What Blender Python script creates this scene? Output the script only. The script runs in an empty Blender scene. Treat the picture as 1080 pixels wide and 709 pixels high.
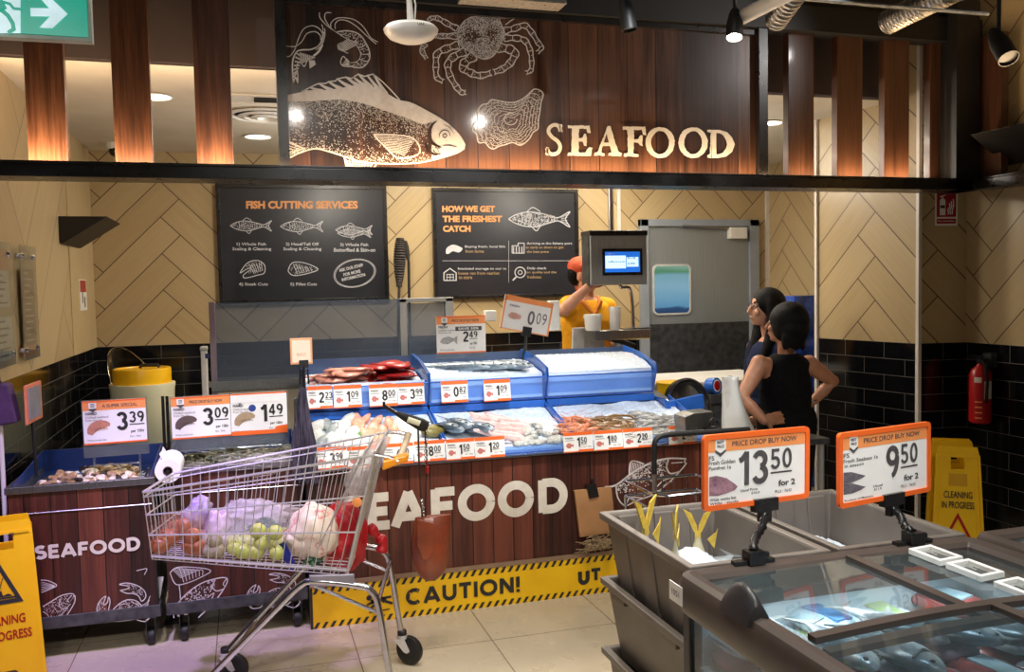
import bpy, bmesh, math, random
import numpy as np
from mathutils import Vector as V, Matrix, noise as mnoise
rnd = random.Random(11)
sc = bpy.context.scene
COL = sc.collection
PI = math.pi
# ------------------------------------------------------------------ camera maths
F, YAW, PITCH, ROLL, H = 938.3, .2918, .0546, .0202, 1.60
_cy, _sy, _cp, _sp, _cr, _sr = math.cos(YAW), math.sin(YAW), math.cos(PITCH), math.sin(PITCH), math.cos(ROLL), math.sin(ROLL)
FW = V((_sy*_cp, _cy*_cp, -_sp)); RT0 = V((_cy, -_sy, 0)); DN0 = FW.cross(RT0)
RT = _cr*RT0 + _sr*DN0; DN = -_sr*RT0 + _cr*DN0
EYE = V((0, 0, H))
def ray(x, y): return RT*((x-540)/F) + DN*((y-354.5)/F) + FW
def at_y(x, y, Y): d = ray(x, y); return EYE + d*(Y/d.y)
def at_x(x, y, X): d = ray(x, y); return EYE + d*(X/d.x)
def at_z(x, y, Z): d = ray(x, y); return EYE + d*((Z-H)/d.z)
# ------------------------------------------------------------------ mesh builder
class Pl:
    """a plane with its own axes: p(u, v, d) is a point u along ux, v along uy, d out of the face"""
    def __init__(s, o, ux, uy):
        s.o = V(o); s.ux = V(ux).normalized(); s.uy = V(uy); s.uy = (s.uy - s.ux*s.uy.dot(s.ux)).normalized(); s.n = s.ux.cross(s.uy)
    def p(s, u, v, d=0.0): return s.o + s.ux*u + s.uy*v + s.n*d
class Yp:
    """vertical plane y = Y addressed by sight lines"""
    def __init__(s, Y, x0=0, y0=0, k=1): s.Y, s.x0, s.y0, s.k = Y, x0, y0, k; s.n = V((0, -1, 0))
    def p(s, u, v, d=0.0): q = at_y(s.x0+u/s.k, s.y0+v/s.k, s.Y); return V((q.x, q.y-d, q.z))
def cr(pts, n=6, closed=False):
    pts = [V(p) if len(p) == 3 else V((p[0], p[1], 0)) for p in pts]; out = []; N = len(pts)
    rng = range(N if closed else N-1)
    for i in rng:
        a = pts[(i-1) % N] if closed or i > 0 else pts[i]; b = pts[i]; c = pts[(i+1) % N]
        d = pts[(i+2) % N] if closed or i+2 < N else c
        for j in range(n):
            t = j/n; t2 = t*t; t3 = t2*t
            out.append(.5*((2*b)+(c-a)*t+(2*a-5*b+4*c-d)*t2+(3*b-a-3*c+d)*t3))
    if not closed: out.append(pts[-1])
    return out
def frame(t, up=V((0, 0, 1))):
    t = t.normalized(); s = up.cross(t)
    if s.length < 1e-4: s = V((1, 0, 0)).cross(t)
    if s.length < 1e-4: s = V((0, 1, 0)).cross(t)
    s.normalize(); return s, t.cross(s)
class MB:
    def __init__(s): s.v = []; s.f = []; s.m = []
    def add(s, vs, fs, mi=0):
        b = len(s.v); s.v += [V(q) for q in vs]
        for f in fs: s.f.append([b+i for i in f]); s.m.append(mi)
        return b
    def hexa(s, p, mi=0):
        s.add(p, [(3, 2, 1, 0), (4, 5, 6, 7), (0, 1, 5, 4), (1, 2, 6, 5), (2, 3, 7, 6), (3, 0, 4, 7)], mi); return s
    def box(s, x0, y0, z0, x1, y1, z1, mi=0):
        return s.hexa([(x0, y0, z0), (x1, y0, z0), (x1, y1, z0), (x0, y1, z0), (x0, y0, z1), (x1, y0, z1), (x1, y1, z1), (x0, y1, z1)], mi)
    def slab(s, pl, u0, v0, u1, v1, d0, d1, mi=0):
        return s.hexa([pl.p(u0, v0, d0), pl.p(u1, v0, d0), pl.p(u1, v1, d0), pl.p(u0, v1, d0), pl.p(u0, v0, d1), pl.p(u1, v0, d1), pl.p(u1, v1, d1), pl.p(u0, v1, d1)], mi)
    def rect(s, pl, u0, v0, u1, v1, d=0, mi=0):
        s.add([pl.p(u0, v0, d), pl.p(u1, v0, d), pl.p(u1, v1, d), pl.p(u0, v1, d)], [(0, 1, 2, 3)], mi); return s
    def poly(s, pl, pts, d=0, mi=0):
        s.add([pl.p(q[0], q[1], d) for q in pts], [tuple(range(len(pts)))], mi); return s
    def prism(s, pts, vec, mi=0):
        n = len(pts); vec = V(vec); a = [V(q) for q in pts]
        s.add(a+[q+vec for q in a], [tuple(range(n))[::-1], tuple(range(n, 2*n))]+[(i, (i+1) % n, n+(i+1) % n, n+i) for i in range(n)], mi); return s
    def rings(s, rs, mi=0, cap=True, closed=False):
        n = len(rs[0]); vs = [q for r in rs for q in r]; fs = []
        m = len(rs)
        for i in range(m if closed else m-1):
            a = i*n; b = ((i+1) % m)*n
            for j in range(n): k = (j+1) % n; fs.append((a+j, a+k, b+k, b+j))
        if cap and not closed: fs.append(tuple(range(n))[::-1]); fs.append(tuple((m-1)*n+j for j in range(n)))
        s.add(vs, fs, mi); return s
    def tube(s, pts, r, n=8, mi=0, closed=False, cap=True, up=V((0, 0, 1))):
        pts = [V(q) for q in pts]; N = len(pts); rs = []; sp = None
        for i, q in enumerate(pts):
            if closed: t = pts[(i+1) % N]-pts[i-1]
            else: t = pts[min(i+1, N-1)]-pts[max(i-1, 0)]
            if t.length < 1e-9: t = V((0, 0, 1))
            if sp is None: sx, sy_ = frame(t, up)
            else:
                t.normalize(); sx = sp - t*sp.dot(t)
                if sx.length < 1e-6: sx, _ = frame(t, up)
                sx.normalize(); sy_ = t.cross(sx)
            sp = sx
            rr = r[i] if isinstance(r, (list, tuple)) else r
            rx, ry = rr if isinstance(rr, (list, tuple)) else (rr, rr)
            rs.append([q+sx*(rx*math.cos(2*PI*j/n))+sy_*(ry*math.sin(2*PI*j/n)) for j in range(n)])
        return s.rings(rs, mi, cap, closed)
    def lathe(s, prof, c=(0, 0, 0), n=24, mi=0, ax=(0, 0, 1), cap=True):
        c = V(c); ax = V(ax).normalized(); sx, sy_ = frame(ax, V((0, 1, 0)) if abs(ax.z) > .9 else V((0, 0, 1)))
        return s.rings([[c+ax*z+sx*(r*math.cos(2*PI*j/n))+sy_*(r*math.sin(2*PI*j/n)) for j in range(n)] for r, z in prof], mi, cap)
    def ell(s, c, r, n=12, m=8, mi=0, rot=None, fn=None):
        c = V(c); rs = []
        if not isinstance(r, (list, tuple)): r = (r, r, r)
        for i in range(m+1):
            th = PI*(i+.02)/(m+.04); row = []
            for j in range(n):
                ph = 2*PI*j/n; q = V((r[0]*math.sin(th)*math.cos(ph), r[1]*math.sin(th)*math.sin(ph), -r[2]*math.cos(th)))
                if fn: q = fn(q)
                if rot: q = rot @ q
                row.append(c+q)
            rs.append(row)
        return s.rings(rs, mi)
    def ribbon(s, pl, pts, w, d=.002, mi=0, closed=False):
        """a flat stroke on a plane; w one width or one per point; in plane units"""
        P = [V((q[0], q[1])) for q in pts]; N = len(P); L = []; R = []
        for i in range(N):
            a = P[i-1] if i > 0 or closed else P[i]; b = P[(i+1) % N] if i < N-1 or closed else P[i]
            t0 = (P[i]-a); t1 = (b-P[i])
            if t0.length < 1e-9: t0 = t1
            if t1.length < 1e-9: t1 = t0
            t0.normalize() if t0.length else None; t1.normalize() if t1.length else None
            t = t0+t1
            if t.length < 1e-6: t = t1.copy()
            t.normalize(); nn = V((-t.y, t.x)); c = max(.45, abs(nn.dot(V((-t1.y, t1.x)))))
            ww = (w[i] if isinstance(w, (list, tuple)) else w)/2/c
            L.append(pl.p(*(P[i]+nn*ww), d)); R.append(pl.p(*(P[i]-nn*ww), d))
        fs = [(i, N+i, N+(i+1) % N, (i+1) % N) for i in range(N if closed else N-1)]
        s.add(L+R, fs, mi); return s
    def ring2(s, pl, outer, inner, d=.002, mi=0):
        n = len(outer); s.add([pl.p(q[0], q[1], d) for q in outer]+[pl.p(q[0], q[1], d) for q in inner], [(i, (i+1) % n, n+(i+1) % n, n+i) for i in range(n)], mi); return s
    def grid(s, fn, nu, nv, mi=0):
        vs = [fn(i/nu, j/nv) for j in range(nv+1) for i in range(nu+1)]
        s.add(vs, [(j*(nu+1)+i, j*(nu+1)+i+1, (j+1)*(nu+1)+i+1, (j+1)*(nu+1)+i) for j in range(nv) for i in range(nu)], mi); return s
    def xf(s, Mx, start=0):
        for i in range(start, len(s.v)): s.v[i] = Mx @ s.v[i]
        return s
    def join(s, o, Mx=None):
        b = len(s.v); s.v += [(Mx @ q) if Mx else q.copy() for q in o.v]; s.f += [[i+b for i in f] for f in o.f]; s.m += o.m; return s
_tc = {}
def txt_mesh(body, bold=0):
    k = (body, bold)
    if k not in _tc:
        c = bpy.data.curves.new('t', 'FONT'); c.body = body; c.resolution_u = 3; c.offset = bold
        o = bpy.data.objects.new('t', c); COL.objects.link(o)
        dg = bpy.context.evaluated_depsgraph_get(); dg.update()
        me = bpy.data.meshes.new_from_object(o.evaluated_get(dg))
        vs = [(q.co.x, q.co.y) for q in me.vertices]; fs = [tuple(p.vertices) for p in me.polygons]
        bpy.data.objects.remove(o); bpy.data.curves.remove(c); bpy.data.meshes.remove(me)
        _tc[k] = (vs, fs)
    return _tc[k]
def txt(mb, pl, body, u, v, h, w=None, d=.0015, bold=.02, mi=0, asp=1.0, sk=0):
    """lettering fitted to a box: (u, v) its lower left corner, h its height, w its width"""
    vs, fs = txt_mesh(body, bold)
    if not vs: return
    x0 = min(q[0] for q in vs); x1 = max(q[0] for q in vs); y0 = min(q[1] for q in vs); y1 = max(q[1] for q in vs)
    ky = h/(y1-y0); kx = (w/(x1-x0)) if w else abs(ky)*asp
    mb.add([pl.p(u+(q[0]-x0)*kx+(q[1]-y0)*sk, v+(q[1]-y0)*ky, d) for q in vs], fs, mi)
    return (x1-x0)*kx
# stroke lettering (heavy round capitals)
def arc(cx, cy, rx, ry, a0, a1, n=14): return [(cx+rx*math.cos(math.radians(a0+(a1-a0)*i/n)), cy+ry*math.sin(math.radians(a0+(a1-a0)*i/n))) for i in range(n+1)]
GL = {'S': (.66, [arc(.33, .73, .24, .18, 35, 180, 8)+arc(.33, .73, .24, .21, 180, 270, 6)[1:]+arc(.33, .29, .25, .23, 90, -35, 8)[0:]+arc(.33, .29, .25, .2, -35, -150, 8)[1:]]),
      'E': (.62, [[(.1, 0), (.1, 1)], [(.1, .91), (.6, .91)], [(.1, .5), (.56, .5)], [(.1, .09), (.62, .09)]]),
      'A': (.9, [[(.06, 0), (.45, 1)], [(.45, 1), (.84, 0)], [(.2, .28), (.7, .28)]]),
      'F': (.6, [[(.1, 0), (.1, 1)], [(.1, .91), (.6, .91)], [(.1, .49), (.54, .49)]]),
      'O': (1.0, [arc(.5, .5, .41, .42, 0, 360, 32)]),
      'D': (.82, [[(.1, 0), (.1, 1)], [(.1, .91), (.36, .91)]+arc(.36, .5, .35, .41, 90, -90, 16)+[(.1, .09)]]),
      'C': (.84, [arc(.47, .5, .38, .41, 48, 312, 24)]),
      'U': (.8, [[(.1, 1), (.1, .42)]+arc(.4, .4, .3, .31, 180, 360, 14)+[(.7, 1)]]),
      'T': (.7, [[(.35, 0), (.35, 1)], [(0, .91), (.7, .91)]]),
      'I': (.2, [[(.1, 0), (.1, 1)]]),
      'N': (.82, [[(.1, 0), (.1, 1)], [(.12, .94), (.7, .06)], [(.72, 0), (.72, 1)]]),
      '!': (.2, [[(.1, 1), (.1, .3)], [(.1, .17), (.1, 0)]]),
      '0': (.54, [arc(.27, .5, .19, .42, 0, 360, 24)]), '1': (.36, [[(.02, .74), (.12, .8), (.25, .97)], [(.25, 1), (.25, 0)]]), '2': (.54, [arc(.27, .7, .18, .22, 165, -35, 14)+[(.1, .1)], [(.05, .08), (.5, .08)]]),
      '3': (.54, [arc(.25, .72, .18, .2, 160, -85, 14), arc(.25, .29, .2, .22, 85, -160, 14)]), '4': (.56, [[(.38, 0), (.38, 1)], [(.36, .95), (.05, .3)], [(.02, .26), (.54, .26)]]), '5': (.54, [[(.47, .92), (.11, .92)], [(.13, 1), (.1, .48)], arc(.25, .32, .2, .24, 130, -160, 16)]),
      '6': (.54, [arc(.27, .31, .19, .23, 0, 360, 20), arc(.34, .36, .27, .57, 100, 180, 10)]), '7': (.5, [[(.02, .92), (.48, .92)], [(.46, .92), (.18, 0)]]), '8': (.54, [arc(.27, .72, .17, .2, 0, 360, 20), arc(.27, .28, .19, .21, 0, 360, 20)]), '9': (.54, [arc(.27, .69, .19, .23, 0, 360, 20), arc(.2, .64, .27, .57, -80, 0, 10)])}
def caps(mb, pl, word, u, v, h, w=None, sw=.2, gap=.12, d=.002, mi=0, sh=0.0, asp=1.0):
    tot = sum(GL[c][0] for c in word)+gap*(len(word)-1); k = h*asp if w is None else w/tot; x = 0
    for c in word:
        for st in GL[c][1]:
            P = [(u+(x+a)*k, v+b*h+sh*(x+a)*k) for a, b in st]; d += .00025
            mb.ribbon(pl, P, sw*h, d, mi)
        x += GL[c][0]+gap
    return tot*k
# ------------------------------------------------------------------ objects
WM = {}
def link(o, Mx=None, parent=None):
    COL.objects.link(o)
    if parent: o.parent = parent
    WM[o.name] = Mx if Mx is not None else Matrix.Identity(4)
def obj(name, mb, mats, parent=None, smooth=40, bevel=0, sub=0, remesh=0, local=False, thick=0):
    me = bpy.data.meshes.new(name); vs = mb.v
    if parent is not None:
        W = WM[parent.name]; inv = W.inverted(); vs = vs if local else [inv @ q for q in vs]; off = None
    else:
        lo = V([min(q[i] for q in vs) for i in range(3)]); hi = V([max(q[i] for q in vs) for i in range(3)])
        off = V(((lo.x+hi.x)/2, (lo.y+hi.y)/2, lo.z)); vs = [q-off for q in vs]
    me.from_pydata([tuple(q) for q in vs], [], mb.f)
    if not isinstance(mats, (list, tuple)): mats = [mats]
    for m in mats: me.materials.append(m)
    if len(mats) > 1: me.polygons.foreach_set('material_index', mb.m)
    if smooth:
        me.polygons.foreach_set('use_smooth', [True]*len(me.polygons))
        if smooth < 180: me.set_sharp_from_angle(angle=math.radians(smooth))
    me.validate(); me.update()
    o = bpy.data.objects.new(name, me)
    link(o, (WM[parent.name].copy() if parent is not None else Matrix.Translation(off)), parent)
    if off is not None: o.location = off
    if bevel:
        b = o.modifiers.new('bevel', 'BEVEL'); b.width = bevel; b.segments = 2; b.limit_method = 'ANGLE'; b.angle_limit = math.radians(50)
    if remesh:
        b = o.modifiers.new('remesh', 'REMESH'); b.mode = 'VOXEL'; b.voxel_size = remesh; b.use_smooth_shade = True
        b = o.modifiers.new('smooth', 'SMOOTH'); b.factor = .5; b.iterations = 4
    if thick:
        b = o.modifiers.new('solid', 'SOLIDIFY'); b.thickness = thick; b.offset = 0
    if sub:
        b = o.modifiers.new('sub', 'SUBSURF'); b.levels = sub; b.render_levels = sub
    return o
def tag(o, label=None, cat=None, group=None, kind=None):
    if label: o['label'] = label
    if cat: o['category'] = cat
    if group: o['group'] = group
    if kind: o['kind'] = kind
    return o
def struct(name, mb, mats, label, cat, **k): return tag(obj(name, mb, mats, **k), label, cat, kind='structure')
def thing(name, label, cat, loc=(0, 0, 0), rz=0, group=None, Mx=None):
    o = bpy.data.objects.new(name, None); o.empty_display_size = .05
    if Mx is None: Mx = Matrix.Translation(V(loc)) @ Matrix.Rotation(rz, 4, 'Z')
    link(o, Mx); o.matrix_world = Mx; l, q, s_ = Mx.decompose(); o.location = l; o.rotation_mode = 'QUATERNION'; o.rotation_quaternion = q; o.scale = s_
    return tag(o, label, cat, group)
def dup(root, Mx, label=None, group=None):
    r = root.copy(); COL.objects.link(r)
    l, q, s_ = Mx.decompose(); r.location = l; r.rotation_mode = 'QUATERNION'; r.rotation_quaternion = q; r.scale = s_
    WM[r.name] = Mx
    if label: r['label'] = label
    if group: r['group'] = group
    def rec(a, b):
        for ch in list(a.children):
            c = ch.copy(); COL.objects.link(c); c.parent = b; c.matrix_parent_inverse = Matrix.Identity(4); WM[c.name] = Mx; rec(ch, c)
    rec(root, r)
    return r
def TR(loc, rz=0, rx=0, ry=0, s=1):
    return Matrix.Translation(V(loc)) @ Matrix.Rotation(rz, 4, 'Z') @ Matrix.Rotation(ry, 4, 'Y') @ Matrix.Rotation(rx, 4, 'X') @ Matrix.Scale(s, 4)
def place(root, Mx):
    l, q, s_ = Mx.decompose(); root.location = l; root.rotation_mode = 'QUATERNION'; root.rotation_quaternion = q; root.scale = s_; WM[root.name] = Mx
class Spots:
    """first use moves the prototype itself, later uses copy it"""
    def __init__(s, root): s.root = root; s.used = False
    def put(s, Mx, label=None, group=None):
        if not s.used:
            s.used = True; place(s.root, Mx)
            if label: s.root['label'] = label
            if group: s.root['group'] = group
            return s.root
        return dup(s.root, Mx, label, group)
# ------------------------------------------------------------------ materials
def lin(c):
    f = lambda x: x/12.92 if x <= .04045 else ((x+.055)/1.055)**2.4
    return (f(c[0]/255), f(c[1]/255), f(c[2]/255), 1)
class NT:
    def __init__(s, name):
        s.mat = bpy.data.materials.new(name); s.mat.use_nodes = True; s.t = s.mat.node_tree; s.t.nodes.clear()
        s.out = s.t.nodes.new('ShaderNodeOutputMaterial')
    def n(s, ty, ins=None, **props):
        q = s.t.nodes.new('ShaderNode'+ty)
        for k, v in props.items(): setattr(q, k, v)
        for k, v in (ins or {}).items(): s.set(q.inputs[k], v)
        return q
    def set(s, sock, v):
        if hasattr(v, 'node') or hasattr(v, 'is_linked'): s.t.links.new(v, sock)
        else: sock.default_value = v
    def m(s, op, a, b=None, c=None):
        q = s.t.nodes.new('ShaderNodeMath'); q.operation = op
        for i, v in enumerate((a, b, c)):
            if v is not None: s.set(q.inputs[i], v)
        return q.outputs[0]
    def mix(s, f, a, b):
        q = s.t.nodes.new('ShaderNodeMix'); q.data_type = 'RGBA'
        s.set(q.inputs[0], f); s.set(q.inputs[6], a); s.set(q.inputs[7], b); return q.outputs[2]
    def vec(s, x=0.0, y=0.0, z=0.0):
        q = s.t.nodes.new('ShaderNodeCombineXYZ')
        for i, v in enumerate((x, y, z)): s.set(q.inputs[i], v)
        return q.outputs[0]
    def pos(s, local=False):
        if local: src = s.n('TexCoord').outputs['Object']
        else: src = s.n('NewGeometry').outputs['Position']
        q = s.n('SeparateXYZ', {0: src}); return src, q.outputs
    def noise(s, vec, scale=5, detail=3, rough=.5):
        return s.n('TexNoise', {'Vector': vec, 'Scale': scale, 'Detail': detail, 'Roughness': rough}).outputs[0]
    def ramp(s, f, stops):
        q = s.n('ValToRGB', {0: f}); e = q.color_ramp.elements
        while len(e) < len(stops): e.new(.5)
        for el, (p, c) in zip(e, stops): el.position = p; el.color = c
        return q.outputs[0]
    def bump(s, h, st=.3, dist=.01): return s.n('Bump', {'Height': h, 'Strength': st, 'Distance': dist}).outputs[0]
    def bsdf(s, **k):
        q = s.n('BsdfPrincipled')
        for a, v in k.items(): s.set(q.inputs[a.replace('_', ' ')], v)
        s.t.links.new(q.outputs[0], s.out.inputs[0]); return q
def mat(name, c, c2=None, scale=14, rough=.5, metal=0.0, stretch=(1, 1, 1), bump=0, emit=0, coat=0, sss=0, spec=.5, rvar=.08):
    """one plain surface with a fine natural variation of tone, gloss and relief"""
    t = NT(name); c2 = c2 or tuple(x*.86 for x in c)
    co = t.n('TexCoord').outputs['Object']; mp = t.n('Mapping', {0: co, 3: stretch}).outputs[0]
    nz = t.noise(mp, scale, 4, .55)
    col = t.mix(t.ramp(nz, [(.3, (0, 0, 0, 1)), (.7, (1, 1, 1, 1))]), lin(c), lin(c2))
    k = dict(Base_Color=col, Roughness=t.m('ADD', t.m('MULTIPLY', nz, rvar), max(0, rough-rvar/2)), Metallic=metal, Specular_IOR_Level=spec)
    if coat: k['Coat_Weight'] = coat; k['Coat_Roughness'] = .08
    if sss: k['Subsurface_Weight'] = sss; k['Subsurface_Radius'] = (.02, .012, .01)
    if emit: k['Emission_Color'] = col; k['Emission_Strength'] = emit
    if bump: k['Normal'] = t.bump(t.noise(mp, scale*3, 3), bump, .004)
    t.bsdf(**k); return t.mat
def glassy(name, tint=(235, 245, 250), rough=.02, fres=1.45, haze=0.0, hazec=(200, 215, 230), smear=8):
    t = NT(name); co = t.n('TexCoord').outputs['Object']; nz = t.noise(co, smear, 3)
    tr = t.n('BsdfTransparent', {0: lin(tint)}).outputs[0]
    gl = t.n('BsdfGlossy', {'Color': (1, 1, 1, 1), 'Roughness': t.m('ADD', t.m('MULTIPLY', nz, .06), rough)}).outputs[0]
    f0 = ((fres-1)/(fres+1))**2; fc = t.n('LayerWeight', {0: .5}).outputs[1]
    fr = t.m('ADD', t.m('MULTIPLY', t.m('POWER', fc, 5.0), 1-f0), f0)
    s1 = tr
    if haze:
        df = t.n('BsdfDiffuse', {0: lin(hazec)}).outputs[0]; tl = t.n('BsdfTranslucent', {0: lin(hazec)}).outputs[0]
        dd = t.n('MixShader', {0: .5, 1: df, 2: tl}).outputs[0]
        s1 = t.n('MixShader', {0: t.m('MULTIPLY', t.m('ADD', nz, .5), haze), 1: tr, 2: dd}).outputs[0]
    o = t.n('MixShader', {0: fr, 1: s1, 2: gl}).outputs[0]; t.t.links.new(o, t.out.inputs[0]); return t.mat
def plastic_clear(name, c, alpha=.5, rough=.2):
    t = NT(name); co = t.n('TexCoord').outputs['Object']; nz = t.noise(co, 30, 4)
    tr = t.n('BsdfTransparent', {0: (1, 1, 1, 1)}).outputs[0]
    p = t.n('BsdfPrincipled', {'Base Color': lin(c), 'Roughness': rough, 'Normal': t.bump(nz, .4, .01)}).outputs[0]
    a = t.m('MULTIPLY', t.m('ADD', nz, .5), alpha)
    o = t.n('MixShader', {0: a, 1: tr, 2: p}).outputs[0]; t.t.links.new(o, t.out.inputs[0]); return t.mat
def wood(name, cols, axis='x', plank=.12, rough=.35, grain=60, coat=0, seam=.004, ztile=0.18):
    """vertical boards: long grain up z, tone changing from board to board"""
    t = NT(name); _, (x, y, z) = t.pos()
    u = x if axis == 'x' else y
    bi = t.m('FLOOR', t.m('DIVIDE', u, plank)); fr = t.m('FRACT', t.m('DIVIDE', u, plank))
    rn = t.n('TexWhiteNoise', {'Vector': t.vec(bi, 3.3, 0)}, noise_dimensions='3D').outputs[0]
    gv = t.vec(t.m('MULTIPLY', u, grain), bi, t.m('MULTIPLY', z, 1/ztile*.6))
    n1 = t.noise(gv, 1.0, 5, .65); n2 = t.noise(t.vec(t.m('MULTIPLY', u, grain*.22), bi, t.m('MULTIPLY', z, 1.2)), 1.0, 3)
    v = t.m('ADD', t.m('ADD', t.m('MULTIPLY', n1, .55), t.m('MULTIPLY', n2, .5)), t.m('MULTIPLY', t.m('SUBTRACT', rn, .5), .34))
    col = t.ramp(v, [(.28, lin(cols[0])), (.5, lin(cols[1])), (.74, lin(cols[2]))])
    edge = t.m('LESS_THAN', fr, seam/plank)
    col = t.mix(edge, col, lin(tuple(q*.3 for q in cols[0])))
    k = dict(Base_Color=col, Roughness=t.m('ADD', t.m('MULTIPLY', n1, .15), rough-.07), Normal=t.bump(t.m('SUBTRACT', n1, t.m('MULTIPLY', edge, 2)), .12, .003))
    if coat: k['Coat_Weight'] = coat; k['Coat_Roughness'] = .07
    t.bsdf(**k); return t.mat
def herring(name, axis, u0, v0, cols, w=.19, n=4, rough=.35):
    t = NT(name); _, (x, y, z) = t.pos(); u = x if axis == 'x' else y
    k = 1/math.sqrt(2)/w
    du = t.m('SUBTRACT', u, u0); dv = t.m('SUBTRACT', z, v0)
    a = t.m('MULTIPLY', t.m('ADD', du, dv), k); b = t.m('MULTIPLY', t.m('SUBTRACT', dv, du), k)
    i = t.m('FLOOR', a); j = t.m('FLOOR', b); fa = t.m('FRACT', a); fb = t.m('FRACT', b)
    kk = t.m('FLOORED_MODULO', t.m('SUBTRACT', i, j), 2*n)
    hz = t.m('LESS_THAN', kk, n-.5); e = .0036/w
    lo = lambda q: t.m('LESS_THAN', q, e)
    hi = lambda q: t.m('GREATER_THAN', q, 1-e)
    eq = lambda v: t.m('COMPARE', kk, float(v), .1)
    AND = lambda p, q: t.m('MULTIPLY', p, q)
    OR = lambda p, q: t.m('MAXIMUM', p, q)
    eh = OR(OR(lo(fb), hi(fb)), OR(AND(lo(fa), eq(0)), AND(hi(fa), eq(n-1))))
    ev = OR(OR(lo(fa), hi(fa)), OR(AND(lo(fb), eq(2*n-1)), AND(hi(fb), eq(n))))
    ed = t.m('ADD', AND(hz, eh), AND(t.m('SUBTRACT', 1.0, hz), ev))
    idx = t.vec(t.m('SUBTRACT', i, AND(hz, kk)), t.m('SUBTRACT', j, AND(t.m('SUBTRACT', 1.0, hz), t.m('SUBTRACT', 2*n-1, kk))), hz)
    rn = t.n('TexWhiteNoise', {'Vector': idx}, noise_dimensions='3D').outputs[0]
    al = t.m('ADD', AND(hz, a), AND(t.m('SUBTRACT', 1.0, hz), b)); ac = t.m('ADD', AND(hz, b), AND(t.m('SUBTRACT', 1.0, hz), a))
    g = t.noise(t.vec(t.m('MULTIPLY', al, .5), t.m('MULTIPLY', ac, 9), t.m('MULTIPLY', rn, 40)), 1.0, 4)
    f = t.m('ADD', t.m('MULTIPLY', g, .6), t.m('MULTIPLY', rn, .4))
    col = t.mix(t.ramp(f, [(.25, (0, 0, 0, 1)), (.75, (1, 1, 1, 1))]), lin(cols[0]), lin(cols[1]))
    col = t.mix(ed, col, lin(cols[2]))
    t.bsdf(Base_Color=col, Roughness=rough, Normal=t.bump(t.m('SUBTRACT', 1.0, ed), .3, .003)); return t.mat
def bricks(name, axis, z0, cols, bw=.3, bh=.1, rough=.12, off=.5, mortar=.003, var=.1, spec=.5):
    t = NT(name); _, (x, y, z) = t.pos()
    if axis == 'f': vv = t.vec(x, y, 0)
    else: vv = t.vec(x if axis == 'x' else y, t.m('SUBTRACT', z, z0), 0)
    if axis == 'f': vv = t.n('VectorMath', {0: vv, 1: (-z0[0], -z0[1], 0)}, operation='ADD').outputs[0]
    q = t.n('TexBrick', {'Vector': vv, 'Color1': lin(cols[0]), 'Color2': lin(cols[1]), 'Mortar': lin(cols[2]), 'Scale': 1.0, 'Mortar Size': mortar, 'Mortar Smooth': .1, 'Bias': 0.0, 'Brick Width': bw, 'Row Height': bh}, offset=off, squash=1.0)
    nz = t.noise(vv, 6, 4)
    col = t.mix(t.m('MULTIPLY', nz, var*2), q.outputs[0], lin(tuple(c*.7 for c in cols[0])))
    r = t.m('ADD', t.m('MULTIPLY', q.outputs[1], .5), t.m('ADD', t.m('MULTIPLY', nz, .1), rough-.05))
    t.bsdf(Base_Color=col, Roughness=r, Specular_IOR_Level=spec, Normal=t.bump(t.m('SUBTRACT', t.m('MULTIPLY', nz, .15), q.outputs[1]), .25, .004)); return t.mat
def shiny(name, c, c2, rough=.25, stretch=(1, 1, 60), metal=1.0):  # brushed metal
    return mat(name, c, c2, 6, rough, metal, stretch, .03, rvar=.2)
MT = {}
# ================================================================== materials
YB = 7.07; ZT = 1.226; FY = 4.12; ZC = 2.65; ZS = 3.35; FYC = 4.245
pk = at_y(177.5, 280, YB).x; pr = at_x(906, 300, 3.68).y
HC = [(192, 170, 130), (178, 155, 114), (96, 76, 54)]
MT['herr_back'] = herring('wall_tile_back', 'x', pk-.444, .156, HC)
MT['herr_side'] = herring('wall_tile_side', 'y', pr-.537, .0, HC)
MT['herr_left'] = herring('wall_tile_left', 'y', 5.0, .05, [(196, 174, 134), (182, 158, 118), (116, 96, 70)], w=.42)
MT['brick_back'] = bricks('black_tile_back', 'x', ZT-2.0, [(13, 13, 15), (19, 18, 21), (92, 90, 88)], mortar=.0019)
MT['brick_side'] = bricks('black_tile_side', 'y', ZT-2.0, [(13, 13, 15), (19, 18, 21), (92, 90, 88)], mortar=.0019)
MT['floor'] = bricks('floor_tile', 'f', (.427, 3.83), [(204, 190, 164), (198, 183, 156), (112, 94, 76)], bw=.6, bh=.6, rough=.28, off=0, mortar=.0025, var=.015)
MT['black'] = mat('black_paint', (16, 15, 16), (24, 22, 22), 9, .5)
MT['black_gloss'] = mat('black_metal', (18, 17, 18), (34, 31, 30), 12, .28)
MT['bulk'] = mat('bulkhead_paint', (70, 58, 58), (60, 50, 50), 4, .7)
MT['ceil_white'] = mat('ceiling_paint', (226, 220, 206), (214, 206, 190), 3, .8)
MT['white'] = mat('white_plastic', (236, 234, 228), (222, 220, 214), 10, .35)
MT['alu'] = shiny('aluminium_trim', (206, 202, 196), (180, 176, 170), .3, (1, 1, .2))
MT['strip'] = mat('pale_strip', (226, 218, 208), (210, 202, 192), 6, .4)
MT['steel'] = shiny('brushed_steel', (176, 176, 172), (138, 138, 136), .3, (40, 1, 1))
MT['steel_v'] = shiny('brushed_steel_upright', (178, 180, 178), (150, 152, 152), .36, (40, 40, 1), .45)
MT['door_steel'] = shiny('door_steel', (150, 156, 158), (138, 145, 148), .4, (30, 30, .5), .3)
MT['mirror_steel'] = shiny('polished_sheet', (176, 164, 140), (150, 140, 120), .16, (2, 2, 2), 1)
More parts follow.
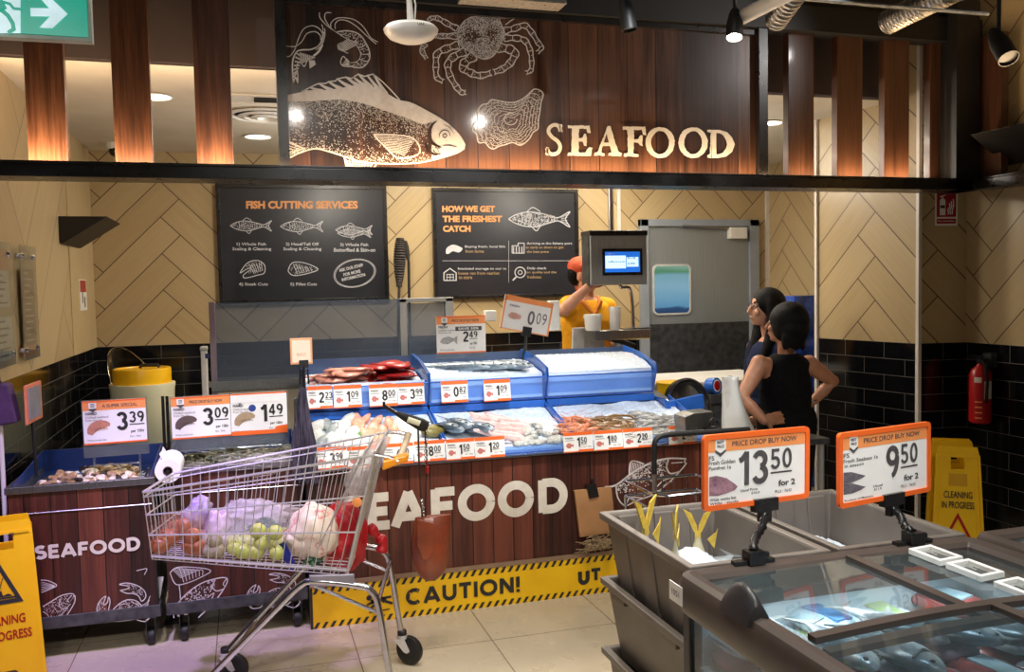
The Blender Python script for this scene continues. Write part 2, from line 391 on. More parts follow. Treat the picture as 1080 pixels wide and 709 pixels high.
MT['steel_dark'] = shiny('scuffed_steel', (96, 98, 98), (60, 62, 64), .42, (3, 3, 3), .5)
MT['chrome'] = shiny('chrome', (206, 208, 214), (176, 178, 186), .16, (2, 2, 2))
MT['sign_wood'] = wood('sign_boards', [(24, 13, 9), (54, 31, 20), (96, 63, 44)], 'x', .155, .3, 90, .45)
MT['slat_wood'] = wood('slat_wood', [(24, 13, 9), (54, 31, 20), (92, 58, 40)], 'x', .6, .35, 90, .1)
MT['slat_wood_y'] = wood('slat_wood_turned', [(24, 13, 9), (54, 31, 20), (92, 58, 40)], 'y', .6, .35, 90, .1)
MT['print_wood'] = wood('printed_boards', [(28, 12, 10), (66, 30, 23), (112, 58, 42)], 'x', .105, .38, 60, 0, .005, .3)
MT['decal'] = mat('white_print', (222, 214, 208), (204, 196, 190), 40, .55)
MT['decal_w'] = mat('white_letter_paint', (222, 212, 196), (206, 196, 180), 20, .5)
MT['orange'] = mat('orange_plastic', (246, 112, 44), (238, 100, 36), 8, .35)
MT['orange_lt'] = mat('light_orange_print', (248, 158, 94), (244, 150, 84), 8, .45)
MT['card'] = mat('white_card', (246, 243, 238), (238, 234, 228), 10, .5)
MT['ink'] = mat('dark_ink', (30, 28, 30), (44, 42, 44), 30, .5)
MT['ink_grey'] = mat('grey_ink', (70, 66, 66), (90, 86, 86), 30, .5)
MT['yellow'] = mat('yellow_plastic', (246, 196, 16), (236, 182, 8), 6, .38)
MT['red'] = mat('red_paint', (180, 22, 22), (160, 16, 18), 8, .3)
MT['blue_tray'] = mat('blue_plastic', (50, 106, 192), (38, 88, 172), 6, .25)
MT['glass'] = glassy('clear_glass')
MT['acrylic'] = glassy('clear_acrylic', (232, 236, 236), .03, 1.4, .1, (220, 222, 220))
# ================================================================== room shell
b = MB(); b.box(-4, -2.5, -.12, 4.8, YB+.12, 0); struct('floor', b, MT['floor'], 'cream square floor tiles with thin dark joints', 'floor', smooth=0)
def wallseg(b, p0, p1, t, z1, mu, ml, z0=0):
    p0 = V((*p0, 0)); p1 = V((*p1, 0)); d = (p1-p0).normalized(); n = V((-d.y, d.x, 0))*t   # thickness to the left of p0 -> p1
    def blk(za, zb, mi):
        q = [p0, p1, p1+n, p0+n]
        b.hexa([V((a.x, a.y, za)) for a in q]+[V((a.x, a.y, zb)) for a in q], mi)
    blk(z0, ZT, ml); blk(ZT, z1, mu)
b = MB(); wallseg(b, (-1.04, YB), (4.72, YB), .1, ZC, 0, 1); struct('wall_back', b, [MT['herr_back'], MT['brick_back']], 'beige herringbone wall over black brick tiles at the back of the kitchen', 'wall', smooth=0)
b = MB(); wallseg(b, (-1.04, 4.34), (-1.04, YB), .1, ZS, 0, 1)
struct('wall_left', b, [MT['herr_left'], MT['brick_side']], 'left kitchen wall of beige boards over black brick tiles', 'wall', smooth=0)
b = MB(); wallseg(b, (3.74, 4.267), (4.04, 4.216), .001, ZS, 1, 2)
wallseg(b, (3.617, 5.04), (3.74, 4.267), .001, ZS, 0, 3)
wallseg(b, (4.04, 4.216), (4.04, .4), .1, ZS, 0, 3)
wallseg(b, (4.7, 5.04), (3.617, 5.04), .001, ZS, 1, 2)
wallseg(b, (4.56, YB), (4.56, 5.04), .1, ZS, 0, 3)
b.prism([(3.62, 5.038, ZS-.02), (3.742, 4.27, ZS-.02), (4.04, 4.22, ZS-.02), (4.14, 4.22, ZS-.02), (4.66, 5.038, ZS-.02)], (0, 0, .02))
struct('wall_right', b, [MT['herr_side'], MT['herr_back'], MT['brick_back'], MT['brick_side']], 'right wall of beige herringbone over black brick tiles with a projecting corner', 'wall', smooth=0)
b = MB(); b.box(-1.04, 4.4, ZC, 4.72, YB, ZC+.05); struct('ceiling', b, MT['ceil_white'], 'white kitchen ceiling behind the wooden sign', 'ceiling', smooth=0)
b = MB(); b.box(-4, -2.5, ZS, 4.8, 4.45, ZS+.1); tag(obj('ceiling', b, MT['black'], smooth=0), 'black painted shop ceiling above the sign', 'ceiling', kind='structure')
b = MB(); b.box(-1.04, 4.36, ZC, 3.70, 4.42, ZS); struct('trim_1', b, MT['bulk'], 'dark brown bulkhead above the kitchen opening', 'bulkhead', smooth=0)
def vstrip(n, x, y, z0, z1, lab, w=.022):
    b = MB(); b.box(x-w/2, y-.012, z0, x+w/2, y+.012, z1); return struct(n, b, MT['strip'], lab, 'trim', smooth=0)
q = at_y(967.5, 300, 4.258); vstrip('trim_2', 3.742, 4.258, 0, 3.3, 'pale metal corner strip down the projecting right wall')
vstrip('trim_3', 3.612, 5.035, 0, ZC, 'pale metal strip on the inner edge of the projecting wall', .018)
vstrip('trim_4', 4.545, YB-.012, ZT, ZC, 'white corner strip right of the steel door', .03)
ys_ = at_x(71, 240, -1.04).y; b = MB(); b.box(-1.04, ys_, ZT, -1.034, YB, ZC); struct('trim_10', b, mat('plain_beige', (198, 176, 134), (188, 165, 122), 3, .5), 'plain beige strip of the left kitchen wall in the corner', 'trim', smooth=0)
vstrip('trim_5', at_y(652, 220, YB).x, YB-.006, 1.9, ZC, 'white pipe cover left of the steel door', .03)
# sign beams and posts
ZB = at_y(550, 193.5, FY-.12).z; BH = .052
b = MB(); b.box(-2.2, FY-.12, ZB, 3.93, FY+.06, ZB+BH); b.box(-2.2, FY-.12, ZB+BH, 3.93, FY-.105, ZB+BH+.012)
struct('trim_6', b, MT['black_gloss'], 'long black beam under the wooden sign and slats', 'beam', smooth=0, bevel=.003)
b = MB(); b.box(3.87, .4, ZB, 3.99, FY-.12, ZB+BH); b.box(3.87, .4, ZB+BH, 3.882, FY-.12, ZB+BH+.012)
struct('trim_7', b, MT['black_gloss'], 'black beam running forward along the right wall', 'beam', smooth=0, bevel=.003)
ZTOP = at_y(550, 16, FY).z
b = MB(); b.box(-2.2, FY-.05, ZTOP+.01, 4.0, FY+.06, ZTOP+.14); b.box(-2.2, FY+.0, ZTOP+.14, 4.0, FY+.05, ZS)
struct('trim_8', b, MT['black'], 'black header above the wooden sign', 'beam', smooth=0)
b = MB(); xa = at_y(1006, 100, FY-.1).x; xb = at_y(1030, 100, FY-.1).x; b.box(xa, FY-.12, ZB, xb, FY+.02, ZS)
struct('trim_9', b, MT['black'], 'black corner post right of the wooden slats', 'post', smooth=0)
# ================================================================== wooden sign
P1 = at_y(303, 100, FY); P2 = at_y(796.5, 100, FY); Z0 = ZB+BH+.002
sg = thing('wood_sign', 'long dark wooden fascia sign with white SEAFOOD lettering and sea creature drawings', 'sign', ((P1.x+P2.x)/2, FY, Z0))
b = MB(); b.box(P1.x, FY, Z0, P2.x, FY+.04, ZTOP+.01); obj('board_panel', b, MT['sign_wood'], sg, smooth=0)
b = MB()
for x0, x1 in ((P1.x-.045, P1.x), (P2.x, P2.x+.05)): b.box(x0, FY-.04, Z0, x1, FY+.05, ZTOP+.01)
b.box(P1.x, FY-.02, ZTOP-.02, P2.x, FY, ZTOP+.01)
obj('frame', b, MT['black_gloss'], sg, smooth=0)
def stip(b, pl, poly, n, dens, r, d=.0016, seed=3, mi=0):
    """scatter of ink specks inside an outline"""
    rg = random.Random(seed); xs = [p[0] for p in poly]; ys = [p[1] for p in poly]; N = len(poly)
    for _ in range(n):
        x = rg.uniform(min(xs), max(xs)); y = rg.uniform(min(ys), max(ys)); ins = False
        for i in range(N):
            x1, y1 = poly[i][:2]; x2, y2 = poly[i-1][:2]
            if (y1 > y) != (y2 > y) and x < (x2-x1)*(y-y1)/(y2-y1)+x1: ins = not ins
        if ins and rg.random() < dens(x, y):
            q = r*rg.uniform(.6, 1.5); a = rg.uniform(0, 6)
            b.poly(pl, [(x+q*math.cos(a+k*2.1), y+q*math.sin(a+k*2.1)) for k in range(3)], d, mi)
# --- fish (drawn in units of a x5.4 enlargement of the sign)
pl = Yp(FY-.001, 300, 70, 5.4); b = MB()
top = [(14, 168), (60, 158), (130, 145), (220, 140), (320, 128), (420, 110), (520, 125), (640, 190), (720, 210), (800, 250), (880, 295), (950, 345), (1000, 400), (1026, 445)]
bot = [(1022, 470), (980, 495), (900, 520), (820, 540), (740, 552), (620, 556), (520, 552), (420, 540), (330, 510), (250, 485), (190, 470), (140, 475), (70, 500), (26, 515), (26, 430)]
T = [(p.x, p.y) for p in cr(top, 4)]; Bt = [(p.x, p.y) for p in cr(bot, 4)]
body = T+Bt
b.ribbon(pl, body, 7, .0016, closed=True)
# solid back and head, speckled flank
edge = [(14, 200), (150, 200), (300, 190), (440, 210), (560, 250), (680, 290), (790, 330), (840, 310)]
E2 = [(p.x, p.y) for p in cr(edge, 4)]
hd = [(840, 310), (815, 350), (800, 400), (805, 450), (830, 500), (860, 525)]
solid = [p for p in T if p[0] < 1026]+[(1022, 470), (980, 495), (900, 520), (860, 525)]+hd[::-1][1:]+E2[::-1]
# fan strip so the long outline stays valid
n_ = 60
def yint(curve, x):
    for p, q in zip(curve, curve[1:]):
        if min(p[0], q[0]) <= x <= max(p[0], q[0]) and p[0] != q[0]: return p[1]+(q[1]-p[1])*(x-p[0])/(q[0]-p[0])
    return None
Bl = [(p.x, p.y) for p in cr([(26, 430), (26, 515), (70, 500), (140, 475), (190, 470), (250, 485), (330, 510), (420, 540), (520, 552), (620, 556), (740, 552), (820, 540), (900, 520), (980, 495), (1022, 470), (1026, 445)], 4)]
xs = [16+(838-16)*i/n_ for i in range(n_+1)]
L_ = [pl.p(x, yint(T, x), .0015) for x in xs]; R_ = [pl.p(x, yint(E2, x) or 330, .0015) for x in xs]
b.add(L_+R_, [(n_+1+i, n_+2+i, i+1, i) for i in range(n_)])
xs = [838+(1022-838)*i/20 for i in range(21)]
L_ = [pl.p(x, yint(T, x), .0015) for x in xs]; R_ = [pl.p(x, yint(Bl, x), .0015) for x in xs]
b.add(L_+R_, [(21+i, 22+i, i+1, i) for i in range(20)])
def dens(x, y):
    e = yint(E2, x) or 340; l = yint(Bl, x) or 540
    if y < e: return 0
    t = (y-e)/max(10, l-e)
    base = .95*math.exp(-t*4.2)+.45*max(0, (t-.76)/.24)+.05
    return min(1, base+(.25 if x < 120 else 0))
stip(b, pl, body, 17000, dens, 3.1, .0016)
# pectoral fin and belly fins
pf = [(512, 395), (540, 388), (640, 392), (720, 405), (760, 440), (770, 490), (720, 518), (640, 520), (570, 455)]
b.ribbon(pl, [(p.x, p.y) for p in cr(pf, 4, True)], 8, .0018, closed=True)
for k in range(11):
    a = (525+k*8, 398+k*9); c = (745-k*6, 420+k*9); b.ribbon(pl, [a, ((a[0]+c[0])/2, (a[1]+c[1])/2-6), c], 4, .0018)
vf = [(340, 515), (360, 600), (495, 600), (525, 555)]
b.ribbon(pl, vf, 8, .0018)
for k in range(9): b.ribbon(pl, [(350+k*18, 530+k*3), (372+k*14, 598)], 6, .0018)
for k in range(5): b.ribbon(pl, [(352+k*4, 540+k*13), (505-k*6, 556+k*10)], 4, .0018)
tf = [(26, 430), (60, 445), (110, 470)]; b.ribbon(pl, tf, 8, .0018)
for k in range(5): b.ribbon(pl, [(30, 440+k*16), (120-k*14, 472+k*4)], 4, .0018)
# dorsal spines
for k, (x, y) in enumerate([(100, 140), (145, 120), (195, 98), (250, 88), (300, 72), (350, 62), (390, 60), (420, 44), (470, 50), (505, 44)]):
    bx = x+75; by = yint(T, bx) or 140; b.ribbon(pl, [(x, y), ((x+bx)/2, (y+by)/2+4), (bx, by+4)], [9, 16, 26], .0018)
sp = [(95, 148), (145, 120), (180, 104), (195, 98), (235, 98), (250, 88), (290, 84), (300, 72), (350, 62), (380, 70), (420, 44), (455, 58), (505, 44), (560, 90), (610, 140), (655, 190)]
b.ribbon(pl, sp, 7, .0018)
obj('fish_drawing', b, MT['decal'], sg, smooth=0)
b = MB()   # dark lines on the fish's head
def cresc(pts, w):
    q = [(p.x, p.y) for p in cr(pts, 6)]; n = len(q); b.ribbon(pl, q, [1.5+w*math.sin(PI*k/(n-1))**.8 for k in range(n)], .0026)
cresc([(868, 312), (840, 335), (824, 380), (834, 425), (862, 450), (892, 460)], 20); cresc([(802, 425), (808, 465), (828, 488), (856, 502), (884, 500)], 15)
cresc([(880, 408), (886, 380), (910, 364), (936, 374), (942, 400)], 4); b.ribbon(pl, arc(913, 396, 11, 11, 0, 360, 16), 5, .0026); cresc([(900, 452), (940, 450), (985, 462)], 5); cresc([(905, 330), (940, 350), (965, 385)], 2)
stip(b, pl, [(780, 420), (800, 500), (900, 500), (890, 455), (820, 430)], 160, lambda x, y: .6, 4.5, .0026)
obj('fish_head_lines', b, MT['slat_wood'], sg, smooth=0)
# --- prawns
pl = Yp(FY-.001, 295, 5, 8.345); b = MB()
def ln(pts, w, cl=False): b.ribbon(pl, [(p.x, p.y) for p in cr(pts, 5, cl)], w, .0016, closed=cl)
for pts in ([(40, 362), (130, 368), (190, 330), (240, 255), (310, 238), (355, 270), (360, 310)], [(40, 450), (85, 455), (130, 400), (165, 300), (210, 215), (280, 186), (340, 205), (375, 250), (385, 290)],
            [(368, 175), (380, 205), (378, 260), (360, 330), (320, 380)], [(395, 210), (398, 270), (372, 350), (320, 400)]): ln(pts, 7)
ln([(120, 690), (112, 560), (118, 480), (150, 415), (200, 398), (270, 395), (330, 370), (372, 320), (390, 240)], 12)
ln([(300, 450), (345, 410), (375, 350)], 18); ln([(160, 690), (158, 600), (150, 540), (180, 500), (215, 545), (250, 480), (300, 450)], 9)
ln([(118, 690), (140, 640), (160, 692)], 12)
for k in range(7): a = (118+k*6, 520+k*20-k*k*1.0); ln([(112+k*5, 650-k*38), (150+k*9, 600-k*22)], 12)
for k in range(9): ln([(180+k*16, 420+k*5), (190+k*14, 520-k*6)], 11)
for k in range(6): ln([(262+k*8, 490), (268+k*9, 560-k*6)], 10)
obj('prawn_drawing', b, MT['decal'], sg, smooth=0)
b = MB()
for pts in ([(350, 70), (352, 110), (400, 170), (470, 225), (540, 265), (590, 250)], [(455, 72), (410, 72), (395, 105), (410, 150), (460, 215), (530, 260)], [(865, 330), (800, 290), (740, 200), (660, 135), (560, 115), (490, 125), (450, 165), (452, 195)], [(850, 348), (760, 270), (680, 195), (600, 145), (530, 135), (490, 165), (488, 215)]): ln(pts, 7)
ou = cr([(500, 240), (600, 230), (700, 262), (762, 345), (792, 430), (780, 500), (725, 553), (640, 548)], 5); iv = cr([(530, 268), (590, 300), (650, 330), (690, 380), (712, 435), (700, 480), (670, 505), (620, 512)], 5)
ln([(500, 240), (600, 230), (700, 262), (762, 345), (792, 430), (780, 500), (725, 553), (640, 548)], 10); ln([(530, 268), (590, 300), (650, 330), (690, 380), (712, 435), (700, 480), (670, 505), (620, 512)], 6)
for k in range(10, 36, 5): b.ribbon(pl, [(ou[k].x, ou[k].y), ((ou[k].x+iv[k].x)/2+8, (ou[k].y+iv[k].y)/2+6), (iv[k].x, iv[k].y)], 7, .0016)
stip(b, pl, [(p.x, p.y) for p in ou]+[(p.x, p.y) for p in iv[::-1]], 620, lambda x, y: .7, 6)
for k in range(8): ln([(600+k*10, 300+k*8), (560-k*4+k*6, 330+k*11), (512+k*10, 352+k*10), (520+k*12, 400+k*4)], 6)
ln([(640, 545), (560, 540), (535, 505), (560, 455), (600, 500), (650, 540)], 8)
for k in range(5): ln([(545+k*10, 530-k*14), (640, 535)], 8)
obj('prawn_drawing', b, MT['decal'], sg, smooth=0)
# --- crab
pl = Yp(FY-.001, 440, 5, 7.09); b = MB()
sh = [(p.x, p.y) for p in cr([(400, 95), (350, 125), (312, 180), (300, 240), (330, 310), (390, 350), (440, 385), (500, 408), (560, 390), (600, 340), (635, 270), (645, 200), (630, 150), (610, 100)], 5)]+[(730, 103), (640, 88), (470, 85)]
b.ribbon(pl, sh, 7, .0016, closed=True)
b.ribbon(pl, [(660, 150), (700, 120), (728, 103)], 8, .0016)
stip(b, pl, sh, 5200, lambda x, y: min(1, .12+.85*(min(1, (abs((x-405)/95)**2+abs((y-235)/75)**2)))*min(1, ((x-560)/70)**2+((y-215)/70)**2)), 4.0)
def limb(pts, w):
    P = [(p.x, p.y) for p in cr(pts, 5)]; N = len(P); Lf = []; Rt_ = []
    for i, p in enumerate(P):
        a = V(P[max(0, i-1)]); c = V(P[min(N-1, i+1)]); t = (c-a); t.normalize() if t.length else None; nn = V((-t.y, t.x)); ww = w*(1-.45*i/N)*(1+.18*math.sin(i*1.3))
        Lf.append((p[0]+nn.x*ww, p[1]+nn.y*ww)); Rt_.append((p[0]-nn.x*ww, p[1]-nn.y*ww))
    b.ribbon(pl, Lf, 8, .0016); b.ribbon(pl, Rt_, 8, .0016)
    for i in range(0, N, 4): b.ribbon(pl, [Lf[i], Rt_[i]], 6, .0016)
    stip(b, pl, Lf+Rt_[::-1], 260, lambda x, y: .5, 4)
limb([(300, 180), (230, 145), (160, 105), (110, 100), (80, 120)], 20); limb([(300, 235), (200, 235), (120, 235)], 22); limb([(60, 290), (35, 340), (70, 405)], 20)
limb([(310, 300), (230, 325), (150, 365), (140, 450), (145, 540), (195, 575)], 26); limb([(360, 350), (280, 385), (230, 440), (240, 520), (290, 610), (330, 655), (365, 655)], 26)
limb([(650, 195), (720, 180), (800, 155), (850, 200), (900, 280), (930, 320), (895, 360)], 22); limb([(650, 250), (730, 250), (800, 265), (840, 330), (855, 420), (850, 490), (810, 510)], 22)
limb([(430, 380), (360, 430), (340, 470), (400, 510), (470, 530), (555, 510)], 32); limb([(600, 320), (680, 330), (730, 360), (700, 430), (640, 480), (570, 505)], 32)
obj('crab_drawing', b, MT['decal'], sg, smooth=0)
# --- oyster
pl = Yp(FY-.001, 490, 85, 8.867); b = MB()
oy = [(p.x, p.y) for p in cr([(250, 180), (320, 190), (400, 205), (480, 200), (560, 160), (620, 105), (655, 80), (710, 95), (735, 135), (715, 200), (705, 280), (690, 370), (685, 450), (640, 485), (600, 550), (525, 605), (450, 580), (380, 600), (320, 615), (270, 640), (230, 625), (190, 580), (130, 580), (110, 500), (75, 470), (85, 400), (120, 370), (118, 290), (160, 230), (215, 215)], 4, True)]
b.ribbon(pl, oy, 11, .0016, closed=True)
stip(b, pl, oy, 2600, lambda x, y: .25 if ((x-430)/130)**2+((y-360)/90)**2 < 1 else .62, 5)
for k in range(7):
    s_ = 1-k*.12; b.ribbon(pl, [(400+(x-400)*s_+k*6, 400+(y-400)*s_) for x, y in oy], 5, .0017, closed=True)
b.ribbon(pl, arc(430, 360, 60, 55, 0, 300, 20), 8, .0017)
obj('oyster_drawing', b, MT['decal'], sg, smooth=0)
# --- SEAFOOD, old style serif letters
pl = Yp(FY-.003, 565, 120, 4.909); b = MB(); rg = random.Random(5)
def rough_(pts, k=2.0, seg=9):
    out = []
    for i, p in enumerate(pts):
        q = pts[(i+1) % len(pts)]; n = max(1, int(math.hypot(q[0]-p[0], q[1]-p[1])/seg))
        for j in range(n): out.append((p[0]+(q[0]-p[0])*j/n+rg.uniform(-k, k), p[1]+(q[1]-p[1])*j/n+rg.uniform(-k, k)))
    return out
def let(pts): b.poly(pl, rough_(pts), .002)
b.ribbon(pl, [(p.x, p.y) for p in cr([(128, 92), (118, 66), (95, 58), (72, 72), (66, 95), (85, 122), (112, 142), (126, 168), (118, 198), (92, 210), (68, 203), (57, 178)], 5)], 19, .002)
let([(120, 52), (136, 54), (137, 98), (124, 92)]); let([(52, 172), (64, 176), (70, 214), (52, 214)])
let([(165, 62), (280, 62), (283, 102), (268, 98), (262, 78), (225, 76), (222, 128), (240, 126), (250, 104), (262, 104), (264, 166), (250, 166), (240, 144), (222, 144), (222, 200), (256, 200), (276, 172), (294, 176), (284, 218), (164, 218), (165, 204), (184, 200), (188, 78), (166, 76)])
let([(372, 62), (385, 64), (426, 196), (444, 204), (442, 220), (376, 218), (376, 204), (392, 200), (382, 168), (346, 168), (338, 200), (356, 206), (354, 218), (302, 216), (304, 202), (320, 198)])
b.poly(pl, [(366, 104), (378, 150), (352, 150)], .0028, 1)
let([(450, 68), (568, 66), (570, 112), (556, 108), (548, 84), (508, 84), (508, 134), (530, 132), (540, 112), (552, 112), (552, 168), (538, 166), (530, 150), (508, 150), (506, 206), (532, 208), (530, 222), (456, 222), (457, 206), (476, 204), (474, 86), (452, 82)])
for cx in (643, 814):
    b.ring2(pl, [(p[0]+rg.uniform(-1.5, 1.5), p[1]+rg.uniform(-1.5, 1.5)) for p in arc(cx, 150, 76, 80, 0, 360, 48)[:-1]], [(p[0]+rg.uniform(-1.5, 1.5), p[1]+rg.uniform(-1.5, 1.5)) for p in arc(cx, 150, 46, 60, 0, 360, 48)[:-1]], .002)
out = [(888, 82), (950, 84), (990, 96), (1016, 124), (1030, 160), (1016, 200), (984, 224), (930, 230), (886, 228), (888, 214), (906, 210), (908, 100), (888, 96)]
b.ring2(pl, rough_([(908, 84), (950, 84), (990, 96), (1016, 124), (1030, 158), (1016, 198), (984, 222), (940, 230), (906, 229)], 0, 1e9), [(934, 100), (954, 102), (970, 112), (984, 136), (990, 158), (984, 180), (968, 202), (950, 210), (934, 211)], .002)
let([(888, 82), (910, 83), (910, 230), (886, 228), (888, 214), (902, 210), (904, 100), (888, 96)])
obj('lettering', b, [MT['decal_w'], MT['sign_wood']], sg, smooth=0)
# ================================================================== wooden slats
SL = [(27.5, 69.5, 'wooden slat below the green exit sign'), (119.5, 159.5, 'second wooden slat from the left above the left corner of the kitchen'), (206, 244.5, 'wooden slat nearest to the left end of the wooden sign'),
      (831.5, 858.5, 'first wooden slat to the right of the wooden sign'), (883.1, 909.8, 'second wooden slat to the right of the wooden sign'), (933, 959, 'third wooden slat to the right of the wooden sign'), (981, 1004.5, 'fourth wooden slat right of the wooden sign, against the black corner post')]
for x0, x1, lab in SL:
    a = at_y(x0, 120, FY).x; c = at_y(x1, 120, FY).x
    b = MB(); b.box(a, FY, Z0, c, FY+.05, ZTOP+.02); tag(obj('timber_upright', b, MT['slat_wood'], bevel=.003, smooth=0), lab, 'slat', 'wooden slats of the fascia')
ya = at_x(1032, 120, 3.93).y; yb = at_x(1056, 120, 3.93).y
b = MB(); b.box(3.93, yb, Z0, 3.98, ya, ZTOP+.02); tag(obj('timber_upright', b, MT['slat_wood_y'], bevel=.003, smooth=0), 'wooden slat on the right wall, past the black corner post', 'slat', 'wooden slats of the fascia')
# ================================================================== exit sign, access point, track lights, ducts
YE = 2.5; pl = Yp(YE, 0, 0, 9.82)
q0 = at_y(97.5, 44.5, YE); ex = thing('exit_sign', 'green exit sign with white running figure and arrow hanging before the wooden slats', 'sign', (q0.x-.2, YE, q0.z))
b = MB(); b.box(q0.x-.42, YE, q0.z, q0.x, YE+.03, q0.z+.21); obj('frame', b, mat('sign_frame', (206, 208, 196), rough=.4), ex, smooth=0, bevel=.002)
MT['exit_green'] = mat('exit_green', (24, 168, 142), (20, 160, 134), 4, .35, emit=.55); MT['exit_white'] = mat('exit_white', (214, 244, 250), rough=.35, emit=.7)
b = MB(); b.box(q0.x-.41, YE-.004, q0.z+.011, q0.x-.009, YE, q0.z+.2); obj('green_face', b, MT['exit_green'], ex, smooth=0)
b = MB(); b.poly(pl, [(320, 90), (515, 94), (420, -12), (530, -14), (705, 152), (548, 300), (412, 294), (522, 178), (324, 176)], .006); obj('arrow', b, MT['exit_white'], ex, smooth=0)
b = MB(); b.rect(pl, -330, -330, 218, 352, .006)
obj('door_symbol', b, MT['exit_white'], ex, smooth=0)
b = MB(); R2 = lambda pts, w: b.ribbon(pl, pts, w, .0075)
R2([(-60, -120), (-10, 20), (40, 120)], 95); R2([(40, 30), (110, 50), (150, 98), (230, 104)], 30); R2([(20, 110), (90, 170), (140, 250), (150, 310), (90, 350)], 44); R2([(-20, 120), (-30, 220), (-110, 250)], 44); R2([(-60, -60), (-140, 10), (-120, 90)], 32)
b.poly(pl, arc(-70, -210, 52, 52, 360, 0, 20)[:-1], .0075)
obj('running_figure', b, MT['exit_green'], ex, smooth=0)
b = MB()
for dx in (-.33, -.07): b.tube([(q0.x+dx, YE+.015, q0.z+.21), (q0.x+dx, YE+.015, ZS)], .005, 6)
obj('hanging_rod', b, MT['alu'], ex)
q = at_y(433.5, 34, 3.3); ap = thing('access_point', 'white dome wireless antenna hanging in front of the wooden sign', 'antenna', (q.x, q.y, q.z-.05))
b = MB(); b.lathe([(.001, -.036), (.05, -.034), (.083, -.02), (.098, -.002), (.101, .008), (.09, .02), (.04, .03), (.012, .034)], q, 36); obj('dome', b, MT['white'], ap)
b = MB(); b.tube([q+V((0, 0, .03)), q+V((-.004, 0, .12)), q+V((-.016, 0, .2)), (q.x-.02, q.y, ZS)], [.014, .01, .009, .009], 8); obj('stem', b, MT['white'], ap)
b = MB(); b.tube([q+V((.014, 0, .03)), q+V((.02, .0, .1)), q+V((.002, 0, .2)), (q.x, q.y, ZS)], .003, 6); obj('cable', b, MT['white'], ap)
b = MB(); pl = Pl(q+V((.004, -.101, .0)), (1, 0, 0), (0, .2, 1)); txt(b, pl, 'UAE', 0, -.004, .011, .026, .004); obj('lettering', b, MT['ink'], ap, smooth=0)
MT['lamp'] = mat('lamp_glow', (255, 246, 226), (255, 240, 214), 3, .4, emit=70)
def spot(px, py, Y, aim, lab, lit=True, L=.13, r=.033, loc=None):
    e = V(loc) if loc else at_y(px, py, Y); d = (V(aim)-e).normalized(); t = thing('track_spotlight', lab, 'spotlight', e, group='spotlights on the ceiling tracks')
    b = MB(); b.lathe([(.014, -L), (.02, -L+.01), (r*.8, -L*.75), (r, -L*.5), (r, .0), (r*.93, .0), (r*.9, -.012)], e, 20, ax=d, cap=False); b.lathe([(.001, -L), (.014, -L)], e, 20, ax=d); obj('lamp_can', b, MT['black'], t)
    b = MB(); b.lathe([(.001, -.01), (r*.9, -.011), (r*.9, -.012), (.001, -.013)], e, 20, ax=d); obj('lens', b, MT['lamp'] if lit else MT['black'], t)
    m_ = e-d*L*.6; b = MB(); b.tube([m_, m_+V((.0, 0, .08)), (m_.x, m_.y, ZS)], .008, 8); obj('stem', b, MT['black'], t)
    return e, d
LAMPS = []
LAMPS.append(spot(774.5, 40, 3.2, (1.45, 2.55, .2), 'lit black spotlight in front of the right end of the wooden sign'))
spot(664, 32, 3.4, (1.8, 3.2, .6), 'unlit black spotlight in front of the wooden sign, above the lettering', False, .16)
spot(1064, 62, 2.6, (2.4, 1.2, .5), 'unlit black spotlight near the ceiling beside the right wall', False, .16, .036)
for k, x in enumerate((.50, 2.22)): LAMPS.append(spot(0, 0, 0, (.8+k*.8, 4.5, .9), ['lit spotlight behind the camera mirrored in the fish drawing', 'lit spotlight behind the camera mirrored in the oyster drawing'][k], True, .13, .045, loc=(x, -.1, 3.2)))
MT['foil'] = shiny('duct_foil', (196, 192, 186), (150, 146, 140), .3, (6, 6, 6))
def duct(p0, p1, r, lab, ribs=26, mid=None):
    pts = cr([p0, mid or (V(p0)+V(p1))/2, p1], 40); N = len(pts); b = MB()
    b.tube(pts, [r*(1+.09*(1 if (i*ribs//N) % 2 else -1)) for i in range(N)], 14); tag(obj('flexible_duct', b, MT['foil'], smooth=20), lab, 'duct', 'ribbed ceiling ducts')
duct(at_y(818, 22, 3.3), at_y(846, -18, 3.0), .045, 'ribbed foil duct beside the white pipe at the ceiling', 22)
duct(at_y(935, 24, 3.4), at_y(1012, -14, 3.0), .05, 'long ribbed foil duct at the ceiling above the right wooden slats', 44)
b = MB(); b.tube([at_y(779, 20, 3.25), at_y(838, -10, 2.9)], .03, 14); tag(obj('ceiling_pipe', b, MT['white']), 'white round pipe below the ceiling beside the lit spotlight', 'pipe')
b = MB(); b.tube([at_y(780, -8, 3.0), at_y(905, 4, 3.0), at_y(1042, 15, 3.0)], .008, 6); tag(obj('ceiling_rail', b, MT['steel_dark']), 'thin metal rail under the black ceiling above the right wooden slats', 'rail')
b = MB(); p0 = at_y(486, -12, 3.4); p1 = at_y(594, 2, 3.4); b.box(p0.x, 3.36, p1.z-.02, p1.x, 3.46, p1.z+.02); tag(obj('cable_tray', b, MT['foil'], smooth=0), 'bright metal tray at the ceiling above the crab drawing', 'tray')
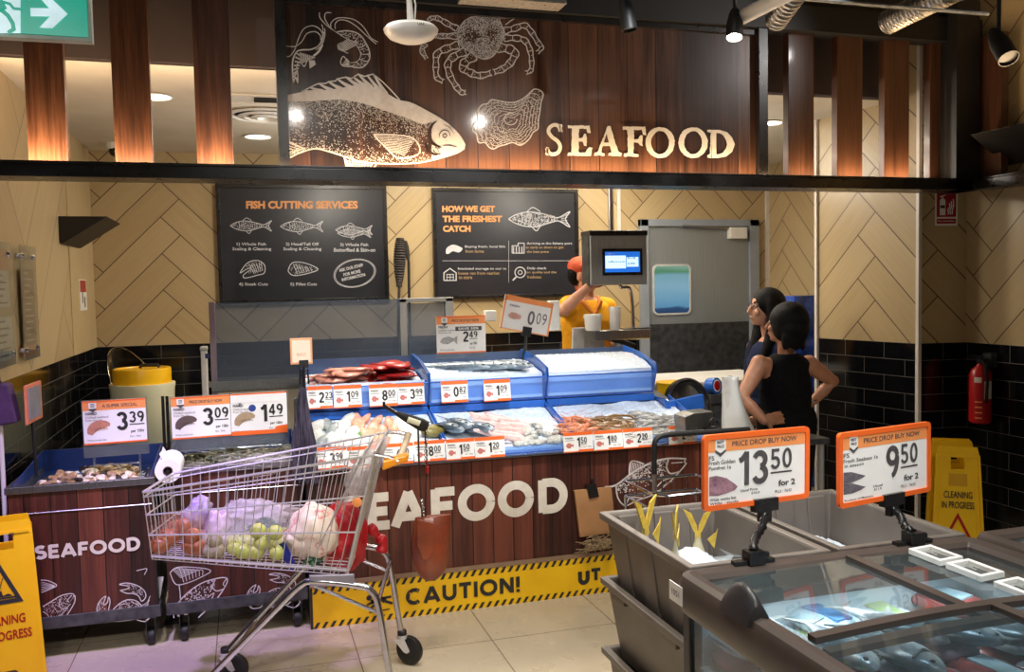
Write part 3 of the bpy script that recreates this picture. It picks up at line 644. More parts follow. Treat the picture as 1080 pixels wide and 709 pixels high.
# ================================================================== menu boards on the back wall
MT['board'] = mat('board_black', (40, 41, 48), (32, 33, 39), 5, .32, spec=.45)
MT['gold'] = mat('gold_print', (226, 158, 96), (214, 146, 86), 20, .5)
MT['gold_pale'] = mat('faint_gold_print', (180, 150, 110), (160, 132, 96), 30, .5); MT['chalk'] = mat('pale_print', (206, 206, 210), (186, 186, 192), 30, .5)
YW = YB-.035
def board(px, lab):
    (x0, y0), (x1, y1), (x2, y2), (x3, y3) = px
    a = at_y(x0, y0, YW); c = at_y(x2, y2, YW); t = thing('menu_board', lab, 'board', ((a.x+c.x)/2, YW, c.z))
    b = MB(); b.box(a.x, YW, c.z, c.x, YB-.002, a.z); obj('panel', b, MT['board'], t, smooth=0)
    b = MB(); w = .028
    for bx in ((a.x, c.z, c.x, c.z+w), (a.x, a.z-w, c.x, a.z), (a.x, c.z+w, a.x+w, a.z-w), (c.x-w, c.z+w, c.x, a.z-w)): b.box(bx[0], YW-.012, bx[1], bx[2], YW+.001, bx[3])
    obj('frame', b, MT['black_gloss'], t, smooth=0, bevel=.002)
    return t
def fishart(b, pl, u, v, L, flip=1, kind=0):
    """engraved fish: nose at u, tail at u+L"""
    P = lambda pts: [(u+flip*x*L, v+y*L) for x, y in pts]
    C = lambda pts, w: b.ribbon(pl, [(p.x, p.y) for p in cr(P(pts), 5)], w*L, .002)
    C([(0, 0), (.12, -.07), (.3, -.115), (.5, -.1), (.7, -.05), (.82, -.025), (1, -.12), (.93, 0), (1, .13), (.82, .03), (.65, .07), (.45, .125), (.25, .11), (.1, .06), (0, 0)], .016)
    C([(.3, -.115), (.4, -.19), (.52, -.12)], .014); C([(.38, .12), (.46, .19), (.52, .11)], .014); C([(.2, -.09), (.235, 0), (.2, .09)], .014)
    b.poly(pl, P(arc(.1, -.025, .016, .016, 0, 360, 8)[:-1]), .002)
    for k in range(10):
        x = .27+k*.052; h = .105*(1-((x-.4)/.55)**2); C([(x, -h*.9), (x+.02, 0), (x, h*.9)], .008)
    for k in range(4): C([(.86, -.02+k*.015), (.96, -.075+k*.05)], .008)
    stip(b, pl, P([(0, 0), (.12, -.07), (.3, -.115), (.5, -.1), (.7, -.05), (.8, 0), (.65, .07), (.45, .125), (.25, .11), (.1, .06)]), 300, lambda x, y: .7, .011*L, .002)
t1 = board([(227, 194), (404.5, 196.5), (410.5, 317), (237, 319)], 'black menu board reading FISH CUTTING SERVICES on the back wall'); t1
pl = Yp(YW-.001, 210, 180, 4.729)
class FlipV:
    def __init__(s, pl): s.pl = pl; s.n = pl.n
    def p(s, u, v, d=0): return s.pl.p(u, -v, d)
b = MB(); f = FlipV(pl); txt(b, f, 'FISH CUTTING SERVICES', 234, -191, 40, 558, .002, .05, sk=-.0); obj('heading', b, MT['gold'], t1, smooth=0)
b = MB()
for u, v, s_, w in ((188, -378, '1) Whole Fish', 145), (166, -402, 'Scaling & Cleaning', 194), (432, -378, '2) Head/Tail Off', 165), (420, -402, 'Scaling & Cleaning', 190), (703, -381, '3) Whole Fish', 140), (672, -405, 'Butterflied & Skin-on', 206), (198, -578, '4) Steak Cuts', 145), (455, -578, '5) Fillet Cuts', 132)):
    b = MB(); txt(b, f, s_, u, v, 19, w, .002, .015); obj('caption', b, MT['chalk'], t1, smooth=0)
b = MB()
for k, s_ in enumerate(('ASK OUR STAFF', 'FOR MORE', 'INFORMATION')):
    pr_ = Pl(pl.p((700, 722, 714)[k], (506, 528, 553)[k]), (1, 0, .22), (0, 0, 1)); txt(b, pr_, s_, 0, 0, .0245, (.19, .135, .185)[k], .002, .03)
obj('stamp_lettering', b, MT['chalk'], t1, smooth=0)
for u, v, L in ((155, 275, 205), (405, 278, 212)): b = MB(); fishart(b, pl, u, v, L); obj('fish_drawing', b, MT['chalk'], t1, smooth=0)
b = MB(); fishart(b, pl, 680, 296, 182); fishart(b, pl, 690, 312, 165); obj('fish_drawing', b, MT['chalk'], t1, smooth=0)
b = MB()
b.ribbon(pl, [(p.x, p.y) for p in cr([(205, 510), (240, 462), (290, 448), (325, 470), (325, 510), (290, 522), (230, 536), (222, 520), (262, 490), (240, 490)], 5, True)], 4, .002, closed=True)
for k in range(6): b.ribbon(pl, [(250+k*12, 468-k*2), (275+k*8, 515-k*3)], 3, .002)
stip(b, pl, [(230, 470), (300, 450), (325, 500), (250, 515)], 260, lambda x, y: .6, 2.4, .002)
obj('steak_drawing', b, MT['chalk'], t1, smooth=0); b = MB()
b.ribbon(pl, [(p.x, p.y) for p in cr([(446, 490), (470, 458), (530, 462), (592, 490), (560, 508), (480, 524), (450, 510)], 5, True)], 4, .002, closed=True)
for k in range(7): b.ribbon(pl, [(470+k*14, 466+k*3), (490+k*12, 515-k*2)], 3, .002)
stip(b, pl, [(450, 490), (480, 460), (590, 490), (480, 522)], 260, lambda x, y: .6, 2.4, .002)
obj('fillet_drawing', b, MT['chalk'], t1, smooth=0); b = MB()
for r in (1, .94):
    b.ribbon(pl, [(776+x*104*r+(-y)*0, 512+y*70*r-x*12) for x, y in arc(0, 0, 1, 1, 0, 360, 48)], 2.6, .002)
obj('stamp_ring', b, MT['chalk'], t1, smooth=0)
t2 = board([(455.5, 198), (610, 200), (611, 312.5), (460, 316.5)], 'black menu board reading HOW WE GET THE FRESHEST CATCH on the back wall')
pl = Yp(YW-.001, 410, 180, 4.729); f = FlipV(pl)
b = MB()
for s_, u, v, w in (('HOW WE GET', 266, -207, 264), ('THE FRESHEST', 268, -257, 297), ('CATCH', 270, -306, 138)): b = MB(); txt(b, f, s_, u, v, 32, w, .002, .05); obj('heading_line', b, MT['gold'], t2, smooth=0)
b = MB()
for s_, u, v, w in (('Buying fresh, local fish', 380, -388, 200), ('from farms', 382, -410, 92), ('Arriving at the fishery port', 688, -372, 226), ('as early as dawn to get', 682, -392, 190), ('the best price', 688, -414, 110), ('Insulated storage to our in', 345, -498, 240), ('house van from market', 346, -519, 206), ('to store', 348, -541, 68), ('Daily check', 690, -496, 96), ('on quality and the', 686, -516, 150), ('freshness', 690, -538, 70)):
    b = MB(); txt(b, f, s_, u, v, 15, w, .002, .012); obj('caption_line', b, MT['chalk'] if s_[0].isupper() else MT['gold_pale'], t2, smooth=0)
b = MB(); b.ribbon(pl, [(268, 450), (910, 450)], 2, .002); b.ribbon(pl, [(598, 350), (598, 560)], 1.6, .002)
obj('divider_lines', b, MT['chalk'], t2, smooth=0)
b = MB(); fishart(b, pl, 596, 242, 306); stip(b, pl, [(600, 240), (700, 205), (850, 235), (740, 290)], 500, lambda x, y: .6, 4, .002); obj('fish_drawing', b, MT['chalk'], t2, smooth=0); b = MB()
b.poly(pl, [(p.x, p.y) for p in cr([(285, 412), (290, 385), (320, 370), (350, 378), (368, 390), (350, 408), (320, 402), (298, 415)], 4, True)], .002)
obj('small_fish_symbol', b, MT['chalk'], t2, smooth=0); b = MB()
b.ribbon(pl, [(275, 548), (275, 510), (305, 488), (336, 510), (336, 548), (275, 548)], 5, .002)
for k in range(2): b.ribbon(pl, [(286, 518+k*14), (325, 518+k*14)], 4, .002)
for k in range(3): b.ribbon(pl, [(290+k*16, 516), (290+k*16, 546)], 3, .002)
obj('store_symbol', b, MT['chalk'], t2, smooth=0); b = MB()
b.ribbon(pl, arc(655, 508, 26, 26, 0, 360, 24), 5, .002); b.ribbon(pl, arc(655, 508, 10, 10, 0, 360, 16), 4, .002); b.ribbon(pl, [(636, 530), (618, 548)], 7, .002)
obj('magnifier_symbol', b, MT['chalk'], t2, smooth=0); b = MB()
b.ribbon(pl, [(615, 412), (615, 375), (645, 375), (645, 362), (675, 362), (675, 412), (615, 412)], 4, .002)
for k in range(4): b.ribbon(pl, [(622+k*14, 380), (622+k*14, 410)], 5, .002)
obj('port_symbol', b, MT['chalk'], t2, smooth=0)
# ================================================================== long handled brushes
MT['brush'] = mat('brush_bristle', (40, 36, 36), (70, 64, 62), 60, .7, bump=.4)
YR = YB-.16
def brush(pts, r, lab, bris, head):
    P = [at_y(x, y, YR) for x, y in pts]; foot = V((P[-1].x+.01, YR, .0)); t = thing('long_brush', lab, 'brush', foot)
    b = MB(); b.tube([P[1], P[-1], foot+V((0, 0, .002))], .011, 8); obj('handle', b, MT['black'] if not bris else MT['brush'], t)
    b = MB(); q = cr([P[0], P[0].lerp(P[1], .5), P[1]], 22); N = len(q)
    b.tube(q, [head*(.5+.5*math.sin(PI*min(1, (i+3)/N*1.05)))*(1+.25*(i % 2)) for i in range(N)], 12); obj('bristle_head', b, MT['brush'], t, smooth=30)
brush([(422, 251), (421, 303), (420, 345)], .01, 'black bristle brush with its twisted head up, left of the two', True, .042)
brush([(427, 254), (431, 276), (432, 345)], .01, 'black bent brush leaning beside the bristle brush', False, .02)
# ================================================================== glass screen of the prep table
YG = 5.75
MT['screen'] = glassy('tinted_screen', (202, 210, 228), .05, 1.3, .2, (176, 192, 212), 2)
MT['mauve'] = mat('dull_mauve_metal', (150, 132, 142), (132, 116, 126), 6, .4, .4)
g = [at_y(220, 320, YG), at_y(476, 318, YG), at_y(225, 403, YG)]
t = thing('glass_screen', 'tinted glass screen in a metal frame behind the display counter', 'screen', (g[0].x+.4, YG, g[2].z))
b = MB(); gm = at_y(421.5, 320, YG).x; b.box(g[0].x+.02, YG, g[2].z, gm, YG+.008, g[0].z); obj('pane', b, MT['screen'], t, smooth=0)
b = MB(); b.box(gm+.04, YG+.02, g[2].z, g[1].x-.03, YG+.028, g[0].z-.03); obj('pane', b, MT['screen'], t, smooth=0)
b = MB(); b.box(g[0].x, YG-.02, g[2].z-.12, g[0].x+.035, YG+.03, g[0].z+.01); obj('post', b, MT['mauve'], t, smooth=0, bevel=.003)
b = MB(); mg = MT['steel_v']
b.box(gm, YG, g[2].z, gm+.045, YG+.05, g[0].z); b.box(g[1].x-.04, YG, g[2].z, g[1].x+.015, YG+.05, g[0].z); b.box(gm, YG, g[0].z-.025, g[1].x+.015, YG+.05, g[0].z+.003)
obj('side_frame', b, mg, t, smooth=0, bevel=.003)
b = MB(); b.box(g[0].x-.02, YG-.03, g[2].z-.03, g[1].x+.03, YG+.05, g[2].z); obj('bottom_rail', b, MT['steel'], t, smooth=0)
# prep table under the screen (white sides)
MT['cream'] = mat('cream_plastic', (236, 226, 202), (226, 214, 188), 8, .45)
t = thing('prep_table', 'cream fronted prep table below the tinted glass screen', 'table', (g[0].x+.5, YG+.3, 0))
b = MB(); b.box(g[0].x, YG-.03, g[2].z-.06, 1.5, YG+.62, g[2].z-.03); obj('table_top', b, MT['steel'], t, smooth=0, bevel=.004)
b = MB(); b.box(g[0].x+.02, YG, .72, 1.46, YG+.03, g[2].z-.06); obj('front_panel', b, MT['cream'], t, smooth=0)
for dx in (g[0].x+.05, 1.42):
    for dy in (.05, .55): b = MB(); b.tube([(dx, YG+dy, 0), (dx, YG+dy, g[2].z-.06)], .02, 10); obj('leg', b, MT['steel_v'], t)
# narrow white appliance left of the screen
a = at_y(211.5, 366, 5.7); c = at_y(222, 470, 5.7)
t = thing('sanitiser_post', 'narrow white box standing at the left edge of the glass screen', 'box', ((a.x+c.x)/2, 5.7, 0))
b = MB(); b.box(a.x, 5.68, 0, c.x, 5.80, a.z-.02); obj('body', b, MT['white'], t, smooth=0, bevel=.006)
b = MB(); b.box(a.x-.004, 5.675, a.z-.025, c.x+.004, 5.805, a.z); obj('cap', b, mat('pale_grey', (190, 190, 186)), t, smooth=0, bevel=.006)
b = MB(); b.box(a.x+.025, 5.678, a.z-.07, a.x+.05, 5.68, a.z-.04); obj('blue_label', b, mat('navy_label', (30, 50, 110)), t, smooth=0)
# ================================================================== ice tub with yellow lid and steel curved cover
YT = 6.35; c = at_y(150, 432, YT); r = (at_y(186, 410, YT).x-at_y(116, 410, YT).x)/2
zt = at_y(150, 404, YT).z; z1 = at_y(150, 388, YT).z; c = V((at_y(151, 420, YT).x, YT, 0))
MT['tub'] = mat('tub_white', (238, 236, 206), (228, 226, 194), 6, .35, sss=.1); MT['lid_y'] = mat('lid_yellow', (250, 196, 30), (244, 184, 20), 6, .3)
t = thing('ice_tub', 'large round cream tub with a yellow lid in the left corner of the kitchen', 'tub', c)
zb = .62
b = MB(); b.lathe([(r*.86, zb), (r*.9, zb+.01), (r*.98, zt-.04), (r, zt-.02), (r, zt), (r*.93, zt)], c, 48); obj('tub_body', b, MT['tub'], t)
b = MB(); rl = r*.89; b.lathe([(rl, zt-.01), (rl, zt+.005), (rl*1.0, z1-.012), (rl*.985, z1-.002), (rl*.95, z1), (rl*.86, z1), (rl*.84, z1-.008), (.001, z1-.008)], c, 48); obj('lid', b, MT['lid_y'], t)
b = MB(); k = at_y(158, 388, YT-.1); b.tube([k+V((-.06, 0, .0)), k+V((-.05, 0, .018)), k+V((.05, -.01, .018)), k+V((.06, -.01, 0))], .012, 8); obj('lid_handle', b, MT['black'], t)
t = thing('tub_stand', 'dark stand under the cream ice tub', 'stand', c)
b = MB(); b.box(c.x-.3, YT-.3, .58, c.x+.3, YT+.3, .62); obj('stand_top', b, MT['black_gloss'], t, smooth=0)
for dx in (-.26, .26):
    for dy in (-.26, .26): b = MB(); b.box(c.x+dx-.02, YT+dy-.02, 0, c.x+dx+.02, YT+dy+.02, .58); obj('leg', b, MT['black_gloss'], t, smooth=0)
GP = [at_y(x, y, YT) for x, y in ((115, 436), (110, 412), (106, 395), (105, 382), (108, 374), (114, 370.5), (122, 371), (131, 375), (140, 381), (146, 386), (150, 392))]
b = MB(); N = len(GP); cq = cr(GP, 4); M_ = len(cq); lowz = .622
def cov(u, v):
    q = cq[min(M_-1, int(round(u*(M_-1))))]; bow = .30+.16*math.sin(PI*min(1, u*1.1))
    return V((q.x+(.22*u if v else 0)*0, YT+.1+bow*.6-(1-v)*0, lowz+(q.z-lowz)*v))
b.grid(cov, 44, 6); b.tube([cov(k/44, 1) for k in range(45)], .006, 6); b.tube([cov(0, 0), cov(0, 1)], .006, 6)
o = obj('curved_splash_guard', b, MT['mirror_steel'], None, smooth=60); tag(o, 'curved steel guard sheet standing behind the yellow lidded tub', 'guard')
# ================================================================== steel door
YD = YB-.03; D0 = at_y(672.6, 231.8, YB); D1 = at_y(797, 232, YB)
MT['door_grey'] = mat('door_frame_grey', (150, 158, 168), (138, 146, 156), 5, .4)
t = thing('door_1', 'grey steel swing door with a rounded window in the kitchen back wall', 'door', ((D0.x+D1.x)/2, YB-.03, 0)); tag(t, kind='structure')
b = MB(); fw = .075
b.box(D0.x, YB-.06, 0, D0.x+fw, YB-.002, D0.z); b.box(D1.x-fw-.02, YB-.06, 0, D1.x, YB-.002, D0.z); b.box(D0.x, YB-.06, D0.z-.06, D1.x, YB-.002, D0.z)
obj('door_frame', b, MT['door_grey'], t, smooth=0, bevel=.004)
b = MB(); b.box(D0.x+fw, YB-.035, .01, D1.x-fw-.02, YB-.004, D0.z-.06); obj('door_leaf', b, MT['door_steel'], t, smooth=0)
zk = at_y(735, 340.5, YB).z
b = MB(); b.box(D0.x+fw+.0, YB-.042, .02, D1.x-fw-.03, YB-.034, zk); obj('kick_plate', b, MT['steel_dark'], t, smooth=0)
W0 = at_y(688, 279, YB-.04); W1 = at_y(729, 331.5, YB-.04)
def rrect(x0, z0, x1, z1, r_, n=6):
    o = []
    for cx, cz, a0 in ((x1-r_, z1-r_, 0), (x0+r_, z1-r_, 90), (x0+r_, z0+r_, 180), (x1-r_, z0+r_, 270)):
        for k in range(n+1): a_ = math.radians(a0+90*k/n); o.append((cx+r_*math.cos(a_), cz+r_*math.sin(a_)))
    return o
XZ = lambda Y: Pl((0, Y, 0), (1, 0, 0), (0, 0, 1))
b = MB(); o_ = rrect(W0.x, W1.z, W1.x, W0.z, .05); i_ = rrect(W0.x+.016, W1.z+.016, W1.x-.016, W0.z-.016, .036)
b.ring2(XZ(YB-.046), o_, i_, 0); b.ring2(XZ(YB-.036), o_, i_, 0)
for L_ in (o_, i_):
    n = len(L_); b.add([(x, YB-.046, z) for x, z in L_]+[(x, YB-.034, z) for x, z in L_], [(k, (k+1) % n, n+(k+1) % n, n+k) for k in range(n)])
obj('window_gasket', b, mat('pale_gasket', (206, 208, 208), (190, 192, 192)), t, smooth=0)
def winmat():  # lit room behind the pane, painted as a glowing colour gradient
    t_ = NT('painted_cold_room_glow'); _, (x, y, z) = t_.pos(); nz = t_.noise(t_.vec(t_.m('MULTIPLY', x, 3.0), 0, t_.m('MULTIPLY', z, 14.0)), 1.0, 4)
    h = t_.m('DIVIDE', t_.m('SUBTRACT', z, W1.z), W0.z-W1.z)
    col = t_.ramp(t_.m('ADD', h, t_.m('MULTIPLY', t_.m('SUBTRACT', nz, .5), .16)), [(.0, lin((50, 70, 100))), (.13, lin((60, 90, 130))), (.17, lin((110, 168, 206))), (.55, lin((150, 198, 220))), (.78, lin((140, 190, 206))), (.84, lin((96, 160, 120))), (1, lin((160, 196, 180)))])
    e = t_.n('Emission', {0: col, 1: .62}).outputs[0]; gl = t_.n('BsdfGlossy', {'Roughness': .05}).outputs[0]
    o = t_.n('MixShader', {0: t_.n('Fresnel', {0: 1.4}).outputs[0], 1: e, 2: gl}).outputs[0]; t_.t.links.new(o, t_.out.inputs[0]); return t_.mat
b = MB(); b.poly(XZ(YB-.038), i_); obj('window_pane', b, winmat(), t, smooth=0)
a = at_y(768, 240, YB-.06); c_ = at_y(786, 252, YB-.06); b = MB(); b.box(a.x, YB-.1, c_.z, c_.x, YB-.035, a.z); obj('door_closer', b, MT['white'], t, smooth=0, bevel=.008)
b = MB(); b.tube([(a.x+.02, YB-.07, a.z-.01), (a.x-.45, YB-.07, a.z+.01)], .012, 8); obj('closer_arm', b, MT['alu'], t)
# ================================================================== kitchen ceiling fittings seen above the beam
def zc(px, py): return at_z(px, py, ZC)
MT['glow'] = mat('downlight_glow', (255, 246, 226), (255, 242, 220), 3, .4, emit=9)
for px, py, lab in ((272, 143.5, 'round lit downlight in the kitchen ceiling left of the wooden sign'), (163, 101, 'round lit downlight in the kitchen ceiling between two left slats'), (811, 129, 'small lit downlight in the kitchen ceiling right of the wooden sign')):
    q = zc(px, py); t = thing('downlight', lab, 'downlight', q, group='kitchen ceiling downlights')
    b = MB(); b.lathe([(.09, 0), (.1, -.006), (.085, -.01), (.08, -.004), (.08, 0)], q, 28); obj('ring', b, MT['white'], t)
    b = MB(); b.lathe([(.001, -.003), (.08, -.003), (.08, -.0025)], q, 28); obj('diffuser', b, MT['glow'], t)
q = zc(282, 121); t = thing('ceiling_diffuser', 'round air diffuser in the kitchen ceiling left of the wooden sign', 'vent', q)
for k in range(3): b = MB(); r_ = .22-.07*k; b.lathe([(r_, 0), (r_+.02, -.008-.006*k), (r_-.02, -.014-.006*k), (r_-.03, 0)], q, 36); obj('cone_ring', b, MT['white'], t)
q = zc(280, 103); t = thing('ceiling_vent', 'small rectangular black grille in the kitchen ceiling left of the wooden sign', 'vent', q)
b = MB(); b.box(q.x-.18, q.y-.09, ZC-.012, q.x+.22, q.y+.09, ZC); obj('frame', b, MT['white'], t, smooth=0, bevel=.004)
b = MB(); b.box(q.x-.06, q.y-.06, ZC-.016, q.x+.2, q.y+.06, ZC-.012); obj('grille', b, MT['black'], t, smooth=0)
q = at_y(119, 155, YB-.35); t = thing('security_camera', 'small white dome camera under the kitchen ceiling on the left', 'camera', (q.x, q.y, ZC-.1))
b = MB(); b.lathe([(.05, 0), (.055, -.02), (.05, -.045), (.001, -.05)], (q.x, q.y, ZC), 24); obj('housing', b, MT['white'], t)
b = MB(); b.ell((q.x+.01, q.y-.02, ZC-.06), .035, 16, 10); obj('dome', b, MT['black_gloss'], t)
# ================================================================== left wall fittings
XL = -1.04
def wedge(pts, vec, lab):
    b = MB(); b.prism(pts, vec); tag(obj('wedge_wall_light', b, MT['black'], bevel=.004, smooth=0), lab, 'wall light')
# triangular shades: upper left and upper right
A0 = at_x(65, 228, XL+.02); A1 = at_x(68, 257, XL+.02)
y0, y1 = A0.y, A0.y+.62
b = MB(); zt_, zb_ = A0.z, A1.z
b.hexa([(XL, y0, zb_), (XL+.02, y0, zb_), (XL+.02, y1, zb_+.0), (XL, y1, zb_), (XL, y0, zt_), (XL+.27, y0, zt_), (XL+.27, y1, zt_), (XL, y1, zt_)])
tag(obj('wall_light', b, MT['black'], bevel=.004, smooth=0), 'black wedge shaped wall light on the left kitchen wall', 'wall light')
q = at_x(1060, 152, 4.04); b = MB(); y0, y1 = q.y-.62, q.y-.02; z_ = q.z+.04
b.hexa([(4.02, y0, z_-.16), (4.04, y0, z_-.16), (4.04, y1, z_-.16), (4.02, y1, z_-.16), (3.78, y0, z_), (4.04, y0, z_), (4.04, y1, z_), (3.78, y1, z_)])
tag(obj('wall_light', b, MT['black'], bevel=.004, smooth=0), 'black wedge shaped wall light on the right wall past the corner post', 'wall light')
# acrylic holders with leaflets
MT['paper'] = mat('leaflet_paper', (228, 222, 206), (218, 210, 194), 8, .6); MT['paper_or'] = mat('leaflet_orange', (232, 150, 90), (222, 140, 82), 8, .6); MT['paper_br'] = mat('leaflet_brown', (150, 112, 78), (140, 104, 72), 8, .6)
PY = Pl((XL, 0, 0), (0, 1, 0), (0, 0, 1))  # u = y, v = z ; outward +x
def lx(px, py): q = at_x(px, py, XL+.03); return q.y, q.z
def holder(p00, p11, lab, sheets):
    (u0, v1), (u1, v0) = lx(*p00), lx(*p11)
    t = thing('poster_holder', lab, 'holder', (XL+.03, (u0+u1)/2, v0))
    b = MB(); b.slab(PY, u0, v0, u1, v1, .028, .033); obj('acrylic_panel', b, MT['acrylic'], t, smooth=0)
    for uu in (u0+.05, u1-.05):
        for vv in (v0+.05, v1-.05): b = MB(); b.lathe([(.014, 0), (.014, .036), (.011, .04), (.001, .04)], PY.p(uu, vv), 14, ax=(1, 0, 0)); obj('standoff', b, MT['chrome'], t)
    for (a0, b0, a1, b1, m_, nm) in sheets:
        U0 = u0+(u1-u0)*a0; U1 = u0+(u1-u0)*a1; V0 = v0+(v1-v0)*b0; V1 = v0+(v1-v0)*b1
        b = MB(); b.slab(PY, U0, V0, U1, V1, .02, .026); obj(nm, b, MT[m_], t, smooth=0)
        if m_ != 'paper_or':
            b = MB()
            for k in range(int((V1-V0)/.03)): b.slab(PY, U0+.02, V1-.025-k*.03, U0+.02+(U1-U0-.04)*(.5+.5*((k*37) % 10)/10), V1-.017-k*.03, .0262, .0266)
            obj('print_lines', b, MT['ink_grey'] if m_ == 'paper' else MT['paper'], t, smooth=0)
holder((-14, 252), (17, 384), 'acrylic holder with white and orange leaflets on the left kitchen wall', [(.3, .78, .9, .95, 'paper_or', 'orange_sheet'), (.3, .48, .9, .77, 'paper', 'white_sheet'), (.3, .05, .95, .4, 'paper', 'white_sheet')])
holder((20, 258), (42, 376), 'acrylic holder with a brown leaflet on the left wall beside the white leaflets', [(.2, .12, .9, .8, 'paper_br', 'brown_sheet'), (.1, .03, .95, .14, 'paper_or', 'orange_strip')])
# red and white notice on the corner strip
qa = at_x(84.5, 310, -1.03); qb = at_x(91.5, 310, -1.03); zq1 = at_x(88, 295, -1.03).z; zq0 = at_x(88, 327.5, -1.03).z; pl = Pl((-1.0335, qa.y, 0), (0, 1, 0), (0, 0, 1)); nw = qb.y-qa.y
t = thing('wall_notice', 'small red and white notice on the plain strip of the left kitchen wall', 'notice', pl.p(nw/2, zq0))
b = MB(); b.slab(pl, 0, zq0, nw, zq1, 0, .003); obj('notice_panel', b, MT['card'], t, smooth=0)
b = MB(); b.slab(pl, nw*.06, zq1-.085, nw*.94, zq1-.006, .003, .0036); obj('red_band', b, MT['red'], t, smooth=0)
b = MB(); b.slab(pl, nw*.3, zq0+.05, nw*.42, zq0+.12, .003, .0036); b.slab(pl, nw*.6, zq0+.02, nw*.75, zq0+.09, .003, .0036); obj('symbol', b, MT['ink'], t, smooth=0)
# ================================================================== hanging weighing scale
YS = 5.35
a = at_y(622.5, 243, YS); c_ = at_y(683, 300, YS); cx = (a.x+c_.x)/2
t = thing('weighing_scale', 'steel weighing scale with a blue lit screen hanging in front of the grey door', 'scale', (cx, YS, c_.z))
b = MB(); b.box(a.x, YS, c_.z, c_.x, YS+.16, a.z-.03); obj('display_box', b, MT['steel_v'], t, smooth=0, bevel=.008)
b = MB(); b.box(a.x-.004, YS-.006, a.z-.034, c_.x+.004, YS+.166, a.z); obj('top_cap', b, MT['black_gloss'], t, smooth=0, bevel=.006)
b = MB(); b.box(a.x-.006, YS+.02, c_.z-.002, a.x+.03, YS+.14, a.z-.03); obj('side_strip', b, MT['steel_dark'], t, smooth=0)
s0 = at_y(635, 262.5, YS); s1 = at_y(677.5, 290, YS); pl = Pl((s0.x, YS, s1.z), (1, 0, 0), (0, 0, 1)); sw, sh_ = s1.x-s0.x, s0.z-s1.z
b = MB(); b.slab(pl, 0, 0, sw, sh_, 0, .004); sb = obj('screen', b, MT['black_gloss'], t, smooth=0)
def em(n, c, s): return mat(n, c, tuple(x*.95 for x in c), 3, .3, emit=s)
b = MB(); b.slab(pl, .018, .02, sw-.018, sh_-.02, .004, .0045); obj('lit_area', b, em('screen_blue', (30, 96, 190), 1.2), sb, smooth=0)
b = MB(); b.slab(pl, .02, .045, sw*.58, sh_-.045, .0045, .005); b.slab(pl, sw*.6, .055, sw-.03, sh_-.055, .0045, .005); obj('lit_window', b, em('screen_pale', (190, 226, 246), 1.4), sb, smooth=0)
b = MB(); txt(b, pl, 'buffet price list', .04, sh_*.46, .016, sw*.42, .0054); txt(b, pl, 'PLU 00', sw*.62, sh_*.6, .014, sw*.2, .0054); txt(b, pl, '0.000', sw*.62, sh_*.4, .014, sw*.2, .0054); obj('screen_text', b, MT['ink'], sb, smooth=0)
b = MB(); txt(b, pl, 'TOTAL', .03, sh_-.04, .012, .06, .0054); obj('screen_text', b, MT['card'], sb, smooth=0)
b = MB(); b.tube([(cx-.02, YS+.08, a.z-.01), (cx-.02, YS+.08, ZC)], .018, 12); obj('hanging_pole', b, MT['alu'], t)
h0 = at_y(655, 300, YS+.08); b = MB(); b.tube(cr([h0+V((0, 0, .02)), h0+V((0, 0, -.02)), h0+V((.06, 0, -.03)), at_y(667, 322, YS+.08), at_y(668, 352, YS+.08)], 6), .012, 10); obj('bracket_arm', b, MT['chrome'], t)
b = MB(); p0 = at_y(624, 349, YS); p1 = at_y(684, 357, YS); b.box(p0.x, YS-.04, p1.z, p1.x, YS+.1, p0.z); obj('weighing_platform', b, MT['steel'], t, smooth=0, bevel=.006)
b = MB(); b.prism([at_y(688, 345, YS), at_y(660, 347, YS), at_y(668, 358, YS)], (0, .1, 0)); obj('platform_edge', b, MT['steel_dark'], t, smooth=0)
b = MB(); b.tube([p0+V((.05, .03, 0)), p0+V((.13, .02, -.05)), (p0.x+.3, YS, p1.z-.05)], .02, 8); obj('cross_arm', b, MT['black_gloss'], t)
b = MB(); pz = at_y(650, 372, YS).z; b.tube([((p0.x+p1.x)/2, YS+.03, .87), ((p0.x+p1.x)/2, YS+.03, p1.z)], .03, 12); obj('column', b, MT['steel_v'], t)
b = MB(); b.box((p0.x+p1.x)/2-.16, YS-.06, .85, (p0.x+p1.x)/2+.16, YS+.08, .88); obj('base', b, MT['steel'], t, smooth=0, bevel=.004)
t = thing('service_shelf', 'steel service shelf carrying the weighing scale behind the counter', 'shelf', (2.2, YS, 0))
b = MB(); b.box(1.75, YS-.08, .81, 2.52, YS+.09, .85); obj('shelf_top', b, MT['steel'], t, smooth=0)
for dx in (1.8, 2.47): b = MB(); b.box(dx-.02, YS-.02, 0, dx+.02, YS+.02, .81); obj('leg', b, MT['steel_v'], t, smooth=0)
# white tubs and packs by the scale
for (px0, py0, px1, py1, Y, lab) in ((620, 333, 638, 346, YS-.03, 'small white tub standing on the scale platform, left'), (645, 325, 657, 344, YS+.0, 'tall white tub on the scale platform under the display')):
    u = at_y(px0, py0, Y); w = at_y(px1, 349, Y); b = MB(); cx_ = (u.x+w.x)/2; rr = (w.x-u.x)/2
    t = thing('white_tub', lab, 'tub', (cx_, Y+rr, p0.z)); b.lathe([(rr*.85, p0.z), (rr, p0.z+(u.z-p0.z)*.9), (rr, u.z)], (cx_, Y+rr, 0), 4 if False else 20); obj('tub_body', b, MT['white'], t)
    b = MB(); b.lathe([(rr*1.06, u.z-.02), (rr*1.06, u.z), (rr*.9, u.z+.008), (.001, u.z+.008)], (cx_, Y+rr, 0), 20); obj('lid', b, MT['white'], t)
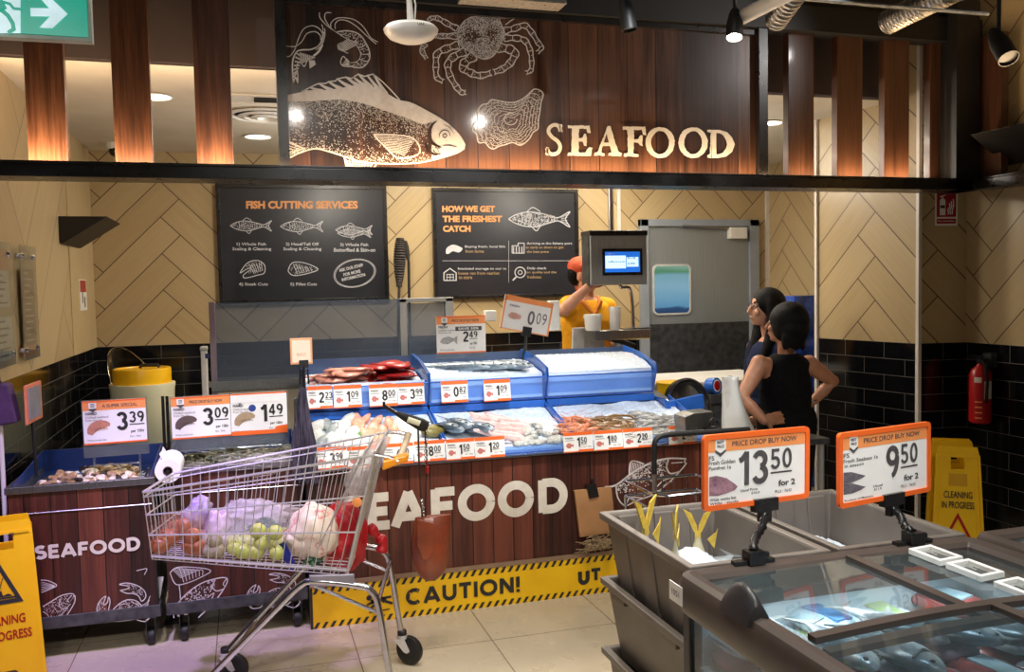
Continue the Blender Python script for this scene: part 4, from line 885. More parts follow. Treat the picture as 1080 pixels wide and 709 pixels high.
# ================================================================== shared seafood models
MT['ice'] = mat('crushed_ice', (238, 244, 252), (206, 224, 244), 90, .25, bump=.9, sss=.2, spec=.6)
MT['tray_front'] = glassy('blue_clear_plastic', (212, 230, 253), .06, 1.25, .22, (176, 208, 250), 3)
MT['tray_grey'] = glassy('grey_blue_plastic', (170, 190, 220), .06, 1.3, .5, (136, 158, 196), 3)
MT['steel_b'] = shiny('counter_edge', (176, 176, 190), (150, 150, 164), .3, (20, 1, 1))
def skin(name, c, belly, spots=0):
    t = NT(name); co = t.n('TexCoord').outputs['Object']; q = t.n('SeparateXYZ', {0: co}).outputs
    nz = t.noise(co, 60, 4); g = t.m('ADD', t.m('MULTIPLY', q[1], 9.0), t.m('MULTIPLY', nz, .5))
    col = t.ramp(g, [(.0, lin(belly)), (.35, lin(tuple((a+b)/2 for a, b in zip(c, belly)))), (.6, lin(c))])
    t.bsdf(Base_Color=col, Roughness=.25, Metallic=.25, Specular_IOR_Level=.7, Normal=t.bump(t.noise(co, 220, 2), .2, .002)); return t.mat
MT['fish_silver'] = skin('silver_fish_skin', (84, 100, 112), (214, 222, 226)); MT['fish_grey'] = skin('grey_fish_skin', (104, 106, 104), (208, 206, 198))
MT['fin'] = mat('fin', (120, 122, 120), (96, 98, 98), 60, .4); MT['eye_b'] = mat('fish_eye', (20, 20, 22), rough=.1)
def fish_proto(name, L, Hh, Tk, m_, fin, label):
    t = thing(name, label, 'fish'); b = MB(); N = 18; rs = []
    prof = [(0, .06), (.04, .3), (.1, .56), (.2, .84), (.32, 1), (.45, .96), (.6, .74), (.75, .44), (.86, .24), (.92, .2)]
    def pf(s): 
        for (a, x), (c, y) in zip(prof, prof[1:]):
            if a <= s <= c: return x+(y-x)*(s-a)/(c-a)
        return .2
    for i in range(N+1):
        s = .92*i/N; h = pf(s)*Hh/2; k = pf(s)**.8*Tk/2*(1-.5*max(0, s-.4)); rs.append([V((L*(s-.5), h*math.cos(2*PI*j/14)+.0, Tk/2+k*math.sin(2*PI*j/14))) for j in range(14)])
    b.rings(rs); obj('body', b, m_, t, local=True, smooth=80)
    b = MB(); x = L*.4; b.prism([(x, .1*Hh, Tk/2), (x, -.1*Hh, Tk/2), (L*.5, -.52*Hh, Tk/2+.004), (L*.455, 0, Tk/2+.002), (L*.5, .52*Hh, Tk/2+.004)], (0, 0, .003)); obj('tail_fin', b, fin, t, local=True, smooth=0)
    b = MB(); b.prism([(-L*.22, Hh*.42, Tk/2), (-L*.12, Hh*.72, Tk/2), (L*.12, Hh*.52, Tk/2), (L*.22, Hh*.3, Tk/2)], (0, 0, .003)); b.prism([(-L*.05, -Hh*.45, Tk/2), (L*.04, -Hh*.68, Tk/2), (L*.12, -Hh*.38, Tk/2)], (0, 0, .003)); obj('fins', b, fin, t, local=True, smooth=0)
    b = MB(); b.ell((-L*.415, Hh*.1, Tk*.5+Tk*.27), (.05*L*.4, .05*L*.4, .05*L*.2), 10, 6); obj('eye', b, MT['eye_b'], t, local=True)
    b = MB(); b.tube([(-L*.32, Hh*.34, Tk*.78), (-L*.29, 0, Tk*1.0), (-L*.33, -Hh*.32, Tk*.78)], .003, 5); obj('gill_line', b, fin, t, local=True)
    return Spots(t)
def piece_proto(name, label, cat, L, W, Tk, m_, bend=0, lump=.12, seed=0, grooves=0):
    b = MB(); N = 14; rs = []
    for i in range(N+1):
        s = i/N; w = math.sin(PI*(.04+.92*s))**.6*W/2; k = math.sin(PI*(.05+.9*s))**.5*Tk/2
        rs.append([V((L*(s-.5), w*math.cos(2*PI*j/12)+bend*(s-.5)**2, Tk/2+k*math.sin(2*PI*j/12)*(1+lump*mnoise.noise(V((s*5, j*.9, seed))))+.15*Tk*abs(math.sin(grooves*PI*s)))) for j in range(12)])
    b.rings(rs); t = obj(name, b, m_, None, smooth=80); place(t, Matrix.Identity(4)); tag(t, label, cat); return Spots(t)
def prawn_proto(name, L, c1, c2, label, ant=True):
    t = thing(name, label, 'prawn'); m_ = mat(name+'_shell', c1, c2, 90, .25, spec=.7); b = MB()
    pts = [V((L*.5*math.cos(a), L*.36*math.sin(a), .012)) for a in [math.radians(200-k*17) for k in range(13)]]
    b.tube(pts, [(.011*(1-.055*k)*(1+.14*(k % 2)), .012*(1-.05*k)*(1+.14*(k % 2))) for k in range(13)], 9); obj('shell', b, m_, t, local=True, smooth=80)
    b = MB(); e = pts[-1]; d = (pts[-1]-pts[-2]).normalized(); s_ = V((-d.y, d.x, 0))
    for a in (-.7, 0, .7): b.prism([e, e+(d*math.cos(a)+s_*math.sin(a))*.026+s_*.006, e+(d*math.cos(a)+s_*math.sin(a))*.03, e+(d*math.cos(a)+s_*math.sin(a))*.026-s_*.006], (0, 0, .002))
    obj('tail_fan', b, m_, t, local=True, smooth=0)
    if ant:
        b = MB(); h = pts[0]
        for k in (-1, 1): b.tube(cr([h, h+V((-.03, .03*k+.02, .01)), h+V((-.02, .07*k+.06, .004)), h+V((.03, .09*k+.1, .003))], 4), .0009, 4)
        for k in range(6): q = pts[1+k]; b.tube([q, q-(q.normalized())*.022+V((0, 0, -.008))], .0014, 4)
        obj('feelers', b, m_, t, local=True)
    return Spots(t)
def iced(name, lab, x0, x1, y0, y1, zf, zb, n=(48, 26), amp=.012, m_='ice', group=None):
    b = MB(); nu, nv = n
    def f(u, v):
        x = x0+(x1-x0)*u; y = y0+(y1-y0)*v; e = min(1, 12*min(u, 1-u, v, 1-v)+.25)
        return V((x, y, zf(x, y)+amp*e*(mnoise.noise(V((x*38, y*38, 1.7)))+.7*mnoise.noise(V((x*95, y*95, 4))))))
    b.grid(f, nu, nv)
    loop = [f(i/nu, 0) for i in range(nu+1)]+[f(1, j/nv) for j in range(1, nv+1)]+[f(i/nu, 1) for i in range(nu-1, -1, -1)]+[f(0, j/nv) for j in range(nv-1, 0, -1)]
    k = len(loop); b.add(loop+[V((q.x, q.y, zb(q.x, q.y) if callable(zb) else zb)) for q in loop], [(i, k+i, k+(i+1) % k, (i+1) % k) for i in range(k)])
    b.add([V((x0, y0, zb(x0, y0) if callable(zb) else zb)), V((x1, y0, zb(x1, y0) if callable(zb) else zb)), V((x1, y1, zb(x1, y1) if callable(zb) else zb)), V((x0, y1, zb(x0, y1) if callable(zb) else zb))], [(3, 2, 1, 0)])
    return tag(obj(name, b, MT[m_], smooth=180), lab, 'ice' if 'ice' in name else name, kind='stuff', group=group)
# ================================================================== price cards
def price(b, pl, whole, cents, u, v, h, sw=.17, asp=1.0, d=.002):
    w1 = caps(b, pl, whole, u, v, h, None, sw, .07, d, asp=asp); x = u+w1+.08*h
    w2 = caps(b, pl, cents, x, v+h*.38, h*.62, None, sw*.88, .09, d, asp=asp); b.rect(pl, x, v+h*.25, x+w2, v+h*.3, d)
    return x, w2
def small_card(pl, w, h, whole, cents, lab, grp, pic=(206, 120, 110), back=True, tex=True):
    t = thing('price_card', lab, 'price card', pl.p(w/2, 0), group=grp)
    b = MB(); b.slab(pl, 0, 0, w, h, -.004, 0); obj('card', b, MT['card'], t, smooth=0)
    b = MB(); b.rect(pl, w*.5, 0, w, h*.12, .0008); b.rect(pl, 0, 0, w*.5, h*.05, .0008); obj('orange_foot', b, MT['orange'], t, smooth=0)
    b = MB(); b.rect(pl, 0, h*.83, w, h, .0008); obj('orange_band', b, MT['orange'], t, smooth=0)
    b = MB(); price(b, pl, whole, cents, w*.46, h*.26, h*.46, .17, .95); obj('price_digits', b, MT['ink'], t, smooth=0); b = MB(); txt(b, pl, 'per 100g', w*.67, h*.2, h*.07, w*.26, .0012, 0); txt(b, pl, 'FRESH', w*.06, h*.66, h*.09, w*.26, .0012, .02); b.rect(pl, w*.06, h*.58, w*.36, h*.6, .0012); obj('small_lettering', b, MT['ink'], t, smooth=0)
    b = MB(); b.poly(pl, [(w*(.2+.13*x), h*(.34+.17*y)) for x, y in [(-1, 0), (-.5, .8), (.2, .7), (.7, .2), (1, .5), (1, -.5), (.6, -.2), (0, -.8), (-.6, -.6)]], .0012); obj('picture', b, mat('card_picture', pic, rough=.5), t, smooth=0)
    return t
def big_card(pl, w, h, head, whole, cents, lab, pic, grp=None, frame=False, sub='FRESH', foot='per 100g', par=None, dh=.41):
    t = par or thing('price_sign', lab, 'sign', pl.p(w/2, 0), group=grp)
    b = MB(); b.slab(pl, 0, 0, w, h, -.004, 0); obj('card', b, MT['card'], t, smooth=0)
    b = MB(); b.rect(pl, 0, h*.78, w, h, .0008); obj('orange_band', b, MT['orange_lt'], t, smooth=0)
    b = MB(); b.rect(pl, 0, 0, w, h*.035, .0014); obj('orange_foot', b, MT['orange'], t, smooth=0)
    b = MB(); b.rect(pl, 0, h*.965, w, h, .0014); obj('orange_edge', b, MT['orange'], t, smooth=0)
    b = MB(); sx = w*.16; sy = h*.86; k = h*.1
    shp = [(-.8, 1), (.8, 1), (.8, -.5), (0, -1.1), (-.8, -.5)]
    b.poly(pl, [(sx+x*k, sy+y*k) for x, y in shp], .0016); o = obj('badge', b, MT['card'], t, smooth=0)
    b = MB(); b.poly(pl, [(sx-.8*k, sy-.35*k), (sx+.8*k, sy-.35*k), (sx+.8*k, sy-.6*k), (sx, sy-1.2*k), (sx-.8*k, sy-.6*k)], .0018); [b.rect(pl, sx-.45*k, sy+q*k, sx+.45*k, sy+(q+.16)*k, .0018) for q in (.0, .3, .6)]; txt(b, pl, head, w*.31, h*.835, h*.075, w*.56, .0016, .02); obj('heading', b, MT['ink_grey'], t, smooth=0)
    b = MB(); x, w2 = price(b, pl, whole, cents, w*.53, h*.3, h*dh, .18, 1.06); obj('price_digits', b, MT['ink'], t, smooth=0); b = MB()
    txt(b, pl, foot, x+.06*w2, h*.2, h*.09, w2*.9, .0012, .02); txt(b, pl, 'PLU : 7641', x+.0*w2, h*.11, h*.045, w2*.7, .0012, 0)
    txt(b, pl, sub, w*.04, h*.68, h*.065, w*.18, .0012, .03); obj('small_lettering', b, MT['ink'], t, smooth=0)
    b = MB(); txt(b, pl, 'Chilled seafood', w*.04, h*.6, h*.05, w*.36, .0012, 0); txt(b, pl, 'from the sea', w*.04, h*.54, h*.045, w*.26, .0012, 0); txt(b, pl, 'While stocks last', w*.05, h*.08, h*.04, w*.3, .0012, 0); obj('small_print', b, MT['ink_grey'], t, smooth=0)
    b = MB(); pic(b, lambda x, y: (w*x, h*y)); obj('picture', b, MT['_pic'], t, smooth=0)
    return t
def pic_prawn(pl, c):
    def f(b, P):
        MT['_pic'] = mat('prawn_picture', c, tuple(q*.75 for q in c), 200, .5)
        b.ribbon(pl, [P(p.x, p.y) for p in cr([(.1, .24), (.13, .36), (.22, .44), (.34, .46), (.42, .43)], 5)], [.012+.03*math.sin(PI*min(1, (k_+2)/22)) for k_ in range(21)], .0014)
        b.ribbon(pl, [P(p.x, p.y) for p in cr([(.11, .24), (.16, .3), (.24, .37), (.34, .4)], 5)], .014, .0015)
        for k in range(5): b.ribbon(pl, [P(.18+k*.04, .38), P(.2+k*.045, .3+.01*k)], .004, .0015)
    return f
def pic_fish(pl, c):
    def f(b, P):
        MT['_pic'] = mat('fish_picture', c, tuple(q*.7 for q in c), 120, .5)
        b.poly(pl, [P(x, y) for x, y in [(.06, .32), (.12, .42), (.24, .46), (.34, .4), (.42, .47), (.41, .24), (.34, .33), (.22, .25), (.12, .26)]], .0014)
    return f
# ================================================================== main counter
CX0 = at_y(327, 640, FYC).x; CX1 = 2.37; DK = 5.16
ctr = thing('seafood_counter', 'long seafood counter with wood print front, big SEAFOOD lettering and yellow caution strip', 'counter', ((CX0+CX1)/2, FYC, 0))
b = MB(); b.prism([(CX0, FYC+.008, .0), (CX0, FYC+.008, .745), (CX0, 4.70, .84), (CX0, 4.70, .93), (CX0, DK, 1.0), (CX0, DK, .0)], (CX1-CX0, 0, 0)); obj('base_body', b, MT['steel_dark'], ctr, smooth=0)
b = MB(); b.box(CX0, FYC, .22, CX1, FYC+.008, .755); obj('front_panel', b, MT['print_wood'], ctr, smooth=0)
b = MB(); b.box(CX0, FYC-.012, .2, CX1, FYC+.008, .22); obj('ledge', b, mat('tan_ledge', (150, 122, 96), (136, 108, 84)), ctr, smooth=0)
b = MB(); b.box(CX0-.002, FYC-.03, .752, CX1+.02, FYC+.01, .768); obj('front_edge', b, MT['steel_b'], ctr, smooth=0, bevel=.002)
b = MB(); b.box(CX0, FYC-.006, .0, CX1, FYC+.008, .2); cau = obj('caution_strip', b, MT['yellow'], ctr, smooth=0)
pl = Pl((CX0, FYC-.007, 0), (1, 0, 0), (0, 0, 1)); W_ = CX1-CX0
b = MB(); x = 0.012
while x < W_-.03:
    b.poly(pl, [(x, .002), (x+.016, .002), (x+.034, .03), (x+.018, .03)], .001); b.poly(pl, [(x, .168), (x+.016, .168), (x+.034, .198), (x+.018, .198)], .001); x += .0385
b.rect(pl, 0, -.0, .012, .2, .001)
obj('hazard_stripes', b, MT['ink'], cau, smooth=0)
cx = lambda px, py: (at_y(px, py, FYC-.007).x-CX0, at_y(px, py, FYC-.007).z)
b = MB(); u0, v0 = cx(428.5, 638.5); u1, _ = cx(548, 624); caps(b, pl, 'CAUTION!', u0, v0, .078, u1-u0, .24, .16, .0012)
obj('lettering', b, MT['ink'], cau, smooth=0); b = MB(); u2, v2 = cx(610.5, 616.5); caps(b, pl, 'U', u2, v2, .066, .056, .34, .1, .0012); caps(b, pl, 'T', u2+.07, v2+.012, .06, .05, .3, .1, .0012)
obj('lettering', b, MT['ink'], cau, smooth=0); b = MB(); u, v = cx(402, 634); b.poly(pl, arc(u-.058, v+.022, .013, .013, 0, 360, 14)[:-1], .0012)
for pts, w_ in (([(-.05, .0), (0, .012), (.02, -.004)], .022), ([(0, .012), (.05, .016)], .012), ([(.02, -.004), (.055, -.018)], .013), ([(-.02, -.008), (-.05, -.028)], .012), ([(-.03, .004), (-.07, -.012)], .01), ([(-.06, -.05), (.04, -.044)], .006)): b.ribbon(pl, [(u+x, v+y) for x, y in pts], w_, .0012)
obj('slipping_figure', b, MT['ink'], cau, smooth=0)
b = MB(); rg = random.Random(9)   # worn flecks in the black letters
stip(b, pl, [(u0, v0), (u1, v0), (u1, v0+.08), (u0, v0+.08)], 420, lambda x, y: .25, .0032, .0016, 8); obj('worn_flecks', b, MT['yellow'], cau, smooth=0)
pl = Pl((0, FYC-.0012, 0), (1, 0, 0), (0, 0, 1)); zA = at_y(457, 552, FYC).z; hA = at_y(456, 516.5, FYC).z-zA
b = MB(); q = lambda zx, zy: at_y(395+zx/5.023, 490+zy/5.023, FYC).x
for ch, a0, a1 in (('E', -32, 78), ('A', 96, 262), ('F', 302, 425), ('O', 448, 632), ('O', 660, 838), ('D', 872, 1022)):
    xa_, xb_ = q(a0, 250), q(a1, 230); g0 = MB(); caps(g0, pl, ch, xa_, zA, hA, (xb_-xa_), .27, .1, .001); b.join(g0)
xa_, xb_ = q(-190, 260), q(-62, 255); g0 = MB(); caps(g0, pl, 'S', xa_, zA, hA, xb_-xa_, .25, .1, .001); b.join(g0)
obj('lettering', b, MT['decal_w'], ctr, smooth=0)
pl = Yp(FYC-.001, 620, 460, 5.067); b = MB()
C = lambda pts, w_=5: b.ribbon(pl, [(p.x, p.y) for p in cr(pts, 5)], w_, .0012)
C([(525, 122), (430, 120), (340, 142), (240, 195), (150, 262), (90, 272)], 9); C([(527, 145), (490, 190), (430, 250), (350, 312), (260, 345), (200, 372), (160, 330), (150, 262)], 7)
C([(525, 122), (515, 138), (527, 145)], 7); C([(430, 128), (420, 165), (440, 200), (490, 190)], 8); C([(445, 145), (505, 140)], 5); C([(220, 205), (232, 135), (300, 150)], 6)
C([(370, 270), (400, 240), (440, 225)], 6); C([(205, 372), (225, 330), (300, 332)], 6); C([(380, 300), (410, 262), (450, 240)], 6); C([(352, 310), (372, 290)], 6)
for k in range(9): C([(225+k*9, 200-k*5), (234+k*8, 140+k*2)], 3)
fb = [(430, 120), (340, 142), (240, 195), (150, 262), (160, 330), (250, 340), (350, 305), (430, 245)]
stip(b, pl, fb, 1500, lambda x, y: max(.1, 1-((y-(262-(x-150)*.48))/75)), 4, .0012)
obj('fish_drawing', b, MT['decal'], ctr, smooth=0)
# ------------------------------------------------------------------ trays of the two tiers
xb = [CX0+.03, at_y(452, 420, 4.70).x, at_y(576, 420, 4.70).x, at_y(691, 410, 4.70).x]
ZL0, ZL1 = .775, .905          # floor of the lower tier, front and back
UZ = .972                      # foot of the upper tier
def zl(y): return ZL0+(ZL1-ZL0)*(y-4.23)/(4.70-4.23)
for k in range(3):
    x0, x1 = xb[k]+.006, xb[k+1]-.006; nm = ('left', 'middle', 'right')[k]
    cont = ('pale fillets and clams', 'silver fish and squid', 'prawns')[k]
    t = thing('display_tray', f'lower {nm} blue display tray holding {cont}', 'tray', ((x0+x1)/2, 4.25, ZL0), group='blue trays of the counter')
    x1e = x1 if k < 2 else CX1-.01
    b = MB(); b.hexa([(x0, 4.222, ZL0-.012), (x1e, 4.222, ZL0-.012), (x1e, 4.70, ZL1-.012), (x0, 4.70, ZL1-.012), (x0, 4.222, ZL0), (x1e, 4.222, ZL0), (x1e, 4.70, ZL1), (x0, 4.70, ZL1)]); obj('tray_floor', b, MT['blue_tray'], t, smooth=0)
    b = MB(); b.hexa([(x0, 4.205, ZL0-.012), (x1e, 4.205, ZL0-.012), (x1e, 4.222, ZL0-.012), (x0, 4.222, ZL0-.012), (x0, 4.2, ZL0+.035), (x1e, 4.2, ZL0+.035), (x1e, 4.21, ZL0+.035), (x0, 4.21, ZL0+.035)]); obj('front_lip', b, MT['tray_front'], t, smooth=0)
    b = MB(); b.box(x0, 4.70, ZL1-.012, x1e if k < 2 else x1, 4.712, UZ-.004); obj('back_wall', b, MT['blue_tray'], t, smooth=0)
    for xs_ in (x0, x1e):
        b = MB(); b.prism([(xs_-.004, 4.222, ZL0), (xs_-.004, 4.222, ZL0+.05), (xs_-.004, 4.70, ZL1+.05), (xs_-.004, 4.70, ZL1)], (.008, 0, 0)); obj('side_wall', b, MT['blue_tray'], t, smooth=0)
YU0, YU1 = 4.70, 5.14; ZU = 1.10
for k in range(3):
    x0, x1 = xb[k]+.005, xb[k+1]-.005; nm = ('left', 'middle', 'right')[k]
    cont = ('pink and red fillets', 'long silver fish on ice', 'only white ice')[k]
    t = thing('display_tray', f'upper {nm} blue display tray holding {cont}', 'tray', ((x0+x1)/2, 4.9, UZ), group='blue trays of the counter')
    b = MB(); b.hexa([(x0, YU0+.02, UZ), (x1, YU0+.02, UZ), (x1, YU1, UZ+.05), (x0, YU1, UZ+.05), (x0, YU0+.02, UZ+.012), (x1, YU0+.02, UZ+.012), (x1, YU1, UZ+.062), (x0, YU1, UZ+.062)]); obj('tray_floor', b, MT['blue_tray'], t, smooth=0)
    b = MB(); b.hexa([(x0, YU0+.012, UZ), (x1, YU0+.012, UZ), (x1, YU0+.022, UZ), (x0, YU0+.022, UZ), (x0, YU0-.03, ZU), (x1, YU0-.03, ZU), (x1, YU0-.02, ZU), (x0, YU0-.02, ZU)]); obj('front_wall', b, MT['tray_front'], t, smooth=0)
    b = MB(); b.box(x0, YU1, UZ+.04, x1, YU1+.008, 1.215); obj('back_wall', b, MT['tray_grey'], t, smooth=0)
    for xs_ in (x0, x1):
        b = MB(); b.prism([(xs_-.003, YU0+.02, UZ), (xs_-.003, YU0-.03, ZU), (xs_-.003, YU0-.025, ZU+.05), (xs_-.003, YU0+.2, 1.2), (xs_-.003, YU1, 1.225), (xs_-.003, YU1, UZ+.05)], (.006, 0, 0)); obj('side_wall', b, MT['blue_tray'], t, smooth=0)
    b = MB(); b.tube([(x0, YU0-.026, ZU), (x1, YU0-.026, ZU)], .005, 8); obj('rim', b, MT['blue_tray'], t)
# supports for the upper tier
# ice
GI = 'crushed ice beds on the counter'
def zu(x, y): return ZU+.015+.05*min(1, (y-YU0)/.28)
for k in range(3):
    nm = ('under the pink and red fillets', 'under the long silver fish', 'in the upper right tray, with nothing on it')[k]
    hz_ = (-.035, .0, .02)[k]
    iced('ice', 'crushed ice '+nm, xb[k]+.016, xb[k+1]-.016, YU0+.012, YU1-.004, lambda x, y, h_=hz_: zu(x, y)+h_*min(1, (y-YU0)/.1), lambda x, y: UZ+.012+.05*(y-YU0)/(YU1-YU0)-.0, amp=.010, n=(60, 30), group=GI)
for k in range(3):
    x1e = xb[k+1]-.014 if k < 2 else CX1-.02
    iced('ice', 'crushed ice '+('under the pale and salmon coloured pieces', 'under the silver fish and squid', 'under the prawns')[k]+' in the lower tier', xb[k]+.014, x1e, 4.225, 4.695, lambda x, y: zl(y)+.022+.012*mnoise.noise(V((x*7, y*7, 0))), lambda x, y: zl(y), amp=.01, n=(64, 40), group=GI)
# ------------------------------------------------------------------ seafood on the trays
def onp(px, py, Y0, zfun):
    """the point of a sloping bed seen at a pixel"""
    d = ray(px, py); k = (ZL1-ZL0)/(4.70-4.23); return at_y(px, py, min(4.66, max(4.25, (ZL0+.028-k*4.23-H)/(d.z/d.y-k))))
ZLB = lambda x, y: zl(min(4.68, max(4.23, y)))+.03
MT['fil_pink'] = mat('pink_fillet', (222, 160, 138), (186, 112, 92), 24, .3, sss=.1, stretch=(1, 5, 5)); MT['fil_red'] = mat('red_fillet', (188, 44, 40), (142, 26, 28), 20, .3, sss=.1, stretch=(1, 6, 6))
MT['pale_meat'] = mat('pale_meat', (226, 224, 214), (190, 194, 190), 26, .3, sss=.2); MT['grey_meat'] = mat('grey_meat', (166, 172, 168), (122, 130, 128), 26, .3, sss=.1); MT['salmon_meat'] = mat('salmon_meat', (244, 150, 116), (250, 190, 160), 30, .3, sss=.2, stretch=(1, 6, 1)); MT['squid'] = mat('squid_meat', (236, 212, 206), (214, 170, 164), 40, .3, sss=.2); MT['roe'] = mat('olive_meat', (140, 128, 70), (112, 100, 52), 30, .35)
fp = piece_proto('fish_fillet', 'long pink brown fish fillet', 'fillet', .24, .10, .022, MT['fil_pink'], .6, .35, 1)
fr_ = piece_proto('fish_fillet', 'dark red fish fillet', 'fillet', .22, .12, .026, MT['fil_red'], .6, .4, 2)
rg = random.Random(77)
for k in range(15):
    f_ = k/14; x = xb[0]+.13+.2*rg.random(); y = YU0+.09+.2*rg.random(); m_ = 1-abs((x-(xb[0]+.23))/.16)**2; fp.put(TR((x, y, ZU-.012+.006*k*max(.3, m_)), rg.uniform(-.3, .3)+(PI if k % 2 else 0), rg.uniform(-.06, .12)), 'long pink brown fish fillet in the left pile of the upper left tray', 'pink fillets on the counter')
for k in range(15):
    x = xb[1]-.13-.17*rg.random(); y = YU0+.09+.2*rg.random(); m_ = 1-abs((x-(xb[1]-.2))/.16)**2; fr_.put(TR((x, y, ZU-.012+.007*k*max(.3, m_)), rg.uniform(-.3, .3)+(PI if k % 2 else 0), rg.uniform(-.06, .12)), 'dark red fish fillet in the right pile of the upper left tray', 'red fillets on the counter')
long_f = fish_proto('silver_fish', .46, .065, .05, MT['fish_silver'], MT['fin'], 'long silver fish')
for k, (px, py, a_) in enumerate([(476, 391, .5), (486, 389, .45), (498, 392, .4), (512, 391, .35), (526, 393, .3), (536, 391, .25)]):
    q = at_y(px, py, 4.88); long_f.put(TR((q.x, q.y+.03*(k % 2), zu(q.x, q.y)-.012), 2.6-.12*k, .1), 'long silver fish on ice in the upper middle tray', 'long silver fish')
gp = piece_proto('seafood_piece', 'grey oval piece', 'seafood piece', .11, .075, .04, MT['grey_meat'], 0, .15, 3); wp = piece_proto('seafood_piece', 'white oval piece', 'seafood piece', .115, .075, .045, MT['pale_meat'], 0, .15, 4); sp_ = piece_proto('seafood_piece', 'salmon oval piece', 'seafood piece', .115, .07, .04, MT['salmon_meat'], 0, .15, 5)
for k, (px, py, ty) in enumerate([(334, 463, 1), (344, 451, 0), (341, 468, 0), (353, 455, 0), (350, 467, 1), (362, 452, 1), (359, 462, 1), (365, 468, 1), (334, 453, 1), (372, 460, 1), (376, 468, 1), (368, 446, 1), (373, 445, 2), (378, 450, 2), (386, 446, 2), (392, 456, 2), (384, 462, 2), (398, 448, 2), (403, 458, 2), (410, 449, 2), (397, 466, 2), (416, 457, 2), (422, 450, 1), (410, 466, 2), (428, 458, 1), (418, 467, 1), (386, 470, 1), (434, 464, 1), (440, 456, 1)]):
    q = onp(px, py, 4.4, ZLB); P_ = (gp, wp, sp_)[ty]
    P_.put(TR((q.x, min(q.y, 4.64), zl(min(q.y, 4.64))+.022), 1.2+.5*math.sin(k*2.1), .5*math.sin(k*1.7), -.5), ('grey oval seafood piece at the left of the lower left tray', 'white oval seafood piece among the grey and salmon coloured ones', 'salmon coloured oval seafood piece heaped in the lower left tray')[ty], ('grey pieces', 'white pieces', 'salmon pieces')[ty]+' in the lower tier')
op = piece_proto('seafood_piece', 'olive brown rounded piece', 'seafood piece', .13, .09, .06, MT['roe'], 0, .2, 6); q = onp(456, 459, 4.42, ZLB); op.put(TR((q.x, q.y, zl(q.y)+.02), .4, .3), 'olive brown rounded piece beside the silver fish, above the 8.00 card'); q = onp(449, 458, 4.4, ZLB)
wp.put(TR((q.x, q.y, zl(q.y)+.02), 1.3, .2), 'white oval seafood piece next to the olive brown piece', None)
lf = (lambda b: (b.poly(Pl((0, 0, 0), (1, 0, 0), (0, 1, 0)), [(.05*math.cos(a)*(1+.4*(i % 2)), .04*math.sin(a)*(1+.4*(i % 2))) for i, a in enumerate([k*.314 for k in range(20)])]), b)[1])(MB())
q = onp(383, 466, 4.3, ZLB); o = obj('garnish_leaf', lf, mat('leaf_green', (66, 130, 50), (44, 104, 36), 40, .5), None, smooth=0, thick=.002); place(o, TR(q+V((0, -.01, .02)), .3, .5)); tag(o, 'green garnish leaf among the salmon coloured pieces', 'leaf')
sf = fish_proto('whole_fish', .30, .115, .055, MT['fish_silver'], MT['fin'], 'silver fish')
for k, (px, py, a_) in enumerate([(470, 454, 1.9), (481, 452, 1.75), (492, 454, 2.0), (503, 456, 1.8)]):
    q = onp(px, py, 4.5, ZLB); sf.put(TR((q.x, q.y-.01, zl(q.y)+.022+.012*(k % 2)), a_, .28, .0), ('silver fish at the left end of the row above the 1.50 card', 'second silver fish from the left in the lower middle tray', 'third silver fish from the left in the lower middle tray', 'silver fish at the right end of the row, beside the pink squid')[k], 'whole silver fish in the lower middle tray')
sq = piece_proto('squid', 'pink squid', 'squid', .17, .06, .04, MT['squid'], .6, .2, 7)
for k, (px, py) in enumerate([(514, 449), (521, 452), (530, 451), (538, 456), (518, 459), (527, 460), (536, 463), (516, 445), (524, 446), (534, 447), (541, 450), (522, 456), (532, 459)]):
    q = onp(px, py, 4.45, ZLB); sq.put(TR((q.x, q.y, zl(q.y)+.025), 1.4+.3*math.sin(k*3), .3), 'pale pink squid heaped on ice right of the silver fish', 'squid in the lower middle tray')
cl = piece_proto('clam', 'grey clam', 'clam', .05, .042, .026, mat('clam_shell', (206, 204, 196), (140, 140, 134), 80, .4), 0, .1, 8, 0)
rg = random.Random(4)
for k in range(72):
    px = rg.uniform(545, 590); py = rg.uniform(462, 476) if k > 24 else rg.uniform(448, 460); q = onp(px, py, 4.35, ZLB); cl.put(TR((q.x, q.y, zl(q.y)+.022), rg.uniform(0, 6), rg.uniform(-.5, .5), rg.uniform(-.4, .4)), 'small grey clam spread on ice in the lower middle tray', 'clams in the lower middle tray')
pr1 = prawn_proto('prawn', .085, (226, 150, 110), (200, 116, 84), 'orange prawn'); pr2 = prawn_proto('prawn', .15, (150, 116, 74), (112, 82, 48), 'big brown prawn'); pr3 = prawn_proto('prawn', .1, (150, 152, 150), (196, 190, 184), 'grey prawn')
for k in range(42):
    px = rg.uniform(596, 624); py = rg.uniform(445, 457); q = onp(px, py, 4.42, ZLB); pr1.put(TR((q.x, q.y, zl(q.y)+.024+.008*rg.random()), rg.uniform(0, 6), rg.uniform(-.4, .4)), 'orange prawn heaped above the left card of the lower right tray', 'orange prawns on the counter')
for k in range(28):
    px = rg.uniform(622, 660); py = 443+9*rg.random()+(4 if k % 2 else 0); q = onp(px, py, 4.5, ZLB); pr2.put(TR((q.x, q.y, zl(q.y)+.026+.012*rg.random()), rg.uniform(-.5, .5)+(3.1 if k % 2 else 0), rg.uniform(-.3, .3)), 'big brown prawn heaped in the middle of the lower right tray', 'brown prawns on the counter')
